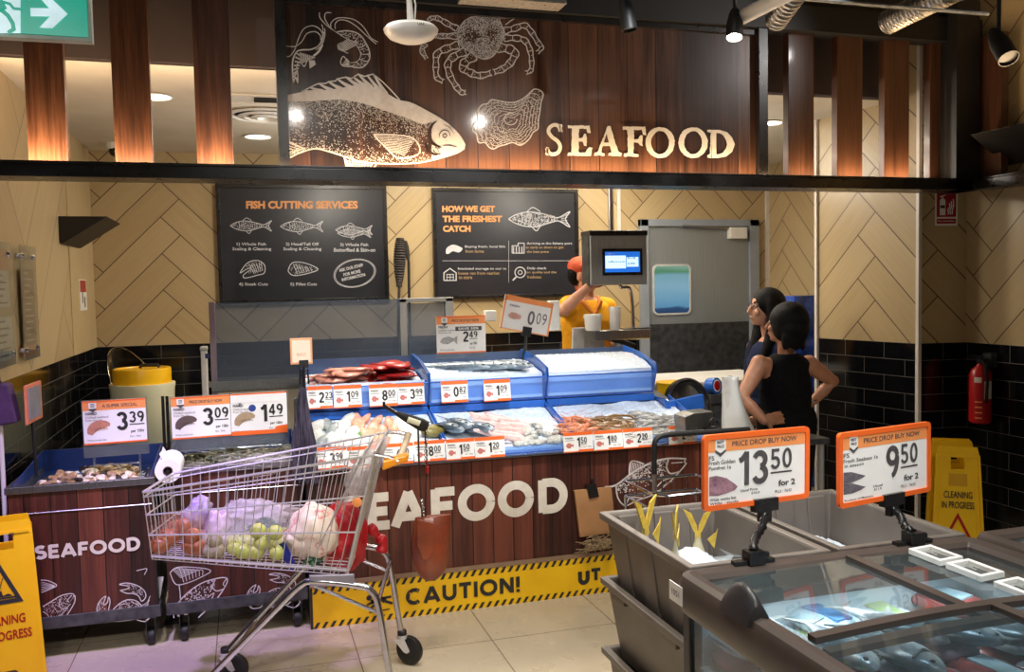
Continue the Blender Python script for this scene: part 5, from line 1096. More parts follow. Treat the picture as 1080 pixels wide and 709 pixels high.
for k in range(44):
    px = rg.uniform(672, 712); py = rg.uniform(437, 462); q = onp(px, py, 4.45, ZLB)
    if q.x < CX1-.08: pr3.put(TR((q.x, q.y, zl(q.y)+.024), rg.uniform(0, 6), rg.uniform(-.4, .4)), 'grey prawn on ice at the right end of the lower tier', 'grey prawns on the counter')
# ------------------------------------------------------------------ cards in front
GC = 'price cards along the counter'
CARDS = [(324.5, 351, 432, 408, '2', '23', 'price card 2.23 in front of the pink fillets', 4.655), (352.5, 382, 431, 407, '1', '09', 'price card 1.09 in front of the pink fillets, next to the 8.00 card', 4.655), (390, 419.5, 429.5, 406, '8', '00', 'price card 8.00 in front of the red fillets', 4.655), (420, 448, 427.5, 405, '3', '99', 'price card 3.99 in front of the red fillets', 4.655),
         (466, 494, 425.5, 402.5, '0', '82', 'price card 0.82 on the upper middle tray', 4.655), (511, 539, 424, 401, '1', '09', 'price card 1.09 on the upper middle tray, right of the 0.82 card', 4.655),
         (333, 366, 496, 473, '3', '90', 'price card 3.90 below the grey and white pieces, behind the shopping trolley', 4.19), (367, 400, 494.5, 472, '1', '30', 'price card 1.30 below the salmon coloured pieces', 4.19), (404, 436.5, 491, 469, '6', '50', 'price card 6.50 left of the lower 8.00 card', 4.19), (437.5, 470, 488, 466, '8', '00', 'price card 8.00 on the lower tier beneath the olive brown piece', 4.19), (471, 501, 486, 464, '1', '50', 'price card 1.50 beneath the silver fish', 4.19), (501.5, 533, 484, 462, '1', '20', 'price card 1.20 beneath the pink squid', 4.19),
         (595, 626, 478, 457, '1', '50', 'price card 1.50 beneath the orange prawns', 4.19), (627, 657.5, 476, 455, '1', '80', 'price card 1.80 beneath the brown prawns', 4.19), (658, 689, 473.5, 453, '2', '20', 'price card 2.20 beneath the brown prawns, rightmost of three', 4.19), (706, 735, 470, 450, '2', '80', 'price card at the right end of the lower tier behind the black handle', 4.19)]
for px0, px1, yb_, yt_, w_, c_, lab, Y in CARDS:
    a = at_y(px0, yb_, Y); e = at_y(px1, yb_-.8, Y); top_ = at_y(px0, yt_, Y)
    small_card(Pl((a.x, Y, a.z), (1, 0, 0), (0, .12, 1)), e.x-a.x, top_.z-a.z, w_, c_, lab, GC)
# bigger signs above the counter
a = at_y(461, 373.5, 5.12); e = at_y(512.5, 373, 5.12); h_ = at_y(461, 334, 5.12).z-a.z; pl = Pl(a, (1, 0, 0), (0, 0, 1))
t = big_card(pl, e.x-a.x, h_, 'PRICE DROP BUY NOW', '2', '49', 'white and orange price sign 2.49 standing above the upper middle tray', pic_fish(pl, (200, 196, 190)), dh=.28)
w_ = e.x-a.x; b = MB(); b.rect(pl, w_*.38, h_*.6, w_*.92, h_*.71, .0015); obj('save_band', b, MT['ink_grey'], t, smooth=0); b = MB(); txt(b, pl, 'SAVE 50%', w_*.44, h_*.625, h_*.065, w_*.42, .0022, .03); obj('save_print', b, MT['card'], t, smooth=0)
b = MB(); b.box(a.x-.004, 5.11, a.z-.03, e.x+.004, 5.135, a.z); obj('acrylic_foot', b, MT['acrylic'], t, smooth=0)
# tilted white card on a clip
YK = 5.0; p00 = at_y(527, 346, YK); p10 = at_y(580, 355.5, YK); p01 = at_y(533, 310, YK); ux = (p10-p00).normalized(); pl = Pl(p00, (ux.x, .1, ux.z), (p01-p00)); w_ = (p10-p00).length; h_ = (p01-p00).length
t = thing('price_sign', 'pale tilted price sign 0.09 on a black clip beside the worker', 'sign', pl.p(w_/2, 0))
b = MB(); b.slab(pl, 0, 0, w_, h_, -.006, 0); obj('card', b, MT['card'], t, smooth=0)
b = MB(); 
for bx in ((0, h_*.84, w_, h_), (0, 0, w_, h_*.03), (0, 0, w_*.035, h_), (w_*.965, 0, w_, h_)): b.rect(pl, *bx, .001)
obj('orange_border', b, MT['orange_lt'], t, smooth=0)
b = MB(); txt(b, pl, '0', w_*.52, h_*.24, h_*.42, w_*.14, .002, .02); txt(b, pl, '0', w_*.7, h_*.3, h_*.34, w_*.09, .002, .0); txt(b, pl, '9', w_*.82, h_*.3, h_*.34, w_*.09, .002, .0); txt(b, pl, 'FRESH', w_*.12, h_*.68, h_*.06, w_*.2, .002, .03); obj('small_lettering', b, mat('pale_ink', (120, 116, 116)), t, smooth=0)
b = MB(); b.poly(pl, [(w_*(.25+.14*x), h_*(.42+.12*y)) for x, y in [(-1, 0), (-.5, .8), (.2, .7), (1, .3), (.9, -.5), (0, -.8), (-.6, -.6)]], .002); obj('picture', b, mat('card_picture', (226, 170, 156)), t, smooth=0)
qb = pl.p(w_*.55, -.01); b = MB(); b.tube([qb, qb+V((0, .02, -.06)), (qb.x, YK+.14, 1.1)], .009, 8); b.slab(pl, w_*.46, -.02, w_*.64, .035, -.012, .006); obj('clip_stand', b, MT['black'], t)
b = MB(); pr_ = at_y(583, 326, YK+.1); b.box(pr_.x-.03, YK+.08, pr_.z-.13, pr_.x+.04, YK+.14, pr_.z+.05); o = obj('scale_printer', b, MT['white'], None, smooth=0, bevel=.012); tag(o, 'small white box behind the pale tilted price sign', 'box')
a = at_y(512, 331, 5.6); b = MB(); b.box(a.x, 5.6, a.z-.05, a.x+.075, 5.66, a.z+.02); tag(obj('wall_socket_box', b, MT['white'], None, smooth=0, bevel=.006), 'small grey white box left of the pale tilted price sign', 'box')
# small orange edged sign with the bundle of bags
YB2 = 4.16; a = at_y(306.5, 385, YB2); e = at_y(330, 385, YB2); tp = at_y(306.5, 357, YB2); pl = Pl(a, (1, 0, 0), (0, 0, 1)); w_ = e.x-a.x; h_ = tp.z-a.z
t = thing('price_sign', 'small orange edged blank sign on a black stand above the bundle of bags', 'sign', ((a.x+e.x)/2, YB2, .75))
b = MB(); b.slab(pl, 0, 0, w_, h_, -.006, 0); obj('frame', b, mat('tan_frame', (222, 160, 110), (210, 146, 98)), t, smooth=0, bevel=.003)
b = MB(); b.slab(pl, w_*.09, h_*.08, w_*.91, h_*.92, 0, .001); obj('card', b, mat('peach_card', (240, 214, 190), (234, 204, 178)), t, smooth=0)
b = MB(); txt(b, pl, 'BAGS', w_*.3, h_*.32, h_*.12, w_*.4, .002, 0); obj('faint_print', b, mat('faint_ink', (206, 160, 130)), t, smooth=0)
xm = a.x+w_*.58; b = MB(); b.slab(pl, w_*.38, -.015, w_*.8, .02, -.01, .006); b.tube([(xm, YB2, a.z), (xm, YB2+.01, a.z-.08), (xm, YB2+.03, .74)], .008, 8)
for k in range(3): b.tube([(xm-.02+.02*k, YB2-.01, a.z-.09), (xm-.014+.015*k, YB2-.02, a.z-.02)], .004, 6)
obj('clip_stand', b, MT['black'], t)
MT['bag_dark'] = mat('bag_film', (84, 78, 92), (30, 27, 36), 14, .22, stretch=(6, 6, .6), bump=.5)
b = MB(); zt_ = at_y(322, 408, YB2).z; zb_ = at_y(322, 505, YB2).z; N = 22; rs = []
for i in range(N+1):
    s = i/N; z = zt_+(zb_-zt_)*s; r_ = .010+.030*min(1, s*1.7)**.8; row = []
    for j in range(40):
        a_ = 2*PI*j/40; k_ = 1+.28*math.sin(a_*9+s*3)*min(1, .3+s)+.1*math.sin(a_*4-s*5); row.append(V((xm-.012+r_*1.1*k_*math.cos(a_), YB2-.035+r_*.62*k_*math.sin(a_), z+(.02*math.sin(a_*6) if i == N else 0))))
    rs.append(row)
b.rings(rs); tag(obj('bag_bundle', b, MT['bag_dark'], None, smooth=60), 'hanging bundle of dark grey plastic bags at the left end of the counter', 'bags')
# ================================================================== two wheeled display carts
MT['blue_dark'] = mat('navy_blue_plastic', (30, 58, 112), (22, 44, 92), 6, .3)
def caster(par, x, y, r=.04, z0=.145, w=.03):
    b = MB(); b.lathe([(r*.55, -w/2), (r*.95, -w/2), (r, -w/3), (r, w/3), (r*.95, w/2), (r*.55, w/2)], (x, y, r+.001), 20, ax=(1, 0, 0)); wh = obj('caster', b, MT['black'], par)
    b = MB(); b.lathe([(r*.55, -w/2-.002), (.01, -w/2-.004), (.01, w/2+.004), (r*.55, w/2+.002)], (x, y, r+.001), 16, ax=(1, 0, 0)); obj('hub', b, MT['steel'], wh)
    b = MB()
    for s_ in (-1, 1): b.box(x+s_*(w/2+.004)-.002, y-.02, r, x+s_*(w/2+.004)+.002, y+.025, z0-.012)
    b.box(x-w/2-.01, y-.03, z0-.016, x+w/2+.01, y+.03, z0); obj('fork', b, MT['steel_dark'], wh, smooth=0)
def cart(x0, x1, lab, art, zt):
    t = thing('display_cart', lab, 'cart', ((x0+x1)/2, FYC, 0)); Y0, Y1 = FYC+.01, 4.92
    b = MB(); b.box(x0+.01, Y0, .2, x1-.01, Y0+.02, zt-.03); obj('front_panel', b, MT['print_wood'], t, smooth=0)
    b = MB(); b.box(x0+.01, Y0+.02, .2, x0+.03, Y1, zt-.03); b.box(x1-.03, Y0+.02, .2, x1-.01, Y1, zt-.03); b.box(x0+.03, Y1-.02, .2, x1-.03, Y1, zt-.03); obj('side_panels', b, MT['steel_dark'], t, smooth=0)
    b = MB(); b.box(x0, Y0-.006, .145, x1, Y1, .2); obj('base_frame', b, MT['steel_dark'], t, smooth=0, bevel=.003)
    b = MB(); b.box(x0, Y0-.012, zt-.03, x1, Y0+.014, zt); b.box(x0, Y0, zt-.03, x0+.02, Y1, zt); b.box(x1-.02, Y0, zt-.03, x1, Y1, zt); obj('top_rim', b, MT['steel_b'], t, smooth=0, bevel=.002)
    b = MB(); b.tube([(x0+.02, Y0-.004, zt-.12), (x1-.02, Y0-.004, zt-.12)], .003, 6); obj('trim_wire', b, MT['alu'], t)
    b = MB(); i = .02
    b.hexa([(x0+i, Y0+.016, zt-.11), (x1-i, Y0+.016, zt-.11), (x1-i, Y1-.03, zt-.06), (x0+i, Y1-.03, zt-.06), (x0+i, Y0+.016, zt-.1), (x1-i, Y0+.016, zt-.1), (x1-i, Y1-.03, zt-.05), (x0+i, Y1-.03, zt-.05)])
    b.box(x0+i, Y1-.03, zt-.1, x1-i, Y1-.015, zt+.05); b.prism([(x0+i, Y0+.016, zt-.1), (x0+i, Y0+.016, zt), (x0+i, Y1-.02, zt+.05), (x0+i, Y1-.02, zt-.1)], (.008, 0, 0)); b.prism([(x1-i-.008, Y0+.016, zt-.1), (x1-i-.008, Y0+.016, zt), (x1-i-.008, Y1-.02, zt+.05), (x1-i-.008, Y1-.02, zt-.1)], (.008, 0, 0)); b.box(x0+i, Y0+.012, zt-.1, x1-i, Y0+.02, zt-.004)
    obj('tray_liner', b, MT['blue_dark'], t, smooth=0)
    for x_ in (x0+.07, x1-.05):
        for y_ in (Y0+.06, Y1-.07): caster(t, x_, y_)
    return t
ca = cart(-1.012, -.408, 'left wheeled display cart with wood print front, SEAFOOD lettering and a crab drawing', 0, .783)
cb = cart(-.385, .243, 'wheeled display cart behind the shopping trolley, with fish and crab drawings on its front', 1, .815)
MT['decal_v'] = MT['decal']
pl = Pl((0, FYC+.008, 0), (1, 0, 0), (0, 0, 1)); a = at_y(37, 590, FYC); e = at_y(148, 581, FYC); tp = at_y(148, 567.5, FYC)
b = MB(); caps(b, pl, 'SEAFOOD', a.x, (a.z+e.z)/2, tp.z-e.z, e.x-a.x, .26, .13, .001); obj('lettering', b, MT['decal_w'], ca, smooth=0)
def crabart(b, C, S):
    C([(690, 262), (740, 252), (800, 262), (850, 285), (885, 320), (890, 360), (860, 390), (835, 350), (790, 332), (745, 330), (695, 308)], 7); C([(695, 308), (740, 300), (768, 285), (740, 272), (690, 265)], 7); C([(860, 290), (840, 320), (860, 345)], 5)
    C([(590, 350), (560, 370), (530, 410), (520, 460), (535, 520), (560, 552), (620, 545), (640, 520)], 7); C([(590, 350), (575, 390), (572, 420), (600, 400), (608, 360), (620, 390), (612, 440), (600, 500), (610, 530)], 7)
    C([(620, 510), (640, 460), (690, 410), (750, 380), (810, 385), (855, 420), (870, 460), (840, 510), (790, 530), (720, 540), (640, 545)], 7); C([(690, 420), (740, 410), (770, 440), (750, 480), (770, 520)], 5); C([(640, 500), (700, 440), (720, 480), (760, 500)], 5); C([(780, 395), (830, 420), (850, 460), (820, 490), (770, 480)], 5)
    for k in range(5): C([(850+k*6, 430+k*12), (900-k*3, 400+k*18), (925-k*6, 350+k*30)], 5)
    C([(850, 480), (900, 470), (925, 500), (890, 540)], 6); C([(820, 530), (880, 545), (920, 520)], 6)
    S([(620, 510), (640, 460), (690, 410), (750, 380), (810, 385), (855, 420), (870, 460), (840, 510), (720, 540)], 300); S([(530, 410), (560, 370), (575, 420), (600, 500), (560, 545), (530, 500)], 160); S([(740, 252), (850, 285), (890, 360), (790, 332), (760, 300)], 160)
def headart(b, C, S):
    C([(110, 430), (170, 395), (240, 352), (300, 335), (338, 335), (345, 350), (320, 390), (352, 350), (350, 400), (310, 470), (260, 540), (215, 592)], 7); C([(245, 370), (232, 410), (250, 445), (290, 440), (320, 410)], 6); C([(330, 345), (300, 380), (310, 400)], 6); C([(180, 540), (240, 500), (300, 440)], 6); C([(110, 470), (150, 500), (180, 590)], 5)
    S([(110, 430), (240, 355), (330, 340), (300, 460), (220, 580), (180, 540), (150, 500)], 420); C([(95, 230), (150, 235), (215, 270), (160, 300), (100, 325)], 6)
    for k in range(6): C([(98, 245+k*13), (200, 270+k*2)], 3)
pl = Yp(FYC+.0085, 30, 580, 7.2); b = MB(); Cf = lambda pts, w_: b.ribbon(pl, [(p.x, p.y) for p in cr(pts, 5)], w_, .001); Sf = lambda poly, n: stip(b, pl, poly, n*2, lambda x, y: .5, 4, .001, n)
crabart(b, Cf, Sf); obj('crab_drawing', b, MT['decal'], ca, smooth=0)
b = MB(); headart(b, Cf, Sf); C = Cf; C([(820, 160), (860, 150), (900, 145), (880, 190)], 5); obj('fish_drawing', b, MT['decal'], ca, smooth=0)
pl = Yp(FYC+.0085, 140, 540, 4.195); b = MB()
Cf([(182, 470), (185, 430), (230, 370), (300, 318), (370, 295), (412, 292), (418, 310), (400, 345), (360, 400), (320, 440), (290, 468)], 5); Cf([(365, 300), (352, 330), (370, 350), (400, 342)], 5); Cf([(415, 295), (400, 320), (412, 330)], 4); Cf([(330, 380), (360, 360), (330, 420)], 4); Cf([(165, 270), (190, 320), (240, 315), (300, 290), (345, 262), (300, 248), (200, 245), (165, 270)], 4); Cf([(205, 320), (210, 400), (180, 440)], 4)
for k in range(7): Cf([(180+k*5, 262+k*5), (205+k*16, 250+k*1), (225+k*14, 310-k*5)], 3)
Sf([(182, 470), (230, 370), (300, 318), (370, 295), (360, 350), (300, 400), (250, 450)], 500); obj('fish_drawing', b, MT['decal'], cb, smooth=0)
pl = Yp(FYC+.0085, 140-72, 540-29, 4.9); b = MB(); base = pl
class Off:
    n = V((0, -1, 0))
    def p(s, u, v, d=0): return Yp(FYC+.0085, 140, 540, 4.195).p(505+(u-520)*.58, 270+(v-250)*.52, d)
pl = Off(); crabart(b, Cf, Sf); obj('crab_drawing', b, MT['decal'], cb, smooth=0)
# ice and shellfish in the carts
GB = 'crushed ice beds in the carts'
iced('ice', 'crushed ice under the shells in the left cart', -.985, -.435, FYC+.05, 4.86, lambda x, y: .695+.03*(y-4.25)+.02*math.exp(-((x+.7)/.2)**2), .672, amp=.012, group=GB)
iced('ice', 'crushed ice under the grey prawns in the cart behind the trolley', -.36, .215, FYC+.05, 4.86, lambda x, y: .735+.03*(y-4.25), .705, amp=.012, group=GB)
shp = piece_proto('shellfish', 'brown and cream shell', 'shellfish', .06, .045, .022, mat('shell_brown', (196, 160, 110), (84, 64, 44), 40, .4), 0, .2, 12); shw = piece_proto('shellfish', 'cream shell', 'shellfish', .06, .045, .02, mat('shell_cream', (236, 224, 200), (206, 188, 156), 40, .4), 0, .2, 13); shk = piece_proto('shellfish', 'dark shell', 'shellfish', .055, .03, .02, mat('shell_dark', (58, 48, 40), (30, 26, 24), 40, .4), 0, .2, 14)
rg = random.Random(21)
for k in range(120):
    x = rg.gauss(-.7, .13); y = rg.uniform(FYC+.07, 4.75)
    if not -.96 < x < -.46: continue
    z = .695+.03*(y-4.25)+.02*math.exp(-((x+.7)/.2)**2)+.006+rg.random()*.022
    P_, l_ = ((shp, 'brown and cream shell'), (shw, 'plain cream shell'), (shk, 'dark shell'))[0 if k % 5 < 2 else 1 if k % 5 < 4 else 2]
    P_.put(TR((x, y, z), rg.uniform(0, 6), rg.uniform(-.7, .7), rg.uniform(-.6, .6)), l_+' heaped on ice in the left cart', l_+'s in the left cart')
pg = prawn_proto('prawn', .13, (132, 130, 108), (84, 84, 72), 'olive grey prawn'); 
for k in range(58):
    x = rg.uniform(-.33, .03); y = rg.uniform(FYC+.07, 4.8); pg.put(TR((x, y, .735+.03*(y-4.25)+.01+.02*rg.random()), rg.uniform(0, 6), rg.uniform(-.5, .5)), 'olive grey prawn heaped left in the cart behind the trolley', 'olive grey prawns in the cart')
pw = prawn_proto('prawn', .11, (190, 184, 172), (150, 146, 138), 'pale grey prawn')
for k in range(50):
    x = rg.uniform(-.05, .2); y = rg.uniform(FYC+.07, 4.8); pw.put(TR((x, y, .735+.03*(y-4.25)+.01+.018*rg.random()), rg.uniform(0, 6), rg.uniform(-.5, .5)), 'pale grey prawn heaped right in the cart behind the trolley', 'pale grey prawns in the cart')
# sign stands on the carts
def stand(px, Y, head, wh, ce, lab, c, zfoot, par=None, foot='per 100g', side=0):
    a = at_y(*px[0], Y); e = at_y(*px[1], Y); tp = at_y(*px[2], Y); ux = (e-a); pl = Pl(a, (ux.x, 0, ux.z), (tp.x-a.x, 0, tp.z-a.z)); w_ = ux.length; h_ = (tp-a).length
    t = big_card(pl, w_, h_, head, wh, ce, lab, pic_prawn(pl, c), foot=foot, sub='FARMED')
    b = MB(); b.slab(pl, -.006, -.06, w_+.006, h_+.004, -.012, -.006); b.slab(pl, 0, -.06, w_, -.002, -.006, .003); obj('acrylic_holder', b, MT['acrylic'], t, smooth=0)
    cxm = pl.p(w_*.5, 0).x; b = MB()
    for dx in (-.1, .1): b.tube([(cxm+dx, Y+.012, a.z-.06), (cxm+dx, Y+.01, zfoot+.02), (cxm+dx, Y-.1, zfoot)], .006, 6)
    b.tube([(cxm-.1, Y-.0, zfoot+.09), (cxm+.1, Y-.0, zfoot+.09)], .005, 6); obj('acrylic_stand', b, MT['acrylic'], t)
    return t, pl, w_, h_
stand([(89, 470), (155.5, 465), (85, 424)], 4.55, 'A SUPER SPECIAL', '3', '39', 'price sign 3.39 with a prawn picture above the left cart', (222, 150, 120), .71)
stand([(182, 464), (244, 459.5), (178.5, 420)], 4.55, 'PRICE DROP BUY NOW', '3', '09', 'price sign 3.09 with a dark prawn picture on the second cart', (110, 90, 84), .75)
t, pl, w_, h_ = stand([(244.5, 460), (303.5, 456), (242, 416)], 4.55, ' ', '1', '49', 'price sign 1.49 with a blue badge on the second cart', (196, 166, 130), .75)
b = MB(); b.rect(pl, 0, h_*.775, w_, h_*.965, .0022); obj('white_top', b, MT['card'], t, smooth=0)
b = MB(); b.poly(pl, arc(w_*.38, h_*.64, h_*.085, h_*.085, 0, 360, 20)[:-1], .002); obj('blue_badge', b, mat('badge_blue', (44, 70, 150)), t, smooth=0)
b = MB(); b.poly(pl, [(w_*.72, .02*h_), (w_, .02*h_), (w_, .2*h_), (w_*.8, .17*h_)], .0018); b.rect(pl, 0, 0, w_, .1*h_, .0017); obj('orange_corner', b, MT['orange'], t, smooth=0)
# twin black rods between the carts
b = MB(); q = at_y(171.5, 418, 4.6); q2 = at_y(176, 418, 4.6)
b.tube([(q.x, 4.6, .0), (q.x, 4.6, q.z)], .0075, 8); b.tube([(q2.x, 4.6, 0.0), (q2.x, 4.6, q2.z)], .0075, 8); b.box(q.x-.03, 4.54, 0, q2.x+.03, 4.66, .012); b.box(q.x-.006, 4.595, .5, q2.x+.006, 4.605, .52)
tag(obj('sign_post', b, MT['black_gloss']), 'pair of upright black rods between the two carts', 'post')
# paper roll between the carts
q = at_y(177, 497, 4.13); r_ = .055; t = thing('paper_roll', 'white paper roll seen end on, hanging in the gap between the two carts', 'paper roll', q-V((0, 0, r_)))
b = MB(); N = 36; ring = lambda r, y: [V((q.x+r*math.cos(2*PI*j/N)*1.0, y, q.z+r*math.sin(2*PI*j/N))) for j in range(N)]
b.rings([ring(.02, 4.13), ring(r_-.002, 4.13), ring(r_, 4.135), ring(r_, 4.36), ring(.02, 4.36)], cap=False); obj('paper', b, mat('tissue_white', (242, 238, 236), (230, 226, 226), 30, .7), t)
b = MB(); b.rings([ring(.021, 4.128), ring(.021, 4.362), ring(.017, 4.362), ring(.017, 4.128)], cap=False, closed=True); obj('core', b, mat('card_core', (120, 92, 70)), t)
b = MB(); b.tube([(q.x, 4.11, q.z), (q.x, 4.42, q.z), (q.x, 4.6, q.z)], .008, 8); obj('holder_rod', b, MT['black'], t)
b = MB(); b.grid(lambda u, v: V((q.x-.012+.0*u+(r_-.004)*(.1-1.2*u*0), 4.14+.2*v, q.z+r_+.002+.03*u+.01*math.sin(v*7)*u)) if False else V((q.x-.02-.012*u, 4.14+.2*v, q.z+r_*.93+.022*u+.004*math.sin(v*9)*u)), 6, 8); obj('loose_sheet', b, MT['white'], t, smooth=60, thick=.0015)
q = at_y(168, 618, 4.32); b = MB(); q2 = at_y(166, 632, 4.32); b.prism([q+V((-.004, 0, .04)), q+V((.02, 0, .04)), q2+V((.012, 0, 0)), q2+V((-.016, 0, 0))], (0, .003, 0)); tag(obj('paper_strip', b, MT['white'], smooth=0), 'white paper strip hanging under the gap between the two carts', 'paper')
# pole, purple tote and framed sign at the left edge
b = MB(); q = at_y(2, 480, 4.1); q.y = 4.33; q.x = at_y(2, 480, 4.33).x; zt_ = at_y(2, 436, 4.33).z; b.tube([(q.x, q.y, 0), (q.x, q.y, zt_)], .01, 10); b.tube([(q.x, q.y, zt_), (q.x-.3, q.y, zt_)], .01, 10); b.tube([(q.x-.3, q.y, 0), (q.x-.3, q.y, zt_)], .01, 10); tag(obj('rail_stand', b, MT['strip']), 'pale metal rail post beside the left cart, below the purple bag', 'post')
MT['purple'] = mat('purple_cloth', (78, 44, 84), (60, 34, 66), 20, .7)
YQ = 4.29; b = MB(); P_ = [at_y(x, y, YQ) for x, y in ((-14, 404), (8, 406), (12, 420), (18, 446), (2, 449), (-16, 450))]; b.prism(P_, (0, .09, 0)); t = obj('tote_bag', b, MT['purple'], None, smooth=0, bevel=.008); tag(t, 'dark purple cloth bag hanging from the pale rail post', 'bag')
b = MB(); b.tube([at_y(-6, 404, YQ+.05), at_y(-4, 392, YQ+.05), at_y(0, 404, YQ+.05)], .006, 6); obj('handle', b, MT['purple'], t)
YQ = 4.32; P0 = at_y(29, 449, YQ); P1_ = at_y(45.5, 444, YQ+.26); P2 = at_y(27, 407, YQ); ux = V((P1_.x-P0.x, .26, 0)); pl = Pl(P0, ux, (0, 0, 1)); w_ = V((ux.x, ux.y, 0)).length; h_ = P2.z-P0.z
t = thing('price_sign', 'orange framed sign seen almost edge on, above the left end of the left cart', 'sign', P0)
b = MB(); b.slab(pl, 0, 0, w_, h_, -.01, 0); obj('frame', b, mat('salmon_frame', (216, 128, 92), (206, 116, 82)), t, smooth=0, bevel=.004)
b = MB(); b.slab(pl, w_*.12, h_*.1, w_*.88, h_*.9, 0, .002); obj('grey_face', b, mat('grey_face', (138, 140, 148), (122, 124, 132)), t, smooth=0)
b = MB(); b.tube([pl.p(w_*.4, .0, -.006), V((pl.p(w_*.4, 0).x, pl.p(w_*.4, 0).y, .79))], .007, 8); obj('stand_rod', b, MT['black'], t)
# ================================================================== shopping trolley
A_ = math.radians(14); TF = V((-math.cos(A_), math.sin(A_), 0)); TN = V((-math.sin(A_), -math.cos(A_), 0)); TO = V((.545, 3.465, 0))
def tp_(s, t, z): return TO+TF*s+TN*t+V((0, 0, z))
MT['wire'] = shiny('trolley_wire', (222, 220, 220), (198, 196, 200), .3, (3, 3, 3), .55); MT['tubes'] = shiny('trolley_tube', (206, 206, 214), (180, 180, 190), .2, (3, 3, 3))
tr = thing('shopping_trolley', 'chrome wire shopping trolley filled with groceries in front of the display carts', 'trolley', TO)
FS, RS_T, RS_B = .915, .045, .165
def rim(s): k = (s-RS_T)/(FS-RS_T); return .26+(.165-.26)*k, 1.0+(.868-1.0)*k      # half width, height of the top rail
def bot(s): k = (s-RS_B)/(FS-.015-RS_B); return .24+(.145-.24)*k, .553+(.61-.553)*k
def side(u, v, sg):          # u along (rear..front), v up
    sb = RS_B+(FS-.015-RS_B)*u; st = RS_T+(FS-RS_T)*u; wb, zb_ = bot(sb); wt, zt_ = rim(st)
    return tp_(sb+(st-sb)*v, sg*(wb+(wt-wb)*v), zb_+(zt_-zb_)*v)
for sg, nm in ((1, 'near'), (-1, 'far')):
    b = MB()
    for v, r in ((1, .0052), (.93, .0032), (.66, .0032), (.36, .0034), (.04, .0042)): b.tube([side(0, v, sg), side(.5, v, sg), side(1, v, sg)], r, 6)
    for k in range(25): u = k/24; b.tube([side(u, 0, sg), side(u, .5, sg), side(u, 1, sg)], .0019, 5)
    obj('side_grid', b, MT['wire'], tr)
b = MB()
for v, r in ((1, .0052), (.93, .003), (.66, .0032), (.36, .0034), (.04, .0042)): b.tube([side(1, v, 1), side(1, v, -1)], r, 6)
for k in range(9): f_ = k/8; b.tube([side(1, 0, 1).lerp(side(1, 0, -1), f_), side(1, 1, 1).lerp(side(1, 1, -1), f_)], .002, 5)
obj('front_grid', b, MT['wire'], tr)
b = MB()
for k in range(13): f_ = k/12; b.tube([side(0, 0, 1).lerp(side(0, 0, -1), f_), side(1, 0, 1).lerp(side(1, 0, -1), f_)], .002, 5)
for k in range(16): u = k/15; b.tube([side(u, 0, 1), side(u, 0, -1)], .0022, 5)
obj('bottom_grid', b, MT['wire'], tr)
b = MB()
g4 = [side(0, 0, 1), side(0, 0, -1), side(0, 1, -1)+V((0, 0, .012)), side(0, 1, 1)+V((0, 0, .012))]; gp_ = lambda u, v: g4[0].lerp(g4[1], u).lerp(g4[3].lerp(g4[2], u), v)
for k in range(27): b.tube([gp_(k/26, 0), gp_(k/26, 1)], .0024, 5)
for k in range(36): b.tube([gp_(0, k/35), gp_(1, k/35)], .0022, 5)
b.tube([gp_(0, 0), gp_(1, 0), gp_(1, 1), gp_(0, 1)], .005, 6, closed=True); obj('rear_gate', b, MT['wire'], tr)
b = MB()     # seat flap frame inside the rear gate
c0, c1 = side(.17, .2, 1)+TN*-.015, side(.06, 1.0, 1)+TN*-.02; d0, d1 = side(.17, .2, -1)+TN*.015, side(.06, 1.0, -1)+TN*.02
for k in range(9): b.tube([c0.lerp(d0, k/8), c1.lerp(d1, k/8)], .002, 5)
for q in ((c0, d0), (c1, d1), (c0.lerp(c1, .5), d0.lerp(d1, .5))): b.tube(q, .003, 6)
obj('seat_grid', b, MT['wire'], tr)
b = MB(); q0 = side(0, .02, 1)
pl = Pl(tp_(.30, .247, .53), -TF, (0, 0, 1)); b.slab(pl, 0, -.012, .165, .03, -.006, .006); obj('frame_plate', b, mat('plate_grey', (176, 170, 186), (160, 154, 170), rough=.35, metal=.6), tr, smooth=0, bevel=.004)
b = MB(); q = side(.03, .62, 1)+TN*.006; b.lathe([(.001, 0), (.017, .002), (.018, .008), (.01, .01), (.001, .01)], q, 18, ax=TN); obj('badge', b, MT['orange_lt'], tr)
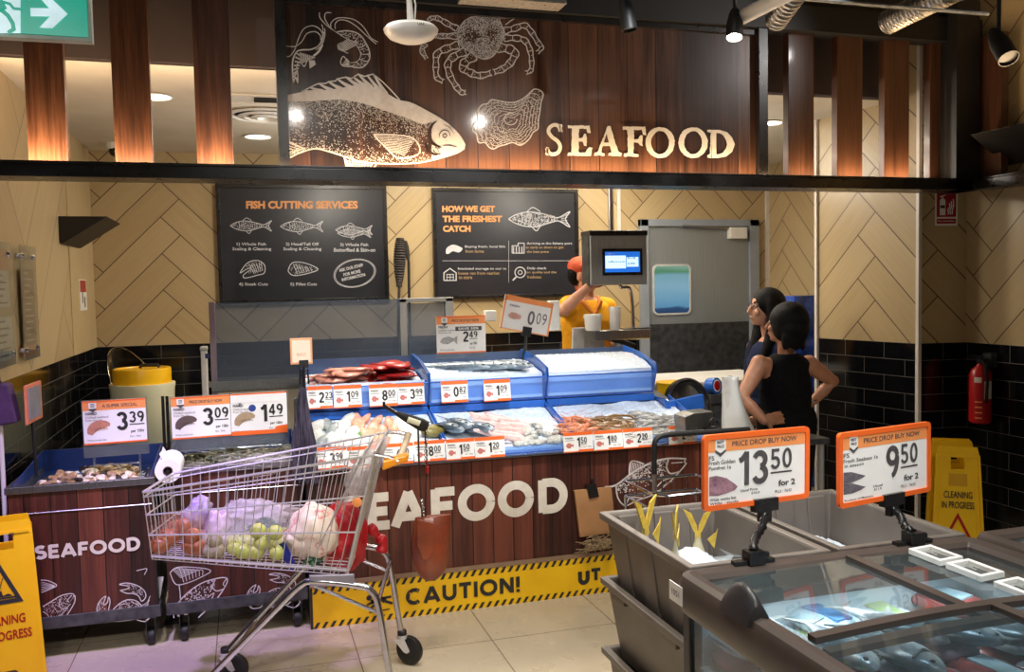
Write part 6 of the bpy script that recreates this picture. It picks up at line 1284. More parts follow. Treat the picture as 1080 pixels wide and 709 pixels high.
for sg in (1, -1):
    b = MB(); pts = [tp_(.72, sg*.13, .125), tp_(.69, sg*.135, .16), tp_(.45, sg*.205, .405), tp_(.34, sg*.238, .515), tp_(.28, sg*.243, .535), tp_(.12, sg*.243, .512), tp_(.075, sg*.243, .49), tp_(.05, sg*.243, .43), tp_(.02, sg*.243, .2), tp_(.008, sg*.243, .12)]
    b.tube(cr(pts, 5), .0125, 12); obj('chassis_tube', b, MT['tubes'], tr)
    b = MB(); b.tube([tp_(.3, sg*.237, .525), tp_(.05, sg*.237, .405)], .007, 8); obj('brace', b, MT['tubes'], tr)
    for s_, w_ in ((.008, .243), (.72, .13)):
        r = .0625; c = tp_(s_-.03, sg*w_, r+.001); ax = TN if s_ > .5 else (TN*math.cos(.5)+TF*math.sin(.5)).normalized()
        b = MB(); b.lathe([(.03, -.016), (.052, -.016), (.06, -.011), (.0625, 0), (.06, .011), (.052, .016), (.03, .016)], c, 28, ax=ax); wh = obj('wheel', b, MT['black'], tr)
        b = MB(); b.lathe([(.001, -.017), (.03, -.014), (.032, 0), (.03, .014), (.001, .017)], c, 20, ax=ax); obj('hub', b, MT['ink_grey'], wh)
        top = tp_(s_, sg*w_, .13); b = MB()
        for e in (-1, 1): b.prism([c+ax*(e*.02)+V((0, 0, -.008)), c+ax*(e*.02)+TF*-.012, top+ax*(e*.02)-TF*.02-V((0, 0, .012)), top+ax*(e*.02)+TF*.022-V((0, 0, .012)), c+ax*(e*.02)+TF*.014], ax*(e*.003))
        b.lathe([(.022, -.014), (.022, .0), (.016, .004)], top, 14); obj('fork', b, MT['wire'], wh, smooth=30)
        b = MB(); b.lathe([(.0165, 0), (.02, .004), (.02, .022), (.0165, .026)], top-V((0, 0, .004)), 16); obj('collar', b, MT['black'], wh)
b = MB(); b.tube([tp_(.05, .243, .45), tp_(.05, -.243, .45)], .008, 8); b.tube([tp_(.6, .155, .25), tp_(.6, -.155, .25)], .008, 8); obj('cross_bar', b, MT['tubes'], tr)
hz = 1.0; hn, hf = tp_(-.04, .265, .975), tp_(-.04, -.265, .985)
b = MB(); b.tube([hn, hf], .0135, 12); obj('handle_bar', b, mat('handle_tan', (206, 186, 156), (190, 168, 138)), tr)
b = MB(); u_ = (hf-hn).normalized(); b.hexa([hn+u_*-.005+V(q) for q in ((-.06, 0, -.03), (.035, 0, -.002), (.035, 0, .024), (-.06, 0, .006))]+[hn+u_*.05+V(q) for q in ((-.06, 0, -.03), (.035, 0, -.002), (.035, 0, .024), (-.06, 0, .006))]); obj('orange_end_cap', b, MT['orange_lt'] if False else mat('cap_orange', (250, 160, 40), (244, 150, 30), rough=.3), tr, smooth=0, bevel=.007)
for sg, hh in ((1, hn), (-1, hf)):
    b = MB(); b.tube([side(0, 1, sg), hh.lerp(side(0, 1, sg), .4)+V((0, 0, .004)), hh], .0085, 8); obj('handle_arm', b, MT['tubes'], tr)
# ------------------------------------------------------------------ black folded umbrella and bag on the handle's far end
g0 = at_y(405, 428, 3.66); g1 = at_y(418, 436, 3.66); g2 = at_y(449, 450, 3.70); b = MB()
t = thing('folded_umbrella', 'short black folded umbrella lying over the far end of the trolley handle', 'umbrella', g2)
b = MB(); b.tube([g1, g1.lerp(g2, .25), g1.lerp(g2, .55), g1.lerp(g2, .85), g2], [.009, .016, .022, .027, .024], 12); obj('folded_cloth', b, mat('black_cloth', (24, 23, 24), (40, 38, 38), 30, .6, bump=.4), t)
b = MB(); b.tube([g0+V((-.0, 0, .016)), g0, g1], [.006, .008, .008], 8); obj('tip', b, MT['black_gloss'], t)
b = MB(); m_ = g1.lerp(g2, .5); b.tube([m_+V((-.02, -.03, .008)), m_+V((.03, -.036, -.012))], [(.004, .012)]*2, 8); obj('pale_label', b, MT['tub'] if 'tub' in MT else MT['white'], t)
MT['leather'] = mat('brown_leather', (140, 66, 40), (104, 46, 28), 10, .3, coat=.2, bump=.15)
yb_ = 3.73; tl = at_y(438, 546, yb_); trr = at_y(476, 550, yb_); bl = at_y(450, 611, yb_)
t = thing('handbag', 'brown leather pouch handbag hanging by its strap from the far end of the trolley handle', 'bag', ((tl.x+trr.x)/2, yb_, bl.z))
b = MB(); N = 16; rs = []
for i in range(N+1):
    s = i/N; z = tl.z+(bl.z-tl.z)*s; xl = at_y(438-4.5*math.sin(PI*min(1, s*1.15))**1+ (0 if s < .72 else 9*((s-.72)/.28)**3), 546+65*s, yb_).x; xr = at_y(476-5*s-(0 if s < .72 else 9*((s-.72)/.28)**3), 548+63*s, yb_).x
    cxm = (xl+xr)/2; hw = max(.012, (xr-xl)/2); th = .012+.04*math.sin(PI*min(.94, .06+s*.8))
    rs.append([V((cxm+hw*math.cos(2*PI*j/20), yb_+th*math.sin(2*PI*j/20)*(1+.1*math.cos(6*PI*j/20)), z)) for j in range(20)])
b.rings(rs); obj('pouch', b, MT['leather'], t, smooth=70)
b = MB(); fl = [at_y(x, y, yb_-.058) for x, y in ((440, 548), (458, 552), (458, 580), (452, 592), (446, 590), (440, 575))]; b.prism(fl, (0, .006, 0)); obj('flap_fold', b, MT['leather'], t, smooth=0, bevel=.003)
b = MB(); e_ = at_y(441, 455, 3.70); b.tube([e_+V((0, 0, .01)), at_y(442, 490, 3.71), at_y(445, 540, 3.72), tl+V((.03, 0, 0))], .004, 6); b.tube([at_y(448, 455, 3.7)+V((0, 0, .01)), at_y(450, 480, 3.71), at_y(449, 520, 3.72), tl+V((.045, 0, 0))], .0035, 6); obj('strap', b, mat('dark_strap', (40, 26, 22), (60, 40, 32)), t)
b = MB()
for k in range(9): q = at_y(449.5-.3*(k % 2), 455+4.2*k, 3.705); b.tube([q+V((.007*math.cos(a), .004*math.sin(a)*(k % 2), .007*math.sin(a))) for a in [2*PI*j/8 for j in range(8)]], .0018, 5, closed=True)
for k in range(5): q = at_y(445+.5*k, 528+4*k, 3.70); b.ell(q, .008-.0006*k, 8, 6)
obj('chain', b, MT['chrome'], t)
b = MB(); q = at_y(451, 496, 3.70); b.lathe([(.008, .014), (.008, -.01), (.003, -.016)], q, 10); b.tube([q+V((0, 0, .02)), at_y(450, 485, 3.70)], .003, 5); obj('red_tag', b, MT['red'], t)
# ------------------------------------------------------------------ groceries in the basket
def blob(name, c, r, m_, lab, cat, seed=0, amp=.25, n=26, m=16, rot=None, f=3.0, smooth=180, parent=None, grp=None):
    b = MB(); b.ell(c, r, n, m, rot=rot, fn=lambda q: q*(1+amp*mnoise.noise(V((q.x/r[0]*f*.5+seed, q.y/r[1]*f*.5, q.z/r[2]*f*.5)))+amp*.4*mnoise.noise(V((q.x/r[0]*f*1.6, q.y/r[1]*f*1.6+seed, q.z/r[2]*f*1.6)))))
    o = obj(name, b, m_, parent, smooth=smooth)
    return tag(o, lab, cat, grp) if parent is None else o
def floorz(p):   # basket bottom under a point
    s = (V((p.x, p.y, 0))-TO).dot(TF); return bot(min(FS, max(RS_B, s)))[1]+.006
def inb(px, py, t):   # point at sight line px,py lying on the trolley's lengthwise plane at half width t
    d = ray(px, py); o_ = TO+TN*t; n_ = TN; k = (o_-EYE).dot(n_)/d.dot(n_); return EYE+d*k
def fruit_proto(name, r, m_, lab, cat, stem=True):
    t = thing(name, lab, cat); b = MB(); b.ell((0, 0, 0), (r, r, r*.95), 16, 10, fn=lambda q: q*(1+.06*mnoise.noise(q*30))); obj('flesh', b, m_, t, local=True, smooth=180)
    b = MB(); b.tube([(0, 0, r*.85), (.002, 0, r*1.12)], [.004, .002], 6); obj('stalk', b, MT['roe'], t, local=True); return Spots(t)
on = fruit_proto('onion', .034, mat('onion_skin', (184, 112, 74), (140, 74, 48), 12, .4, stretch=(6, 6, 1)), 'brown onion', 'onion'); pt = fruit_proto('potato', .03, mat('potato_skin', (178, 166, 140), (146, 132, 106), 20, .6), 'pale brown potato', 'potato'); gr = fruit_proto('pear', .031, mat('pear_skin', (204, 206, 120), (176, 186, 88), 14, .35), 'yellow green pear', 'pear')
rg = random.Random(31)
for k, (px, py) in enumerate([(170, 578), (182, 582), (196, 584), (208, 580), (176, 566), (190, 568), (203, 566), (196, 554), (207, 553), (168, 587), (214, 586), (186, 590), (202, 592)]): q = inb(px, py, .1-.12*(k % 3)); q.z = max(q.z, floorz(q)+.034); on.put(TR(q, rg.uniform(0, 6), rg.uniform(-.6, .6)), 'brown onion in the net at the front end of the trolley', 'onions in the trolley')
for k, (px, py) in enumerate([(222, 582), (234, 586), (244, 590), (226, 570), (238, 574), (250, 580), (230, 593), (218, 594), (246, 568)]): q = inb(px, py, .12-.12*(k % 3)); q.z = max(q.z, floorz(q)+.03); pt.put(TR(q, rg.uniform(0, 6), rg.uniform(-.6, .6)), 'pale brown potato between the onions and the pears in the trolley', 'potatoes in the trolley')
for k, (px, py) in enumerate([(258, 586), (268, 590), (280, 588), (292, 584), (254, 572), (265, 574), (276, 572), (286, 570), (262, 562), (272, 560), (300, 588), (298, 572), (256, 597), (272, 600), (288, 600), (248, 578), (294, 594), (284, 580), (270, 583), (262, 592), (301, 578), (290, 562), (248, 592), (280, 595)]): q = inb(px, py, .12-.12*(k % 3)); q.z = max(q.z, floorz(q)+.031); gr.put(TR(q, rg.uniform(0, 6), rg.uniform(-.6, .6)), 'yellow green pear in the middle of the trolley', 'pears in the trolley')
MT['net'] = plastic_clear('net_film', (200, 140, 110), .16); MT['film'] = plastic_clear('bag_clear', (226, 226, 228), .16, .15); MT['film2'] = plastic_clear('bag_white', (222, 212, 212), .42, .3)
q = inb(190, 569, .0); q.z = floorz(q)+.075; blob('onion_net', q, (.105, .115, .07), MT['net'], 'thin orange net bag around the brown onions', 'bag', 2, .18)
q = inb(236, 578, .0); q.z = floorz(q)+.07; blob('potato_bag', q, (.08, .12, .062), MT['film'], 'clear bag around the potatoes in the trolley', 'bag', 5, .2)
q = inb(276, 580, .0); q.z = floorz(q)+.078; blob('pear_bag', q, (.115, .13, .07), MT['film'], 'clear bag around the yellow green pears', 'bag', 8, .2)
q = inb(262, 545, -.1); blob('carrier_bag', q, (.17, .07, .058), MT['film2'], 'crumpled white carrier bag lying over the produce in the trolley', 'bag', 9, .5, 40, 24, f=5)
q = inb(207, 545, -.06); b = MB(); t = blob('snack_pack', q, (.05, .06, .075), mat('violet_pack', (140, 116, 170), (206, 190, 206), 18, .25, coat=.3), 'violet and white crinkled pack above the onions', 'pack', 3, .35, rot=Matrix.Rotation(.5, 3, 'Y'), f=5)
q = inb(231, 556, -.03); blob('snack_pack', q, (.05, .05, .07), mat('rose_pack', (214, 190, 196), (180, 150, 170), 18, .25, coat=.3), 'pale rose pack between the violet pack and the white carrier bag', 'pack', 13, .35, f=5)
MT['leaf'] = mat('leaf_dark', (60, 100, 50), (36, 72, 32), 30, .5)
def leafy(q, n, r, lab, seed):
    rg = random.Random(seed); b = MB()
    for k in range(n):
        a, e = rg.uniform(0, 6.28), rg.uniform(.1, 1.4); d = V((math.cos(a)*math.cos(e), math.sin(a)*math.cos(e), math.sin(e))); s_ = d.cross(V((0, 0, 1))); s_.normalize(); L = r*rg.uniform(.6, 1.1); m_ = q+d*L*.6+V((0, 0, .01)); tip = q+d*L-V((0, 0, .01)); w = r*.3
        b.add([q, m_+s_*w, tip, m_-s_*w, m_+V((0, 0, .008))], [(0, 1, 4), (1, 2, 4), (2, 3, 4), (3, 0, 4)])
    tag(obj('leafy_greens', b, MT['leaf'], smooth=0, thick=.0015), lab, 'vegetable')
leafy(inb(279, 561, -.02), 40, .07, 'bunch of dark leafy greens above the pears in the trolley', 4)
leafy(inb(333, 594, .1), 34, .06, 'dark leafy greens at the bottom of the rear end of the trolley', 6)
MT['pinkpack'] = (lambda t: (t.bsdf(Base_Color=t.ramp(t.noise(t.n('TexCoord').outputs['Object'], 16, 3), [(.3, lin((246, 232, 208))), (.58, lin((244, 222, 204))), (.63, lin((228, 130, 130))), (.67, lin((244, 226, 206))), (.76, lin((190, 204, 110)))]), Roughness=.3), t.mat)[1])(NT('printed_pack'))
q = inb(331, 562, .06); blob('produce_pack', q, (.095, .1, .115), MT['pinkpack'], 'large cream and pink printed pack at the rear end of the trolley', 'pack', 17, .16, 36, 22, f=4)
q = inb(322, 588, .06); q.z = floorz(q)+.07; blob('produce_pack', q, (.08, .09, .06), MT['pinkpack'], 'smaller cream printed pack below the large one in the trolley', 'pack', 22, .16, 30, 18, f=4)
MT['red_cloth'] = mat('red_cloth', (196, 20, 34), (150, 12, 24), 16, .45, bump=.3)
q = inb(362, 565, -.06); blob('red_bag', q, (.085, .12, .13), MT['red_cloth'], 'bright red bag against the rear gate of the trolley', 'bag', 30, .3, 34, 20, f=4)
b = MB(); q0 = inb(300, 566, .05); b.tube([q0+V((0, 0, .0)), inb(318, 556, .05), inb(330, 548, .02)], [(.006, .02), (.007, .026), (.006, .022)], 10); tag(obj('red_strap', b, MT['red_cloth']), 'red strap end in front of the cream printed pack', 'strap')
b = MB(); b.tube([inb(297, 573, .12), inb(302, 586, .13), inb(310, 600, .13)], [(.004, .02), (.005, .024), (.004, .02)], 10); tag(obj('blue_strap', b, mat('navy_cloth', (28, 44, 140), (20, 32, 110), 20, .5)), 'navy blue strap beside the pears in the trolley', 'strap')
b = MB(); pts = [inb(390, 556, -.1)+TF*-.0, inb(398, 566, -.12), inb(404, 572, -.12), inb(402, 582, -.12)]; b.tube(cr(pts, 5), [.02+.005*math.sin(i) for i in range(16)], 12); tag(obj('red_bag_end', b, MT['red_cloth'], smooth=180), 'end of a red bag sticking out behind the rear gate of the trolley', 'bag')
q = inb(378, 503, .02); b = MB(); pts = [inb(408, 462, -.1), inb(398, 474, -.04), inb(386, 492, .02), inb(378, 508, .05), inb(374, 522, .05)]
b.tube(cr(pts, 6), [(.014+.05*(i/24)**.8*(1-.75*max(0, (i-19)/5)))*(1+.05*math.sin(i*2.3)) for i in range(25)], 20); tag(obj('carrier_bag', b, MT['film2'], smooth=180), 'white plastic bag hanging in the child seat by the trolley handle', 'bag')
# ================================================================== grey tubs
MT['tub_in'] = mat('tub_grey_brown', (116, 108, 100), (104, 96, 90), 5, .45); MT['yellowtail'] = mat('yellow_tail', (226, 196, 84), (200, 164, 54), 40, .4)
BY0, BY1 = 2.27, 2.95; BX = [(1.2, 1.68), (1.705, 2.185)]; BZ = [.29, .548, .785]
def tub(x0, x1, zr, lab, inside):
    t = thing('storage_tub', lab, 'tub', ((x0+x1)/2, (BY0+BY1)/2, zr-.29), group='grey storage tubs'); w = .022; tp = .035; b = MB(); z0 = zr-.29
    def ring(d, z): return [V((x0+d, BY0+d, z)), V((x1-d, BY0+d, z)), V((x1-d, BY1-d, z)), V((x0+d, BY1-d, z))]
    L_ = [ring(w, zr-.03), ring(w+tp, z0+.004), ring(w+tp+.008, z0+.016), ring(w+.006, zr-.004)]
    b.rings([ring(w+tp, z0+.004)]+[ring(w, zr-.03), ring(0.004, zr-.026), ring(0, zr-.02), ring(0, zr), ring(w+.004, zr), ring(w+.008, zr-.01), ring(w+tp+.006, z0+.014)]); obj('shell', b, MT['tub_in'], t, smooth=0, bevel=.004)
    if inside:
        b = MB()
        for k in range(3):
            xx = x0+.1+(x1-x0-.2)*k/2
            b.hexa([(xx-.035, BY1-w-tp-.004, z0+.03), (xx+.035, BY1-w-tp-.004, z0+.03), (xx+.035, BY1-w-tp+.01, z0+.03), (xx-.035, BY1-w-tp+.01, z0+.03), (xx-.04, BY1-w-.018, zr-.012), (xx+.04, BY1-w-.018, zr-.012), (xx+.04, BY1-w, zr-.012), (xx-.04, BY1-w, zr-.012)])
        for k in range(3):
            yy = BY0+.14+(BY1-BY0-.28)*k/2
            b.hexa([(x0+w+tp-.012, yy-.05, z0+.03), (x0+w+tp+.006, yy-.05, z0+.03), (x0+w+tp+.006, yy+.05, z0+.03), (x0+w+tp-.012, yy+.05, z0+.03), (x0+w-.004, yy-.05, zr-.012), (x0+w+.016, yy-.05, zr-.012), (x0+w+.016, yy+.05, zr-.012), (x0+w-.004, yy+.05, zr-.012)])
        obj('inner_ribs', b, MT['tub_in'], t, smooth=0, bevel=.005)
    else:
        b = MB(); b.box(x0+.006, BY0+.1, zr-.045, x0+.02, BY0+.2, zr-.02); b.box(x0+.006, BY1-.2, zr-.045, x0+.02, BY1-.1, zr-.02); obj('stacking_lug', b, MT['tub_in'], t, smooth=0)
    return t
for k, (x0, x1) in enumerate(BX):
    s_ = ('left stack, beside the counter aisle', 'right stack, below the 9.50 sign')[k]
    for j, z in enumerate(BZ): tub(x0, x1, z, f'grey plastic tub, {("lowest", "middle", "topmost and open")[j]} of the {s_}', j == 2)
IB = 'crushed ice in the grey tubs'
iced('ice', 'crushed ice around the yellow fish tails in the open left tub', 1.275, 1.615, 2.34, 2.885, lambda x, y: .60+.105*math.exp(-((x-1.42)/.11)**2-((y-2.66)/.15)**2), .53, amp=.012, group=IB)
iced('ice', 'crushed ice in the open right tub', 1.78, 2.12, 2.34, 2.885, lambda x, y: .61+.1*math.exp(-((x-1.88)/.10)**2-((y-2.62)/.15)**2), .53, amp=.014, group=IB)
def pomfret(px, py, Y, a, lab, s_=1.0):
    q = at_y(px, py, Y); t = thing('golden_fish', lab, 'fish', q); Mx = Matrix.Translation(q) @ Matrix.Rotation(a, 4, 'Z') @ Matrix.Scale(s_, 4)
    def put(nm, b, m_, **k): b.xf(Mx); obj(nm, b, m_, t, **k)
    b = MB(); b.rings([[V((rx*math.cos(2*PI*j/16), .45*rx*math.sin(2*PI*j/16), z)) for j in range(16)] for rx, z in ((.012, .0), (.015, -.03), (.028, -.07), (.05, -.12), (.055, -.15), (.03, -.19))]); put('body', b, mat('golden_skin', (212, 206, 180), (186, 176, 130), 40, .3, metal=.2))
    b = MB(); b.hexa([(-.012, -.006, -.012), (.012, -.006, -.012), (.012, .006, -.012), (-.012, .006, -.012), (-.012, -.004, .016), (.012, -.004, .016), (.012, .004, .016), (-.012, .004, .016)])
    for sg in (-1, 1): b.prism([(0, -.003, .0), (sg*.018, -.003, .014), (sg*.046, -.003, .08), (sg*.062, -.003, .112), (sg*.026, -.003, .092), (sg*.004, -.003, .04)], (0, .006, 0))
    put('tail_fin', b, MT['yellowtail'], smooth=0)
    b = MB(); b.prism([(.04, -.002, -.02), (.078, -.002, .012), (.086, -.002, .03), (.07, -.002, -.06)], (0, .004, 0)); put('side_fin', b, MT['yellowtail'], smooth=0)
pomfret(681, 560, 2.80, .5, 'golden fish with tall yellow tail at the back left of the open left tub', 1.05)
pomfret(712, 566, 2.66, .9, 'golden fish whose yellow tail sticks out of the ice heap in the left tub', .85)
pomfret(736, 564, 2.74, -.4, 'golden fish with its tail seen behind the ice heap in the left tub', .8)
for k, (x, y, a) in enumerate([(1.47, 2.52, .3), (1.5, 2.66, .6), (1.44, 2.4, .1), (1.52, 2.45, 2.8)]): sf.put(TR((x, y, .615), a, .1), 'silver fish lying on ice in the open left tub, below the 13.50 sign', 'silver fish in the left tub')
# ================================================================== island freezers
MT['fr_frame'] = mat('freezer_frame', (78, 67, 60), (64, 55, 50), 4, .38, spec=.35); MT['fr_dark'] = mat('freezer_dark', (48, 45, 46), (38, 36, 37), 4, .4); MT['fr_white'] = mat('freezer_liner', (176, 188, 194), (160, 174, 182), 4, .4); MT['fr_glass'] = glassy('freezer_lid_glass', (216, 228, 232), .015, 1.6, .06, (190, 214, 220), 3)
def freezer(x0, x1, y0, y1, zr, lab, sidewin):
    t = thing('island_freezer', lab, 'freezer', ((x0+x1)/2, (y0+y1)/2, 0), group='island freezers'); w = .055; xm = x0+.505 if sidewin else (x0+x1)/2
    b = MB(); b.box(x0+.02, y0, .06, x1-.02, y1-.02, .36); obj('base', b, MT['fr_dark'], t, smooth=0, bevel=.006)
    b = MB(); b.box(x0+.05, y0+.05, 0, x1-.05, y1-.06, .06); obj('plinth', b, MT['black'], t, smooth=0)
    b = MB(); b.box(x0+.04, y0+.03, .59, x1-.04, y1-.05, .61); obj('rack_floor', b, MT['fr_white'], t, smooth=0)
    b = MB(); b.box(x0+.02, y1-.045, .36, x1-.02, y1-.02, .76); b.box(x0+.02, y0, .36, x1-.02, y0+.025, .76); b.box(x1-.045, y0+.025, .36, x1-.02, y1-.045, .76); obj('liner_walls', b, MT['fr_white'], t, smooth=0)
    b = MB(); b.box(x0+.02, y0+.025, .36, x0+.03, y1-.045, .76); obj('side_glass', b, MT['fr_glass'] if sidewin else MT['fr_dark'], t, smooth=0)
    b = MB(); b.box(x0+.012, y1-.05, .06, x0+.05, y1-.014, .78); b.box(x0+.012, y0, .06, x0+.05, y0+.04, .78); obj('corner_post', b, MT['fr_dark'], t, smooth=0, bevel=.004)
    # rim with rounded corners
    def rr(d, z, r): return [V((x, y, z)) for x, y in rrect(x0+d, y0+d, x1-d, y1-d, max(.006, r-d))]
    b = MB(); rs = [rr(.0, .755, .05), rr(-.008, .775, .05), rr(-.008, .835, .05), rr(0.0, .85, .05), rr(.018, .856, .05), rr(w-.01, .85, .05), rr(w, .838, .05), rr(w, .80, .05), rr(w+.012, .795, .05), rr(w+.012, .76, .05)]
    n = len(rs[0]); b.rings(rs, cap=False, closed=True); obj('rim', b, MT['fr_frame'], t, smooth=30)
    # bowed lids: the front pane lies over the back pane
    def lid(ya, yb, xa, xb_, dz, nm, bars):
        zc_ = lambda u: .828+dz+.02*math.sin(PI*u)
        b = MB(); b.grid(lambda u, v: V((xa+(xb_-xa)*u, ya+(yb-ya)*v, zc_((xa+(xb_-xa)*u-x0)/(x1-x0)))), 16, 2); L_ = obj('glass_lid', b, MT['fr_glass'], t, smooth=180)
        b = MB()
        for e0, e1 in bars(xa, xb_, ya, yb):
            P_ = [V((e0[0]+(e1[0]-e0[0])*k/10, e0[1]+(e1[1]-e0[1])*k/10, 0)) for k in range(11)]
            for q in P_: q.z = zc_((q.x-x0)/(x1-x0))+.004
            d = (P_[-1]-P_[0]).normalized(); s_ = V((-d.y, d.x, 0))*.014
            b.rings([[q-s_-V((0, 0, .008)), q+s_-V((0, 0, .008)), q+s_+V((0, 0, .007)), q-s_+V((0, 0, .007))] for q in P_])
        obj('lid_frame', b, MT['fr_frame'], L_, smooth=0)
        return L_
    yc = 1.56
    lid(yc-.03, y1-w-.004, x0+w, xm, 0, 'back', lambda a, c, d, e: [((a+.01, d), (c, d)), ((c-.014, d), (c-.014, e))])
    lid(yc-.03, y1-w-.004, xm, x1-w, 0, 'back', lambda a, c, d, e: [((a, d), (c, d))])
    lid(y0+w, yc+.02, x0+w, x1-w, .012, 'front', lambda a, c, d, e: [((a+.01, e), (c-.01, e)), ((xm+.03, d), (xm+.03, e))])
    return t, xm
FX0, FX1, FYA, FYB = 1.055, 2.0, .35, 2.07
fz, fxm = freezer(FX0, FX1, FYA, FYB, .85, 'dark framed island freezer with bowed glass lids and white ticket holders', True)
freezer(2.03, 2.95, FYA, FYB+.02, .85, 'second dark island freezer right of the one with ticket holders', False)
q = at_z(787, 636, .87); b = MB(); N = 14
hx, hy = q.x-.005, q.y
rs = []
for i in range(9):
    u = i/8; y = hy-.06+.12*u; k = math.sin(PI*(.1+.8*u))**.45; rs.append([V((hx+(.03-.012*math.sin(a))*math.cos(a), y, .838+.078*k*max(0, math.sin(a))**.8)) for a in [PI*j/10 for j in range(11)]])
b.rings(rs); obj('lid_handle', b, MT['fr_dark'], fz, smooth=50)
q = at_x(712, 632, FX0-.009); b = MB(); b.box(FX0-.0105, q.y-.04, .775, FX0-.008, q.y+.03, .825); o = obj('rating_label', b, MT['card'], fz, smooth=0)
b = MB(); pl = Pl((FX0-.0106, q.y+.03, .775), (0, -1, 0), (0, 0, 1)); txt(b, pl, '1051', .016, .018, .016, .04, .0006, 0); obj('print', b, MT['ink_grey'], o, smooth=0)
q = at_x(858, 700, FX0-.009); b = MB(); b.box(FX0-.0105, 1.43, .79, FX0-.008, 1.5, .82); o = obj('rating_label', b, MT['card'], fz, smooth=0)
b = MB(); pl = Pl((FX0-.0106, 1.5, .79), (0, -1, 0), (0, 0, 1)); txt(b, pl, 'FREEZER', .008, .008, .012, .05, .0006, 0); obj('print', b, MT['ink'], o, smooth=0)
# white framed ticket holders on the lid
for k in range(4):
    y = 1.94-.135*k-(.02 if k > 1 else 0); x = 1.76; z = .846
    t = thing('ticket_holder', ['white framed ticket holder on the freezer lid, farthest of a row of four', 'white framed ticket holder on the freezer lid, second of four from the back', 'white framed ticket holder on the freezer lid, third of four from the back', 'white framed ticket holder on the freezer lid, nearest of the row of four'][k], 'ticket holder', (x, y, z), group='ticket holders on the freezer lid')
    pl = Pl((x-.035, y-.06, z), (1, 0, .05), (0, 1, 0)); b = MB()
    for bx in ((0, 0, .075, .012), (0, .105, .075, .117), (0, .012, .012, .105), (.063, .012, .075, .105)): b.slab(pl, *bx, 0, .016)
    obj('frame', b, MT['white'], t, smooth=0, bevel=.002)
    b = MB(); b.slab(pl, .012, .012, .063, .105, 0, .006); obj('ticket', b, mat('ticket_grey', (150, 152, 146), (110, 112, 108), 60, .4), t, smooth=0)
    b = MB(); [b.slab(pl, .02+.008*j, .03, .024+.008*j, .03+.06*((j*7) % 5+2)/6, .006, .0066) for j in range(5)]; obj('print', b, MT['ink'], t, smooth=0)
b = MB(); b.box(1.795, 1.36, .838, 1.815, 2.0, .846); tag(obj('ticket_rail', b, MT['alu'], smooth=0), 'thin metal rail beside the ticket holders on the freezer lid', 'rail')
# frozen packs
PK = [((226, 230, 234), 'white'), ((90, 136, 186), 'blue'), ((176, 84, 80), 'red'), ((170, 190, 130), 'green'), ((226, 204, 160), 'yellow'), ((180, 206, 218), 'pale blue'), ((190, 164, 180), 'pink')]
rg = random.Random(3); protos = []
for c, nm in PK:
    t = thing('frozen_pack', nm+' frozen food pack', 'pack'); b = MB(); b.ell((0, 0, .02), (.105, .075, .026), 20, 8, fn=lambda q: V((math.copysign(min(.1, abs(q.x)*1.15), q.x), math.copysign(min(.07, abs(q.y)*1.15), q.y), q.z*(1+.2*mnoise.noise(q*30))))); obj('bag', b, mat('pack_'+nm.replace(' ', '_'), c, tuple(x*.85 for x in c), 30, .25, coat=.3), t, local=True, smooth=180)
    b = MB(); pl = Pl((-.06, -.03, .0475), (1, 0, 0), (0, 1, 0)); b.slab(pl, 0, 0, .12, .055, -.012, 0); lb = obj('front_label', b, mat('pack_label_'+nm.replace(' ', '_'), PK[(PK.index((c, nm))+3) % 7][0], rough=.4), t, local=True, smooth=0)
    protos.append((Spots(t), nm))
cnt = 0
for j in range(9):
    for i in range(4):
        for lv in range(2):
            x = FX0+.16+i*.21; y = FYA+.14+j*.185; P_, nm = protos[(i*3+j*2+lv*5+(j*i) % 3) % 7]
            P_.put(TR((x+rg.uniform(-.02, .02), y+rg.uniform(-.02, .02), .615+.05*lv+.02*((i+j) % 2)), rg.uniform(-.3, .3)+PI/2*(cnt % 2), rg.uniform(-.12, .12)), nm+' frozen food pack lying inside the dark framed freezer', nm+' packs in the freezer'); cnt += 1
for k in range(6):
    sf.put(TR((1.2+.1*k, 1.80-.06*(k % 3), .725), 1.3+.2*k, .1), 'frozen silver fish at the back of the freezer, seen through the glass lid', 'frozen fish in the freezer')
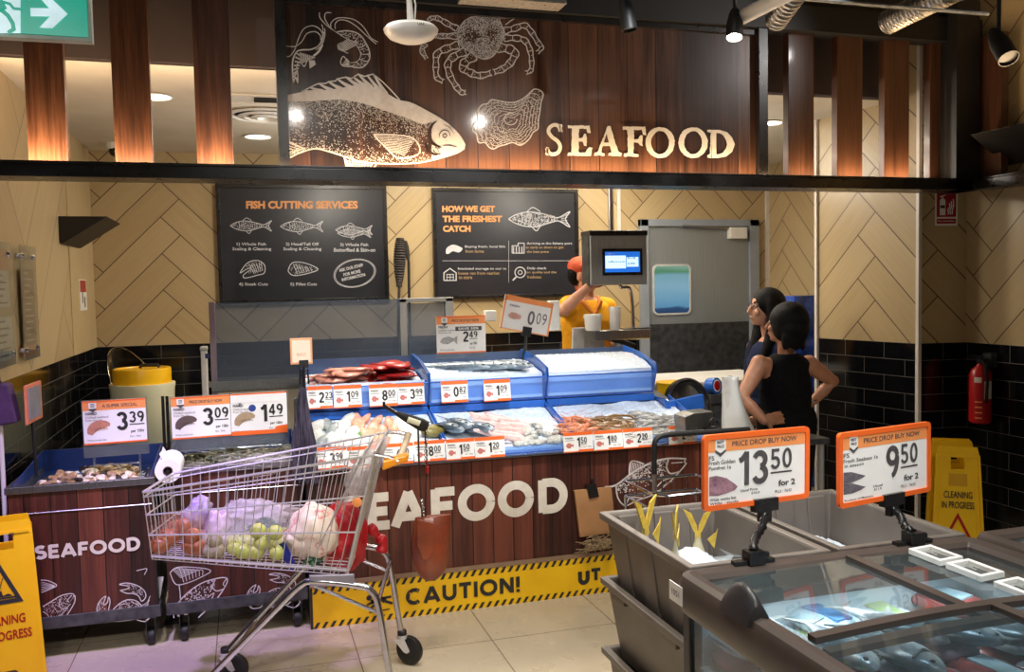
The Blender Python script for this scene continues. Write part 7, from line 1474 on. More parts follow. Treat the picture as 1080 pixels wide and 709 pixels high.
# ================================================================== framed price signs on clamps
def clamp_sign(tl, tr_, br, bl, Y0, Y1, base, wh, ce, lab, pic, lines, w1):
    A = at_y(*bl, Y0); B = at_y(*br, Y1); C_ = at_y(*tl, Y0); ux = B-A; pl = Pl(A, ux, C_-A); w_ = ux.length; h_ = (C_-A).length
    t = thing('price_sign', lab, 'sign', (pl.p(w_*.5, 0).x, pl.p(w_*.5, 0).y, .857), group='framed signs clamped to the freezer')
    b = MB(); o_ = [(x, y) for x, y in rrect(0, 0, w_, h_, .014)]; i_ = [(x, y) for x, y in rrect(.014, .014, w_-.014, h_-.014, .008)]; n = len(o_)
    b.ring2(pl, o_, i_, .006); b.ring2(pl, o_, i_, -.006); b.add([pl.p(x, y, .006) for x, y in o_]+[pl.p(x, y, -.006) for x, y in o_], [(k, (k+1) % n, n+(k+1) % n, n+k) for k in range(n)]); b.add([pl.p(x, y, .006) for x, y in i_]+[pl.p(x, y, -.006) for x, y in i_], [(k, (k+1) % n, n+(k+1) % n, n+k) for k in range(n)])
    obj('orange_frame', b, MT['orange'], t, smooth=0)
    b = MB(); b.slab(pl, .012, .012, w_-.012, h_-.012, -.002, .001); obj('card', b, MT['card'], t, smooth=0)
    b = MB(); b.rect(pl, .014, h_*.765, w_-.014, h_-.014, .0018); obj('orange_band', b, MT['orange_lt'], t, smooth=0)
    k = .02; sx, sy = w_*.155, h_*.845; b = MB(); b.poly(pl, [(sx+x*k, sy+y*k) for x, y in [(-.9, 1.05), (.9, 1.05), (.9, -.6), (0, -1.2), (-.9, -.6)]], .0024); obj('badge', b, MT['card'], t, smooth=0)
    b = MB(); b.poly(pl, [(sx+x*k, sy+y*k) for x, y in [(-.9, -.5), (0, -1.0), (.9, -.5), (.9, -.85), (0, -1.5), (-.9, -.85)]], .0027); txt(b, pl, 'BEST', sx-.012, sy+.006, .008, .024, .003, .03); txt(b, pl, 'PRICE', sx-.012, sy-.006, .008, .024, .003, .03)
    txt(b, pl, 'PRICE DROP BUY NOW', w_*.26, h_*.82, h_*.07, w_*.62, .0026, .015); obj('heading', b, MT['ink_grey'], t, smooth=0)
    b = MB(); k_ = len(wh); x, w2 = price(b, pl, wh, ce, w_*(.325 if k_ == 2 else .5), h_*.285, h_*.45, .17, 1.16 if k_ == 2 else 1.14, d=.0024); obj('price_digits', b, MT['ink_grey'], t, smooth=0); b = MB()
    txt(b, pl, 'for 2', w_*.7, h_*.215, h_*.085, w_*.165, .0024, .03); txt(b, pl, 'PLU : 7642', w_*.67, h_*.125, h_*.04, w_*.16, .0022, 0); obj('small_lettering', b, mat('price_grey', (62, 60, 62), (72, 70, 72), rough=.5), t, smooth=0)
    b = MB()
    for s_, u, v, hh, ww in lines: txt(b, pl, s_, w_*u, h_*v, h_*hh, w_*ww, .0022, .01)
    obj('small_print', b, MT['ink_grey'], t, smooth=0)
    b = MB(); pic(b, lambda x, y: (w_*x, h_*y), pl); obj('picture', b, MT['_pic'], t, smooth=0)
    base = V(base); cq = pl.p(w_*.55, .0); b = MB(); b.slab(pl, w_*.46, -.02, w_*.68, .016, -.01, .012); b.slab(pl, w_*.52, -.05, w_*.62, -.018, -.008, .01); pts = [pl.p(w_*.57, -.03), pl.p(w_*.57, -.03).lerp(base+V((0, 0, .03)), .35)+V((.006, 0, 0)), pl.p(w_*.57, -.03).lerp(base+V((0, 0, .03)), .65)-V((.006, 0, 0)), base+V((0, 0, .03))]
    b.tube(cr(pts, 5), [.009+.004*(i % 2) for i in range(16)], 10); b.box(base.x-.022, base.y-.02, base.z, base.x+.026, base.y+.02, base.z+.034); b.box(base.x-.06, base.y-.01, base.z, base.x+.06, base.y+.012, base.z+.01); b.tube([base+V((.02, 0, .02)), base+V((.045, 0, .02))], .008, 8); obj('clamp_stand', b, MT['black_gloss'], t)
def picA(b, P, pl):
    MT['_pic'] = mat('pomfret_picture', (186, 140, 150), (120, 84, 98), 60, .5); b.poly(pl, [P(.055+.26*x, .2+.26*y) for x, y in [(0, .0), (.0, .95), (.25, .98), (.6, .8), (.9, .45), (1, .3), (.9, .15), (.6, .02), (.3, -.05)]], .0022)
def picB(b, P, pl):
    MT['_pic'] = mat('seabass_picture', (120, 112, 118), (86, 80, 88), 60, .5)
    for dy in (.0, .15): b.poly(pl, [P(.05+.23*x, .16+dy+.17*y) for x, y in [(0, 0.1), (0, .95), (.35, .9), (.75, .6), (1, .42), (.8, .25), (.4, .08)]], .0022+dy*.002)
clamp_sign((737, 460), (850, 443), (852, 525), (741, 540), 2.12, 2.18, (1.273, 2.05, .855), '13', '50', 'orange framed price sign 13.50 for 2 with a pink fish picture', picA, [('FS', .05, .66, .06, .05), ('Fresh Golden', .05, .6, .055, .24), ('Pomfret 1s', .05, .53, .05, .2), ('While stocks last', .06, .12, .04, .24), ('Whilst - stocks', .06, .07, .035, .26), ('Usual Price', .34, .2, .035, .16), ('$16.0', .44, .15, .035, .08)], .34)
clamp_sign((880, 458), (981, 441), (980, 518), (884, 537), 2.12, 2.22, (1.785, 2.05, .855), '9', '50', 'orange framed price sign 9.50 for 2 with two grey fish pictures', picB, [('FS', .05, .66, .06, .06), ('Fresh Seabass 1s', .05, .59, .05, .36), ('in season', .06, .53, .04, .2), ('Product of Malaysia', .06, .07, .035, .3), ('Usual', .36, .2, .035, .1), ('$11.9', .37, .15, .035, .08)], .2)
# ================================================================== yellow floor signs
def floor_sign(x, y, rz, lab, sc_=1.0, lean=.16, n=1, tw=.30, symbol=True):
    Mx = TR((x, y, 0), rz, s=sc_); t = thing('cleaning_sign', lab, 'floor sign', Mx=Mx); Hh = .66
    for side_ in range(2*n):
        off = -.015 if side_ == 0 else .03+.045*side_; a = lean if side_ % 2 == 0 else -lean*.6
        uy = V((0, math.sin(abs(a)) if side_ == 0 else -math.sin(abs(a))*.4, math.cos(a))); pl = Pl((-tw/2, (-.10 if side_ == 0 else .06+.04*side_), 0), (1, 0, 0), uy)
        tp2 = .03; W = lambda v: tp2*v/Hh
        b = MB(); P_ = lambda u, v, d: pl.p(W(v)+u*(1-2*W(v)/tw), v, d)
        def plate(pts, d0, d1):
            m_ = len(pts); vs = [P_(u, v, d0) for u, v in pts]+[P_(u, v, d1) for u, v in pts]; b.add(vs, [tuple(range(m_))[::-1], tuple(range(m_, 2*m_))]+[(i, (i+1) % m_, m_+(i+1) % m_, m_+i) for i in range(m_)])
        plate([(0, 0), (.075, 0), (.085, .05), (.11, .075), (tw-.11, .075), (tw-.085, .05), (tw-.075, 0), (tw, 0), (tw, .55), (0, .55)], -.012, 0)
        plate([(0, .55), (.085, .55), (.085, .61), (0, .61)], -.012, 0); plate([(tw-.085, .55), (tw, .55), (tw, .61), (tw-.085, .61)], -.012, 0); plate([(0, .61), (tw, .61), (tw-.012, Hh), (.012, Hh)], -.012, 0)
        for u0, u1 in ((0, .014), (tw-.014, tw)): plate([(u0, 0), (u1, 0), (u1, .61), (u0, .61)], 0, .008)
        for u0, u1 in ((.028, .036), (tw-.036, tw-.028)): plate([(u0, .09), (u1, .09), (u1, .53), (u0, .53)], 0, .004)
        plate([(.0, .61), (tw, .61), (tw, .622), (0, .622)], 0, .006)
        pn = obj('panel', b, MT['yellow'], t, smooth=0, local=True)
        if side_ == 0:
            class PW:
                n = pl.n
                def p(s, u, v, d=0): return P_(u, v, d)
            w_ = PW()
            def loc(nm, b_, m_): obj(nm, b_, m_, pn, smooth=0, local=True)
            if symbol:
                b = MB(); c = tw/2; b.ribbon(w_, [(c-.075, .345), (c+.075, .345), (c, .485)], .016, .003, closed=True)
                b.poly(w_, [(c-.04, .368), (c+.01, .368), (c+.004, .39), (c-.05, .392)], .003); b.ribbon(w_, [(c-.005, .39), (c+.012, .44)], .004, .003); b.poly(w_, [(c-.01, .364), (c+.05, .366), (c+.03, .376)], .003); b.ribbon(w_, [(c-.06, .36), (c+.06, .36)], .006, .003); loc('warning_symbol', b, MT['ink'])
                b = MB(); txt(b, w_, 'CLEANING', .06, .255, .036, .18, .003, .02); txt(b, w_, 'IN PROGRESS', .045, .195, .036, .215, .003, .02); loc('lettering', b, MT['red'])
                b = MB(); txt(b, w_, 'CARE', .08, .6, .01, .04, .007, 0); txt(b, w_, 'S3', .2, .6, .014, .02, .007, 0); loc('small_print', b, MT['ink'])
            else:
                b = MB(); c = tw/2; txt(b, w_, 'CLEANING', c-.075, .41, .034, .15, .006, .01); txt(b, w_, 'IN PROGRESS', c-.083, .36, .034, .166, .006, .01)
                b.poly(w_, [(c-.03, .10), (c+.04, .10), (c+.03, .115), (c-.03, .115)], .003); b.ribbon(w_, [(c-.01, .1), (c+.0, .14), (c+.02, .15)], .012, .003); b.poly(w_, [(c-.025, .185), (c+.025, .185), (c+.02, .2), (c-.015, .21)], .003); b.ribbon(w_, [(c+.0, .2), (c+.01, .245)], .008, .003); loc('lettering', b, MT['ink'])
                b = MB(); b.ribbon(w_, [(c-.075, .18), (c+.075, .18), (c, .325)], .013, .003, closed=True); loc('warning_triangle', b, MT['red'])
                b = MB(); b.slab(w_, c-.05, .47, c+.05, .53, 0, .002); loc('grip_recess', b, mat('grip_shade', (214, 160, 10), (204, 150, 8)))
    return t
q = at_z(52, 703, 0)
floor_sign(q.x-.145, 4.09, .22, 'yellow cleaning in progress floor sign standing in front of the left cart', 1.03)
floor_sign(3.62, 3.84, -.62, 'folded yellow cleaning floor signs stacked below the fire extinguisher', 1.08, .05, 2, .25, False)
# ================================================================== fire extinguisher and its sign
ex_ = at_x(1033, 410, 3.95); y_ = ex_.y; zt_ = at_x(1033, 386, 3.95).z; zb_ = at_x(1033, 446, 3.95).z; r_ = .058
t = thing('fire_extinguisher', 'red fire extinguisher hanging on the black tiles at the right', 'extinguisher', (3.955, y_, zb_)); c = V((3.955, y_, 0))
b = MB(); b.lathe([(r_*.85, zb_), (r_, zb_+.01), (r_, zt_-.05), (r_*.8, zt_-.02), (r_*.4, zt_), (.016, zt_+.01), (.016, zt_+.02)], c, 32); obj('cylinder', b, MT['red'], t)
b = MB(); b.lathe([(.02, zt_+.015), (.02, zt_+.04), (.001, zt_+.045)], c, 14); b.box(3.955-.012, y_-.02, zt_+.035, 3.955+.012, y_+.07, zt_+.043); b.box(3.955-.01, y_-.02, zt_+.05, 3.955+.01, y_+.08, zt_+.057); b.tube([(3.955, y_-.02, zt_+.03), (3.94, y_-.05, zt_+.0), (3.93, y_-.075, zt_-.08), (3.93, y_-.07, zt_-.2)], .009, 8); obj('valve_and_hose', b, MT['black_gloss'], t)
b = MB()
def cyl(b, a0, a1, z0, z1, mi=0): b.grid(lambda u, v: V((c.x+(r_+.001)*math.cos(a0+(a1-a0)*u), c.y+(r_+.001)*math.sin(a0+(a1-a0)*u), z0+(z1-z0)*v)), 10, 1, mi)
cyl(b, math.radians(245), math.radians(300), zb_+.14, zb_+.24); cyl(b, math.radians(195), math.radians(232), zt_-.09, zt_-.06); obj('label', b, MT['paper'], t)
b = MB()
for k in range(4): cyl(b, math.radians(200), math.radians(236), zb_+.03+.03*k, zb_+.037+.03*k)
obj('print', b, MT['orange_lt'], t)
b = MB(); b.box(4.0, y_-.03, zt_-.01, 4.04, y_+.03, zt_+.07); b.box(3.975, y_-.012, zt_+.02, 4.01, y_+.012, zt_+.032); obj('wall_bracket', b, MT['steel_dark'], t, smooth=0)
o0 = V((3.74, 4.267, 0)); dx_ = V((.3, -.051, 0)).normalized(); pl = Pl(o0, dx_, (0, 0, 1)); A = at_y(987, 201, 4.24); B = at_y(1010, 238, 4.22); u0 = (A-o0).dot(dx_); u1 = (B-o0).dot(dx_)
t = thing('fire_sign', 'red and white fire extinguisher sign high on the right corner of the wall', 'sign', pl.p((u0+u1)/2, B.z)); w_ = u1-u0; h_ = A.z-B.z; pl = Pl(pl.p(u0, B.z), dx_, (0, 0, 1))
b = MB(); b.slab(pl, 0, 0, w_, h_, .0015, .004); obj('panel', b, MT['card'], t, smooth=0)
b = MB(); b.slab(pl, w_*.07, h_*.25, w_*.93, h_*.94, .004, .0048); b.slab(pl, w_*.07, h_*.06, w_*.93, h_*.2, .004, .0048); obj('red_fields', b, mat('sign_red', (170, 24, 36), (160, 20, 32)), t, smooth=0)
b = MB(); b.slab(pl, w_*.2, h_*.3, w_*.45, h_*.7, .0048, .0056); b.poly(pl, [(w_*(.325+.125*math.cos(a)), h_*(.7+.08*math.sin(a))) for a in [PI*k/8 for k in range(9)]], .0054); b.ribbon(pl, [(w_*.32, h_*.78), (w_*.32, h_*.84), (w_*.46, h_*.88), (w_*.2, h_*.82)], w_*.05, .0054)
for k in range(3): b.ribbon(pl, [(w_*(.6+.08*k), h_*.32), (w_*(.56+.1*k), h_*.45), (w_*(.66+.08*k), h_*.55), (w_*(.62+.09*k), h_*(.64+.06*k))], w_*.05, .0054)
txt(b, pl, 'Fire extinguisher', w_*.12, h_*.105, h_*.05, w_*.76, .0054, .02); obj('symbols', b, MT['card'], t, smooth=0)
b = MB(); b.slab(pl, w_*.22, h_*.5, w_*.43, h_*.58, .0056, .006); obj('label_mark', b, MT['ink'], t, smooth=0)
# ================================================================== hand basket trolley behind the tubs
YH = 3.2; t = thing('basket_trolley', 'small basket trolley with a black bent handle behind the grey tubs', 'trolley', (1.75, YH, 0))
b = MB(); h = [at_y(x, y, YH) for x, y in ((690, 500), (690, 474), (692, 464), (702, 459), (735, 456.5), (790, 453))]; b.tube(cr(h, 5), .011, 10); obj('handle', b, MT['black'], t)
b = MB(); h0 = at_y(690, 483, YH); b.tube([(h0.x, YH, .12), h0], .009, 10); h1 = at_y(790, 453, YH); b.tube([(h1.x, YH, .12), h1], .009, 10); obj('upright', b, MT['alu'], t)
W0_ = at_y(678, 536, YH-.1); b = MB(); xa_, xb_ = at_y(677, 520, YH).x, at_y(745, 520, YH).x; z1_ = at_y(700, 514, YH).z; z0_ = at_y(700, 530, YH).z
for z, r in ((z1_, .006), (z0_, .005)): b.tube([(xa_+.02, YH-.12, z), (xa_+.045, YH-.14, z), (xb_, YH-.14, z), (xb_+.04, YH-.1, z), (xb_+.04, YH+.16, z), (xa_-.0, YH+.16, z), (xa_, YH-.06, z)], r, 6, closed=True)
for k in range(5): x = xa_+.05+(xb_-xa_-.05)*k/4; b.tube([(x, YH-.14, z1_), (x, YH-.14, z0_)], .003, 5); b.tube([(x, YH+.16, z1_), (x, YH+.16, z0_)], .003, 5)
for x, y in ((xa_, YH-.06), (xa_, YH+.16), (xb_+.04, YH-.1), (xb_+.04, YH+.16)): b.tube([(x, y, z0_), (x, y, .1)], .006, 6)
obj('wire_rack', b, MT['chrome'], t)
for x, y in ((xa_, YH-.06), (xa_, YH+.16), (xb_+.04, YH-.1), (xb_+.04, YH+.16)): caster(t, x, y, .04, .1, .02)
# cardboard hung on the counter and netting
YC = FYC-.03; t = thing('cardboard_sheet', 'brown cardboard sheet hung by a black clip on the front of the seafood counter', 'cardboard', at_y(627, 565, YC)); b = MB()
pts = [at_y(x, y, YC) for x, y in ((606, 518), (645, 514), (650, 562), (612, 567))]; b.prism(pts, (0, .022, 0)); obj('sheet', b, mat('cardboard', (178, 130, 84), (160, 114, 72), 6, .7), t, smooth=0, bevel=.002)
b = MB(); b.prism([at_y(x, y, YC-.012) for x, y in ((619, 512), (629, 511), (632, 524), (622, 526))], (0, .03, 0)); b.tube([at_y(624, 514, YC), at_y(626, 505, YC)], .008, 6); obj('clip', b, MT['black_gloss'], t, smooth=0)
MT['straw'] = mat('straw_fibre', (176, 150, 112), (120, 100, 72), 60, .8, bump=.5); rg = random.Random(12)
b = MB(); q = at_y(632, 575, FYC-.06)
for k in range(60): a = rg.uniform(0, 6.28); c0 = q+V((rg.gauss(0, .045), rg.gauss(0, .018), rg.gauss(0, .018))); d = V((math.cos(a)*.05, math.sin(a)*.012, rg.uniform(-.02, .02))); b.tube([c0-d, c0+V((0, 0, rg.uniform(0, .02))), c0+d], .0024, 5)
for k in range(3): b.tube([q+V((-.06+.05*k, 0, -.02)), q+V((-.05+.05*k, .02, .02))], .02, 8)
tag(obj('fibre_bundle', b, MT['straw']), 'loose bundle of straw coloured fibre below the cardboard on the counter front', 'bundle')
# ================================================================== things at the right end of the counter
t = thing('work_trolley', 'dark work trolley at the right end of the counter, below the paper roll', 'trolley', (2.62, 4.02, 0)); zt_ = .80
b = MB(); b.box(2.40, 3.85, zt_-.03, 2.84, 4.22, zt_); obj('top', b, MT['steel_dark'], t, smooth=0, bevel=.004)
for x in (2.43, 2.81):
    for y in (3.88, 4.19): b = MB(); b.tube([(x, y, 0), (x, y, zt_-.03)], .014, 8); obj('leg', b, MT['steel_v'], t)
p0 = at_y(770, 396, 4.06); t = thing('paper_towel', 'tall white paper towel roll with a sheet draping off it on the work trolley', 'paper roll', (p0.x, 4.06, zt_)); zr = p0.z-.005; rr_ = .042
b = MB(); b.rings([[V((p0.x+r*math.cos(2*PI*j/28), 4.06+r*math.sin(2*PI*j/28), z)) for j in range(28)] for r, z in ((rr_, zt_), (rr_, zr), (.014, zr), (.014, zr-.03))]); obj('roll', b, mat('towel_white', (226, 224, 218), (208, 206, 200), 40, .7), t)
b = MB(); b.grid(lambda u, v: V((p0.x+rr_+.002+(.0-.092*v*v-.02*v)*0-(rr_*2)*u+.07*(v**1.5)*(1-2*u)*.9+.05*v*v, 4.06-rr_*math.sin(PI*min(1, u*1.0))*1.02-.002-.05*v*v*math.sin(PI*u), zr-(zr-zt_-.004)*v)), 14, 16); obj('draping_sheet', b, MT['white'], t, smooth=180, thick=.002)
b = MB(); b.lathe([(.0138, zr-.05), (.0138, zr+.001), (.011, zr+.001), (.011, zr-.05)], (p0.x, 4.06, 0), 16); obj('core', b, MT['black'], t)
# steel dispenser and stapler like clamp
a = at_y(724, 457, 4.0); e = at_y(748, 436, 4.0); b = MB(); b.prism([at_y(x, y, 4.0) for x, y in ((722, 440), (732, 436), (752, 434), (756, 455), (724, 460))], (0, .12, 0)); t = obj('steel_box', b, MT['steel'], None, smooth=0, bevel=.004); tag(t, 'small steel box on the dark work trolley left of the paper towel roll', 'box')
b = MB(); q = at_y(752, 446, 3.97)
for k in range(8): a = k*.8; b.tube([q+V((.02*math.cos(a), .0, .025*math.sin(a))), q+V((.03*math.cos(a+.8), -.01, .02*math.sin(a+1)))], .004, 6)
b.box(q.x-.04, q.y-.02, q.z-.04, q.x+.04, q.y+.03, q.z-.025); tag(obj('wire_clip', b, MT['black_gloss']), 'tangle of black wire clips beside the small steel box', 'clip')
# chest behind with basin, yellow tub, blue tray and tape
c0 = at_y(697, 412, 5.3); c1 = at_y(792, 395, 5.3); zc_ = at_y(745, 402, 5.3).z; t = thing('white_chest', 'long white chest in front of the steel door behind the right end of the counter', 'chest', ((c0.x+3.5)/2, 5.5, 0))
b = MB(); b.box(c0.x, 5.3, .0, 3.56, 5.9, zc_-.05); obj('body', b, MT['white'], t, smooth=0, bevel=.01)
b = MB(); b.box(c0.x-.01, 5.28, zc_-.05, 3.57, 5.92, zc_); obj('lid', b, mat('chest_lid', (244, 242, 236), (234, 232, 226), rough=.3), t, smooth=0, bevel=.01)
q = at_y(698, 402, 5.2); b = MB(); b.lathe([(.10, .0), (.12, q.z-.03), (.13, q.z), (.12, q.z)], (q.x+.06, 5.12, 0), 24); tag(obj('yellow_tub', b, MT['yellow']), 'bright yellow tub in front of the white chest, behind the blue trays', 'tub')
q = at_y(725, 424, 4.75); t = thing('round_basin', 'dark rimmed round steel basin standing on edge behind the lower trays', 'basin', q-V((0, 0, .14))); ax = V((.1, -1, .25)).normalized(); b = MB(); b.lathe([(.118, .02), (.13, .03), (.142, .02), (.142, -.03), (.12, -.05)], q, 40, ax=ax, cap=False); obj('dark_rim', b, MT['black_gloss'], t)
b = MB(); b.lathe([(.001, -.05), (.07, -.045), (.11, -.02), (.118, .02)], q, 40, ax=ax, cap=False); obj('bowl', b, MT['steel'], t)
b = MB(); P_ = [at_y(x, y, 4.6) for x, y in ((704, 424), (742, 416), (744, 440), (712, 450))]; b.prism(P_, (0, .03, 0)); P2_ = [at_y(x, y, 4.58) for x, y in ((700, 420), (706, 424), (716, 452), (708, 452))]; b.prism(P2_, (0, .2, 0)); tag(obj('blue_bin', b, MT['blue_tray'], smooth=0, bevel=.004), 'blue plastic bin in front of the round basin behind the lower trays', 'bin')
q = at_y(752, 407, 4.9); t = thing('tape_roll', 'blue tape roll with a red centre left of the paper towel roll', 'tape', q-V((0, 0, .05))); ax = V((.45, -1, .1)).normalized(); b = MB(); b.lathe([(.03, -.03), (.05, -.03), (.05, .03), (.03, .03)], q, 28, ax=ax); obj('tape', b, MT['blue_tray'], t)
b = MB(); b.lathe([(.001, .031), (.026, .032), (.03, .03)], q+ax*.002, 24, ax=ax); obj('red_centre', b, MT['red'], t); b = MB(); b.lathe([(.031, .0305), (.038, .0305)], q+ax*.001, 24, ax=ax, cap=False); obj('white_ring', b, MT['white'], t)
b = MB(); b.box(q.x-.05, 4.84, .86, q.x+.08, 4.98, q.z-.05); b.box(q.x-.045, 4.85, 0, q.x+.075, 4.97, .86); tag(obj('side_pedestal', b, MT['steel_dark'], smooth=0), 'dark pedestal under the blue tape roll behind the counter end', 'pedestal')
# blue wrapped bundle in the recess
MT['bluefilm'] = mat('blue_film', (56, 96, 196), (34, 66, 160), 14, .2, stretch=(2, 2, 9), bump=.6, coat=.4)
q = at_y(850, 312, 5.9); x0_ = at_y(838, 312, 5.9).x; b = MB(); b.grid(lambda u, v: V((x0_+.42*u, 5.9-.03*mnoise.noise(V((u*5, v*16, 0)))-.015*mnoise.noise(V((u*14, v*40, 3))), (q.z-.0)*v+.0)), 20, 60); b.grid(lambda u, v: V((x0_+.42*(1-u), 6.3, q.z*v)), 2, 2); b.grid(lambda u, v: V((x0_+.02*mnoise.noise(V((u*5, v*16, 9))), 6.3-.4*u, q.z*v)), 6, 40); b.grid(lambda u, v: V((x0_+.42*u, 5.9+.4*v, q.z)), 2, 2); b.grid(lambda u, v: V((x0_+.42, 5.9+.4*u, q.z*v)), 2, 2); tag(obj('wrapped_bundle', b, MT['bluefilm'], smooth=180), 'tall bundle wrapped in shiny blue film behind the women', 'bundle')
# ================================================================== people
def skinmat(n, c, c2): return mat(n, c, c2, 18, .45, sss=.08)
def hand(b, w, d, pn, k=1.0, curl=.5, mirror=1, spread=.10):
    """palm and five fingers; w wrist, d along the hand, pn palm normal (towards the palm side)"""
    d = V(d).normalized(); pn = V(pn); pn = (pn-d*pn.dot(d)).normalized(); s = d.cross(pn)*mirror; L = .085*k
    R3 = Matrix((s, d, pn)).transposed()
    b.ell(w+d*L*.5, (.038*k, L*.62, .016*k), 14, 10, rot=R3)
    for i, (off, ln) in enumerate(((-.029, .066), (-.010, .076), (.010, .071), (.028, .056))):
        p = w+d*L*.92+s*off*k; dd = (d+s*off*spread*30).normalized(); pts = [p-dd*.02*k, p]; a = 0
        for j, f in enumerate((.45, .32, .25)):
            a += curl*(.55 if j == 0 else .8); q = dd*math.cos(a)+pn*math.sin(a); p = p+q*ln*f*k; pts.append(p)
        b.tube(pts, [.0095*k, .0095*k, .0088*k, .008*k, .006*k], 8)
    p = w+d*L*.28-s*.03*k; dd = (d*.6-s*.75+pn*.25).normalized(); pts = [p+s*.014*k, p+dd*.014*k, p+dd*.036*k+pn*.004, p+dd*.06*k+pn*.01+d*.008*k]; b.tube(pts, [.013*k, .0125*k, .0105*k, .008*k], 8)
def tb(b, pts, rs, n=14): 
    b.tube(pts, rs, n)
    for p, r in zip(pts, rs): rr = min(r) if isinstance(r, tuple) else r; b.ell(p, rr*.98, 12, 8)
def head(b, c, fw, up=V((0, 0, 1)), k=1.0):
    fw = V(fw).normalized(); up = (up-fw*up.dot(fw)).normalized(); rt = fw.cross(up); R3 = Matrix((rt, fw, up)).transposed(); P = lambda x, y, z: c+rt*x*k+fw*y*k+up*z*k
    b.ell(P(0, -.008, .03), (.074*k, .092*k, .088*k), 18, 12, rot=R3); b.ell(P(0, .018, -.035), (.056*k, .068*k, .075*k), 16, 12, rot=R3); b.ell(P(0, .052, -.085), (.026*k, .026*k, .022*k), 10, 8, rot=R3)
    b.tube([P(0, .082, .022), P(0, .096, -.004), P(0, .106, -.026), P(0, .088, -.036)], [.008*k, .010*k, .013*k, .009*k], 8)
    b.ell(P(0, .078, -.058), (.022*k, .014*k, .007*k), 10, 6, rot=R3); b.ell(P(0, .076, -.068), (.02*k, .014*k, .007*k), 10, 6, rot=R3)
    for s_ in (-1, 1): b.ell(P(s_*.075, -.008, -.01), (.012*k, .02*k, .032*k), 10, 8, rot=R3); b.ell(P(s_*.036, .064, -.028), (.024*k, .02*k, .022*k), 10, 8, rot=R3)
    return P, R3
def face(par, P, R3, k, lip=(150, 80, 72)):
    for s_ in (-1, 1):
        b = MB(); b.ell(P(s_*.031, .0735, .014), (.0135*k, .010*k, .0085*k), 12, 8, rot=R3); e = obj('eye', b, mat('eye_white', (232, 228, 222)), par)
        b = MB(); b.ell(P(s_*.031, .0815, .014), (.0055*k, .004*k, .0055*k), 10, 6, rot=R3); obj('iris', b, MT['eye_b'], e)
        b = MB(); b.tube([P(s_*.014, .083, .033), P(s_*.032, .081, .039), P(s_*.052, .068, .033)], [.003*k, .004*k, .002*k], 6); obj('eyebrow', b, MT['hair'], par)
    b = MB(); b.tube([P(-.022, .083, -.062), P(0, .0935, -.062), P(.022, .083, -.062)], [.002*k, .0042*k, .002*k], 6); obj('lips', b, mat('lips', lip), par)
MT['hair'] = mat('black_hair', (7, 6, 7), (16, 13, 13), 30, .55, stretch=(9, 9, 1), bump=.6, spec=.18)
MT['cloth_black'] = mat('black_fabric', (14, 14, 16), (24, 24, 27), 40, .85, bump=.2, spec=.15); MT['cloth_navy'] = mat('navy_fabric', (26, 40, 78), (18, 28, 56), 30, .8, bump=.2, spec=.2)
VX = .0055
def lower(b, bt, hip, kl, kr, al, ar, fwd):
    """legs, feet and pelvis in the body b, trousers in bt"""
    for kn, an, sg in ((kl, al, -1), (kr, ar, 1)):
        h = hip+V((sg*.085, 0, -.03)); tb(b, [h, h.lerp(kn, .5), kn, kn.lerp(an, .4), an], [.08, .068, .05, .048, .035]); f = V(fwd); b.ell(an+f*.06+V((0, 0, -.035)), (.042, .12, .035) if abs(f.y) > .6 else (.12, .042, .035), 12, 8)
        tb(bt, [h+V((0, 0, .05)), h.lerp(kn, .5), kn, kn.lerp(an, .5), an+V((0, 0, .02))], [.098, .086, .068, .064, .062])
    b.ell(hip, (.15, .105, .11), 16, 10); bt.ell(hip+V((0, 0, .02)), (.168, .122, .13), 18, 12)
def shoes(par, al, ar, fwd, m_):
    for an in (al, ar): b = MB(); f = V(fwd); b.ell(an+f*.06+V((0, 0, -.03)), (.05, .132, .045) if abs(f.y) > .6 else (.132, .05, .045), 14, 8); obj('shoe', b, m_, par)
# ---- woman in the black sleeveless top (seen from behind)
Y1 = 4.35; sk = skinmat('skin_tan', (206, 150, 116), (190, 130, 98))
J = lambda x, y, dy=0: at_y(x, y, Y1+dy)
hd = J(827, 343); nk = J(829, 372); shl = J(801, 384); shr = J(853, 384); ell_ = J(783, 419, -.02); elr = J(878, 402, .02); wrl = J(806, 444, -.12); wrr = J(857, 424, .05); hipc = J(830, 452); hipc.z = max(.80, min(.86, hipc.z))
gx = hipc.x; fwd = V((-.35, .94, 0))
p1 = thing('person', 'person in a black sleeveless top with short black hair, hands on hips, back turned', 'person', (gx, Y1, 0))
b = MB(); bt = MB(); tp = MB()
P, R3 = head(b, hd+V((0, 0, .0)), V((-.6, .8, .12)), k=.94)
tb(b, [hd+V((.005, -.01, -.05)), nk, nk+V((0, 0, -.04))], [.047, .046, .055])
ch = J(828, 400); wa = J(829, 432)
b.rings([[c+V((rx*math.cos(2*PI*j/20), ry*math.sin(2*PI*j/20), 0)) for j in range(20)] for c, rx, ry in ((nk+V((0, 0, -.015)), .06, .05), (nk+V((0, 0, -.05)), .125, .07), (ch+V((0, 0, .03)), .15, .095), (ch+V((0, 0, -.06)), .14, .098), (wa, .128, .09), (hipc, .155, .11))])
for s_, e_, w_ in ((shl, ell_, wrl), (shr, elr, wrr)): tb(b, [s_.lerp(nk, .25)+V((0, 0, -.03)), s_, s_.lerp(e_, .5), e_, e_.lerp(w_, .4), w_], [.055, .053, .046, .038, .036, .025])
hand(b, wrl, V((.9, .05, .1)), V((.05, .9, -.2)), .95, .2, 1); hand(b, wrr, V((-.7, .25, -.5)), V((-.2, .9, 0)), .95, .35, -1)
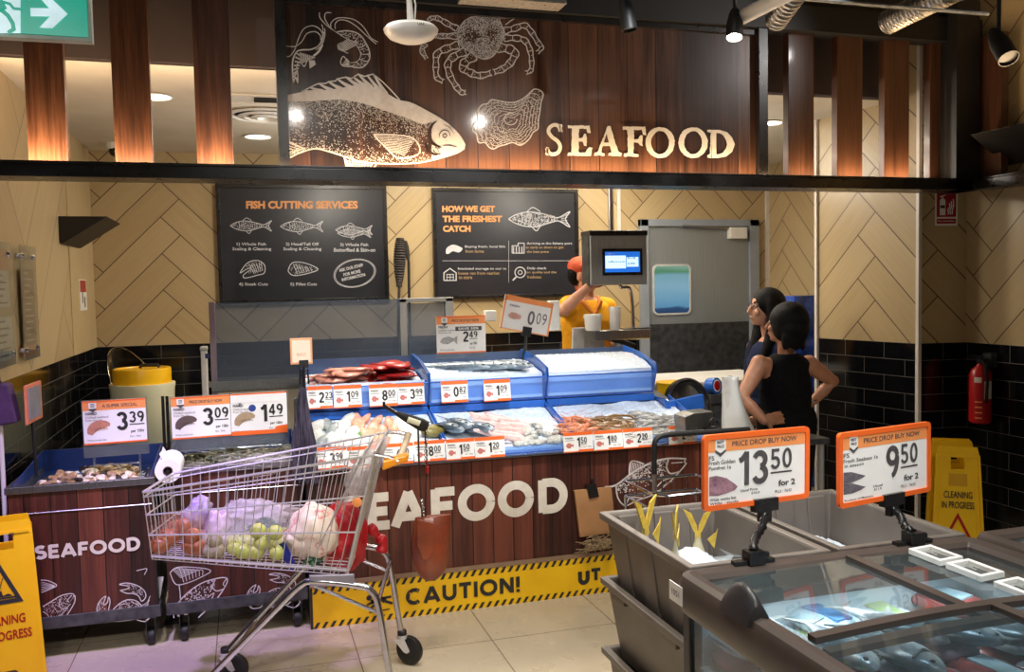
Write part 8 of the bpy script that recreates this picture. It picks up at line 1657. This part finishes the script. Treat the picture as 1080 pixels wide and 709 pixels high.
al, ar = V((gx-.09, Y1, .075)), V((gx+.1, Y1+.02, .075)); kl, kr = V((gx-.09, Y1+.02, .43)), V((gx+.1, Y1+.03, .43)); lower(b, bt, hipc, kl, kr, al, ar, (0, 1, 0))
body = obj('body', b, sk, p1, remesh=VX, smooth=180)
tp.rings([[c+V((rx*math.cos(2*PI*j/24), ry*math.sin(2*PI*j/24), 0)) for j in range(24)] for c, rx, ry in ((nk+V((0, 0, -.005)), .074, .066), (nk+V((0, 0, -.035)), .122, .088), (nk+V((0, 0, -.06)), .142, .1), (ch+V((0, 0, .05)), .135, .112), (ch+V((0, 0, .0)), .15, .118), (ch+V((0, 0, -.05)), .158, .12), (wa, .148, .112), (hipc+V((0, 0, .02)), .174, .128), (hipc+V((0, 0, -.05)), .18, .132))]); obj('sleeveless_top', tp, MT['cloth_black'], p1, remesh=.008, smooth=180)
obj('trousers', bt, MT['cloth_black'], p1, remesh=.009, smooth=180); shoes(p1, al, ar, (0, 1, 0), MT['black'])
b = MB(); b.ell(P(0, -.03, .035), (.098, .112, .105), 20, 14, rot=R3); b.ell(P(0, -.055, -.015), (.1, .09, .085), 18, 12, rot=R3); b.ell(P(.045, -.01, -.01), (.05, .07, .075), 14, 10, rot=R3); b.ell(P(-.05, -.02, -.01), (.046, .07, .08), 14, 10, rot=R3)
for k in range(34): a = -1.9+3.8*k/33; q = P(.096*math.sin(a), -.045-.075*math.cos(a)*(1 if math.cos(a) > 0 else .3), -.085-.018*math.sin(k*2.7)); b.ell(q, (.013, .013, .036), 8, 6)
obj('hair', b, MT['hair'], p1, remesh=.007, smooth=180); face(p1, P, R3, .94)
b = MB(); b.tube([nk+V((.055*math.cos(a), .05*math.sin(a), -.02+.01*math.sin(a))) for a in [2*PI*k/24 for k in range(24)]], .0022, 5, closed=True); obj('necklace', b, mat('gold_chain', (200, 160, 80), metal=.8, rough=.3), p1)
b = MB(); b.tube([wrr+V((.03*math.cos(a), .028*math.sin(a), .012+.01*math.cos(a))) for a in [2*PI*k/20 for k in range(20)]], .004, 6, closed=True); obj('bracelet', b, MT['chrome'], p1)
# ---- woman with glasses and long black hair
Y2 = 4.86; J = lambda x, y, dy=0: at_y(x, y, Y2+dy); sk2 = skinmat('skin_light', (222, 172, 144), (206, 152, 122))
hd = J(806, 326); nk = J(812, 354); gx = nk.x+.01; hipc = V((gx, Y2, .87))
p2 = thing('person', 'person with glasses and long black hair in dark navy clothes, looking left', 'person', (gx, Y2, 0)); b = MB(); bt = MB(); tp = MB()
P, R3 = head(b, hd, V((-.96, .1, .1)), k=.98)
tb(b, [hd+V((.02, 0, -.06)), nk, nk+V((0, 0, -.04))], [.05, .048, .056]); ch = nk+V((0, 0, -.19)); wa = nk+V((0, 0, -.38))
fl = V((0, 1, 0)); sw = lambda c, rx, ry, n=20: [c+V((ry*math.cos(2*PI*j/n), rx*math.sin(2*PI*j/n), 0)) for j in range(n)]
b.rings([sw(nk+V((0, 0, -.015)), .06, .05), sw(nk+V((0, 0, -.06)), .15, .075), sw(ch+V((0, 0, .02)), .17, .11), sw(ch+V((0, 0, -.07)), .155, .11), sw(wa, .14, .1), sw(hipc, .16, .115)])
for sg in (-1, 1):
    s_ = nk+V((0, sg*.17, -.08)); e_ = s_+V((.0, sg*.05, -.27)); w_ = e_+V((-.16, -sg*.06, -.14)); tb(b, [s_, s_.lerp(e_, .5), e_, e_.lerp(w_, .4), w_], [.055, .046, .039, .037, .026]); hand(b, w_, V((-.8, -sg*.3, -.3)), V((0, -sg, 0)), .95, .5, sg)
    tb(tp, [s_+V((0, -sg*.03, 0)), s_.lerp(e_, .5), e_, e_.lerp(w_, .75)], [.07, .06, .05, .046])
al, ar = V((gx-.02, Y2-.1, .075)), V((gx+.03, Y2+.1, .075))
for an, sg in ((al, -1), (ar, 1)):
    h = hipc+V((0, sg*.085, -.03)); kn = V((an.x-.01, an.y, .45)); tb(b, [h, h.lerp(kn, .5), kn, kn.lerp(an, .4), an], [.08, .068, .05, .048, .035]); b.ell(an+V((-.06, 0, -.035)), (.12, .042, .035), 12, 8); tb(bt, [h+V((0, 0, .05)), h.lerp(kn, .5), kn, kn.lerp(an, .5), an+V((0, 0, .02))], [.1, .088, .07, .066, .064])
b.ell(hipc, (.11, .155, .11), 16, 10); bt.ell(hipc+V((0, 0, .02)), (.13, .172, .13), 18, 12)
obj('body', b, sk2, p2, remesh=VX, smooth=180)
tp.rings([sw(nk+V((0, 0, -.035)), .085, .068), sw(nk+V((0, 0, -.07)), .165, .095), sw(ch+V((0, 0, .02)), .185, .128), sw(ch+V((0, 0, -.07)), .172, .128), sw(wa, .16, .118), sw(hipc+V((0, 0, -.03)), .182, .136)]); obj('navy_top', tp, MT['cloth_navy'], p2, remesh=.008, smooth=180); obj('trousers', bt, MT['cloth_black'], p2, remesh=.009, smooth=180); shoes(p2, al, ar, (-1, 0, 0), MT['black'])
b = MB(); b.ell(P(0, -.03, .04), (.094, .108, .1), 20, 14, rot=R3); b.ell(P(0, -.06, -.02), (.095, .075, .1), 18, 12, rot=R3)
for sg in (-1, 1): tb(b, [P(sg*.07, .0, .04), P(sg*.088, -.02, -.04), P(sg*.095, -.03, -.13), P(sg*.09, -.015, -.23), P(sg*.085, .01, -.32)], [.035, .04, .045, .045, .03])
tb(b, [P(0, -.08, .0), P(0, -.1, -.12), P(0, -.1, -.25), P(0, -.09, -.34)], [.07, .075, .075, .05]); obj('hair', b, MT['hair'], p2, remesh=.008, smooth=180); face(p2, P, R3, .98)
b = MB()
for sg in (-1, 1): b.tube([P(sg*.034+.025*math.cos(a), .094-.012*abs(math.cos(a))*(1 if sg*math.cos(a) > 0 else 0), .012+.019*math.sin(a)) for a in [2*PI*k/20 for k in range(20)]], .0018, 5, closed=True); b.tube([P(sg*.058, .084, .018), P(sg*.076, .05, .018), P(sg*.078, -.01, .012)], .0016, 5)
b.tube([P(-.01, .095, .016), P(.01, .095, .016)], .0016, 5); obj('glasses', b, MT['black_gloss'], p2)
# ---- worker in the yellow shirt behind the counter
Y3 = 5.66; J = lambda x, y, dy=0: at_y(x, y, Y3+dy); sk3 = skinmat('skin_worker', (214, 156, 124), (196, 136, 106))
hd = J(617, 291); nk = J(619, 312); gx = J(618, 350).x; lift = 0.0; hipc = V((gx-.02, Y3, .98)); fwd = V((.55, -.8, 0))
p3 = thing('person', 'person in a mustard yellow shirt and orange head cover, reaching up to the scale', 'person', (gx, Y3, 0)); b = MB(); bt = MB(); tp = MB()
P, R3 = head(b, hd, V((.72, -.68, -.1)), k=1.0); tb(b, [hd+V((-.005, .01, -.06)), nk, nk+V((0, 0, -.05))], [.052, .05, .06]); ch = nk+V((.0, 0, -.2)); wa = nk+V((-.01, 0, -.42))
rg_ = lambda c, rx, ry, n=20: [c+V((rx*math.cos(2*PI*j/n), ry*math.sin(2*PI*j/n), 0)) for j in range(n)]
b.rings([rg_(nk+V((0, 0, -.015)), .062, .055), rg_(nk+V((0, 0, -.06)), .15, .08), rg_(ch+V((0, 0, .03)), .172, .11), rg_(ch+V((0, 0, -.07)), .158, .11), rg_(wa, .148, .105), rg_(hipc, .158, .115)])
sR = J(600, 322); eR = J(596, 333, -.12); eR = J(594.5, 327, -.2); wR = J(620, 303, -.24); sL = J(640, 324, .02); eL = J(650, 352, -.02); wL = J(648, 364, -.16)
tb(b, [sR, sR.lerp(eR, .5), eR, eR.lerp(wR, .4), wR], [.055, .05, .043, .04, .028]); hand(b, wR, V((.6, .1, .75)), V((.5, .8, -.2)), .95, .25, 1)
tb(b, [sL, sL.lerp(eL, .5), eL, eL.lerp(wL, .5), wL], [.055, .048, .042, .038, .028]); hand(b, wL, V((.5, -.7, -.15)), V((0, -.2, -.9)), .95, .9, -1)
tb(tp, [sR+V((.03, 0, 0)), sR, sR.lerp(eR, .75)], [.075, .07, .062]); tb(tp, [sL+V((-.03, 0, 0)), sL, sL.lerp(eL, .5)], [.075, .07, .06])
al, ar = V((gx-.1, Y3, .075)), V((gx+.1, Y3, .075)); kl, kr = V((gx-.1, Y3-.02, .5)), V((gx+.1, Y3-.02, .5)); lower(b, bt, hipc, kl, kr, al, ar, (0, -1, 0)); obj('body', b, sk3, p3, remesh=VX, smooth=180)
MT['polo'] = mat('mustard_fabric', (232, 164, 34), (216, 146, 24), 30, .8, bump=.25, spec=.2)
tp.rings([rg_(nk+V((0, 0, -.03)), .085, .075), rg_(nk+V((0, 0, -.07)), .165, .098), rg_(ch+V((0, 0, .03)), .19, .13), rg_(ch+V((0, 0, -.07)), .178, .132), rg_(wa, .172, .128), rg_(hipc+V((0, 0, -.06)), .186, .14)]); obj('polo_shirt', tp, MT['polo'], p3, remesh=.008, smooth=180); obj('trousers', bt, MT['cloth_black'], p3, remesh=.009, smooth=180); shoes(p3, al, ar, (0, -1, 0), MT['black'])
b = MB(); b.tube([nk+V((-.085, .02, -.015)), nk+V((-.06, -.085, -.045)), nk+V((.0, -.125, -.13)), nk+V((.06, -.09, -.045)), nk+V((.088, .02, -.015))], [.016, .018, .014, .018, .016], 8); obj('collar', b, mat('dark_gold_fabric', (190, 112, 24), (170, 96, 18)), p3)
b = MB(); ap_ = [at_y(x, y, Y3-.165) for x, y in ((604, 346), (634, 344), (640, 372), (640, 420), (602, 420))]; b.prism(ap_, (0, .02, 0)); obj('white_apron', b, mat('apron_white', (222, 220, 214), (206, 204, 198), 20, .7), p3, smooth=0, bevel=.008)
b = MB(); b.ell(P(0, -.062, .01), (.082, .062, .085), 18, 12, rot=R3); obj('hair', b, MT['hair'], p3, remesh=.008, smooth=180)
b = MB(); b.ell(P(0, -.03, .06), (.09, .1, .072), 20, 14, rot=R3); tb(b, [P(-.075, .03, .06), P(-.088, -.03, .03), P(-.075, -.07, -.04), P(-.06, -.07, -.09)], [.022, .028, .03, .022]); b.tube([P(.08*math.sin(a), .094*math.cos(a)-.008, .062+.01*math.cos(a)) for a in [2*PI*k/20 for k in range(20)]], .012, 8, closed=True); obj('orange_head_cover', b, mat('orange_cloth', (222, 92, 52), (196, 74, 40), 20, .7), p3, remesh=.008, smooth=180); face(p3, P, R3, 1.0)
# ================================================================== light
def area(name, loc, aim, sx, sy, power, col, spread=180):
    l = bpy.data.lights.new(name, 'AREA'); l.shape = 'RECTANGLE'; l.size = sx; l.size_y = sy; l.energy = power; l.color = col; l.spread = math.radians(spread)
    o = bpy.data.objects.new(name, l); COL.objects.link(o); o.location = loc; o.rotation_euler = (V(aim)-V(loc)).to_track_quat('-Z', 'Y').to_euler(); o.visible_camera = True; return o
def spotl(name, loc, aim, power, col, ang, blend=.5, r=.03):
    l = bpy.data.lights.new(name, 'SPOT'); l.energy = power; l.color = col; l.spot_size = math.radians(ang); l.spot_blend = blend; l.shadow_soft_size = r
    o = bpy.data.objects.new(name, l); COL.objects.link(o); o.location = loc; o.rotation_euler = (V(aim)-V(loc)).to_track_quat('-Z', 'Y').to_euler(); return o
w = bpy.data.worlds.new('world'); sc.world = w; w.use_nodes = True; w.node_tree.nodes['Background'].inputs[0].default_value = (.55, .5, .5, 1); w.node_tree.nodes['Background'].inputs[1].default_value = .06
WARM = (1, .7, .4)
# glowing strips hidden behind the lip of the beam
x0, x1 = -2.1, P1.x; 
def strip(xa, xb, power): area('led_strip_light', ((xa+xb)/2, FY-.045, Z0+.01), ((xa+xb)/2, FY-.02, Z0+1), xb-xa, .016, power, WARM)
strip(-1.2, P1.x-.05, 24); strip(P1.x, P2.x, 80); strip(P2.x+.06, 3.66, 24)
l = area('led_strip_light', (3.905, 2.6, Z0+.012), (3.93, 2.6, Z0+1), .02, 2.7, 26, WARM)
# kitchen lights
for x, y, p in ((.9, 5.6, 19), (2.5, 5.6, 17), (1.5, 6.4, 12), (2.9, 6.5, 10)): area('kitchen_light', (x, y, ZC-.02), (x, y, 0), .35, .35, p, (1, .89, .72))
def point(name, loc, power, col, r=.08):
    l = bpy.data.lights.new(name, 'POINT'); l.energy = power; l.color = col; l.shadow_soft_size = r; o = bpy.data.objects.new(name, l); COL.objects.link(o); o.location = loc
for x in (.75, 2.6): point('kitchen_fill_light', (x, 5.5, 2.4), 21, (1, .93, .82))  # added points without fixtures, brightening kitchen ceiling and walls from behind the sign
# shop lighting over the counter and the aisle
for (e, d), p in zip(LAMPS, (40, 40, 40)): spotl('track_light', e+d*.03, e+d, p, (1, .95, .88), 42, .4)
for x in (.35, .95, 1.55, 2.15): spotl('counter_light', (x, 2.6, ZS-.1), (x+.02, 4.66, .92), 190, (.92, .96, 1), 25, .35, .05)
for x in (-.75, -.1): spotl('cart_light', (x, 2.6, ZS-.1), (x, 4.5, .8), 110, (.94, .9, 1), 25, .35, .05)
for x, p in ((-.9, 130), (.7, 155), (2.0, 115)): spotl('aisle_spot', (x, -.9, 3.2), (x*1.05+.1, 3.55, .55), p, (1, .94, .88), 37, .35, .1)
spotl('sign_light', (-1.6, 1.0, 3.25), (1.1, 4.12, 2.5), 115, (1, .95, .92), 36, .8, .05); spotl('sign_light', (3.85, 2.5, 3.25), (1.75, 4.12, 2.45), 50, (1, .95, .92), 46, .8, .05)
area('aisle_light', (.8, 2.6, ZS-.05), (.8, 2.6, 0), 1.6, .4, 22, (1, .93, .84), 95)
area('freezer_light', (1.5, 1.2, ZS-.05), (1.5, 1.2, 0), .5, 1.6, 26, (.9, .97, 1), 110)
spotl('left_light', (-.7, 2.9, ZS-.1), (-.6, 3.9, .3), 420, (.5, .34, 1.0), 46, .8, .08)
for y in (.9, 1.9): area('freezer_lamp', (1.53, y, .785), (1.53, y, 0), .7, .03, 1.2, (.86, .97, 1))
# ================================================================== camera
cd = bpy.data.cameras.new('camera'); cam = bpy.data.objects.new('camera', cd); COL.objects.link(cam); sc.camera = cam
cd.sensor_fit = 'HORIZONTAL'; cd.angle = 2*math.atan(540/F); cd.clip_start = .02
R4 = Matrix((RT, -DN, -FW)).transposed().to_4x4(); cam.matrix_world = Matrix.Translation(EYE) @ R4
sc.view_settings.view_transform = 'Standard'; sc.view_settings.look = 'None'; sc.view_settings.gamma = 1; sc.view_settings.use_curve_mapping = False; sc.view_settings.exposure = .12
sc.cycles.use_denoising = True
sc.cycles.max_bounces = 10; sc.cycles.transparent_max_bounces = 24; sc.cycles.sample_clamp_indirect = 6
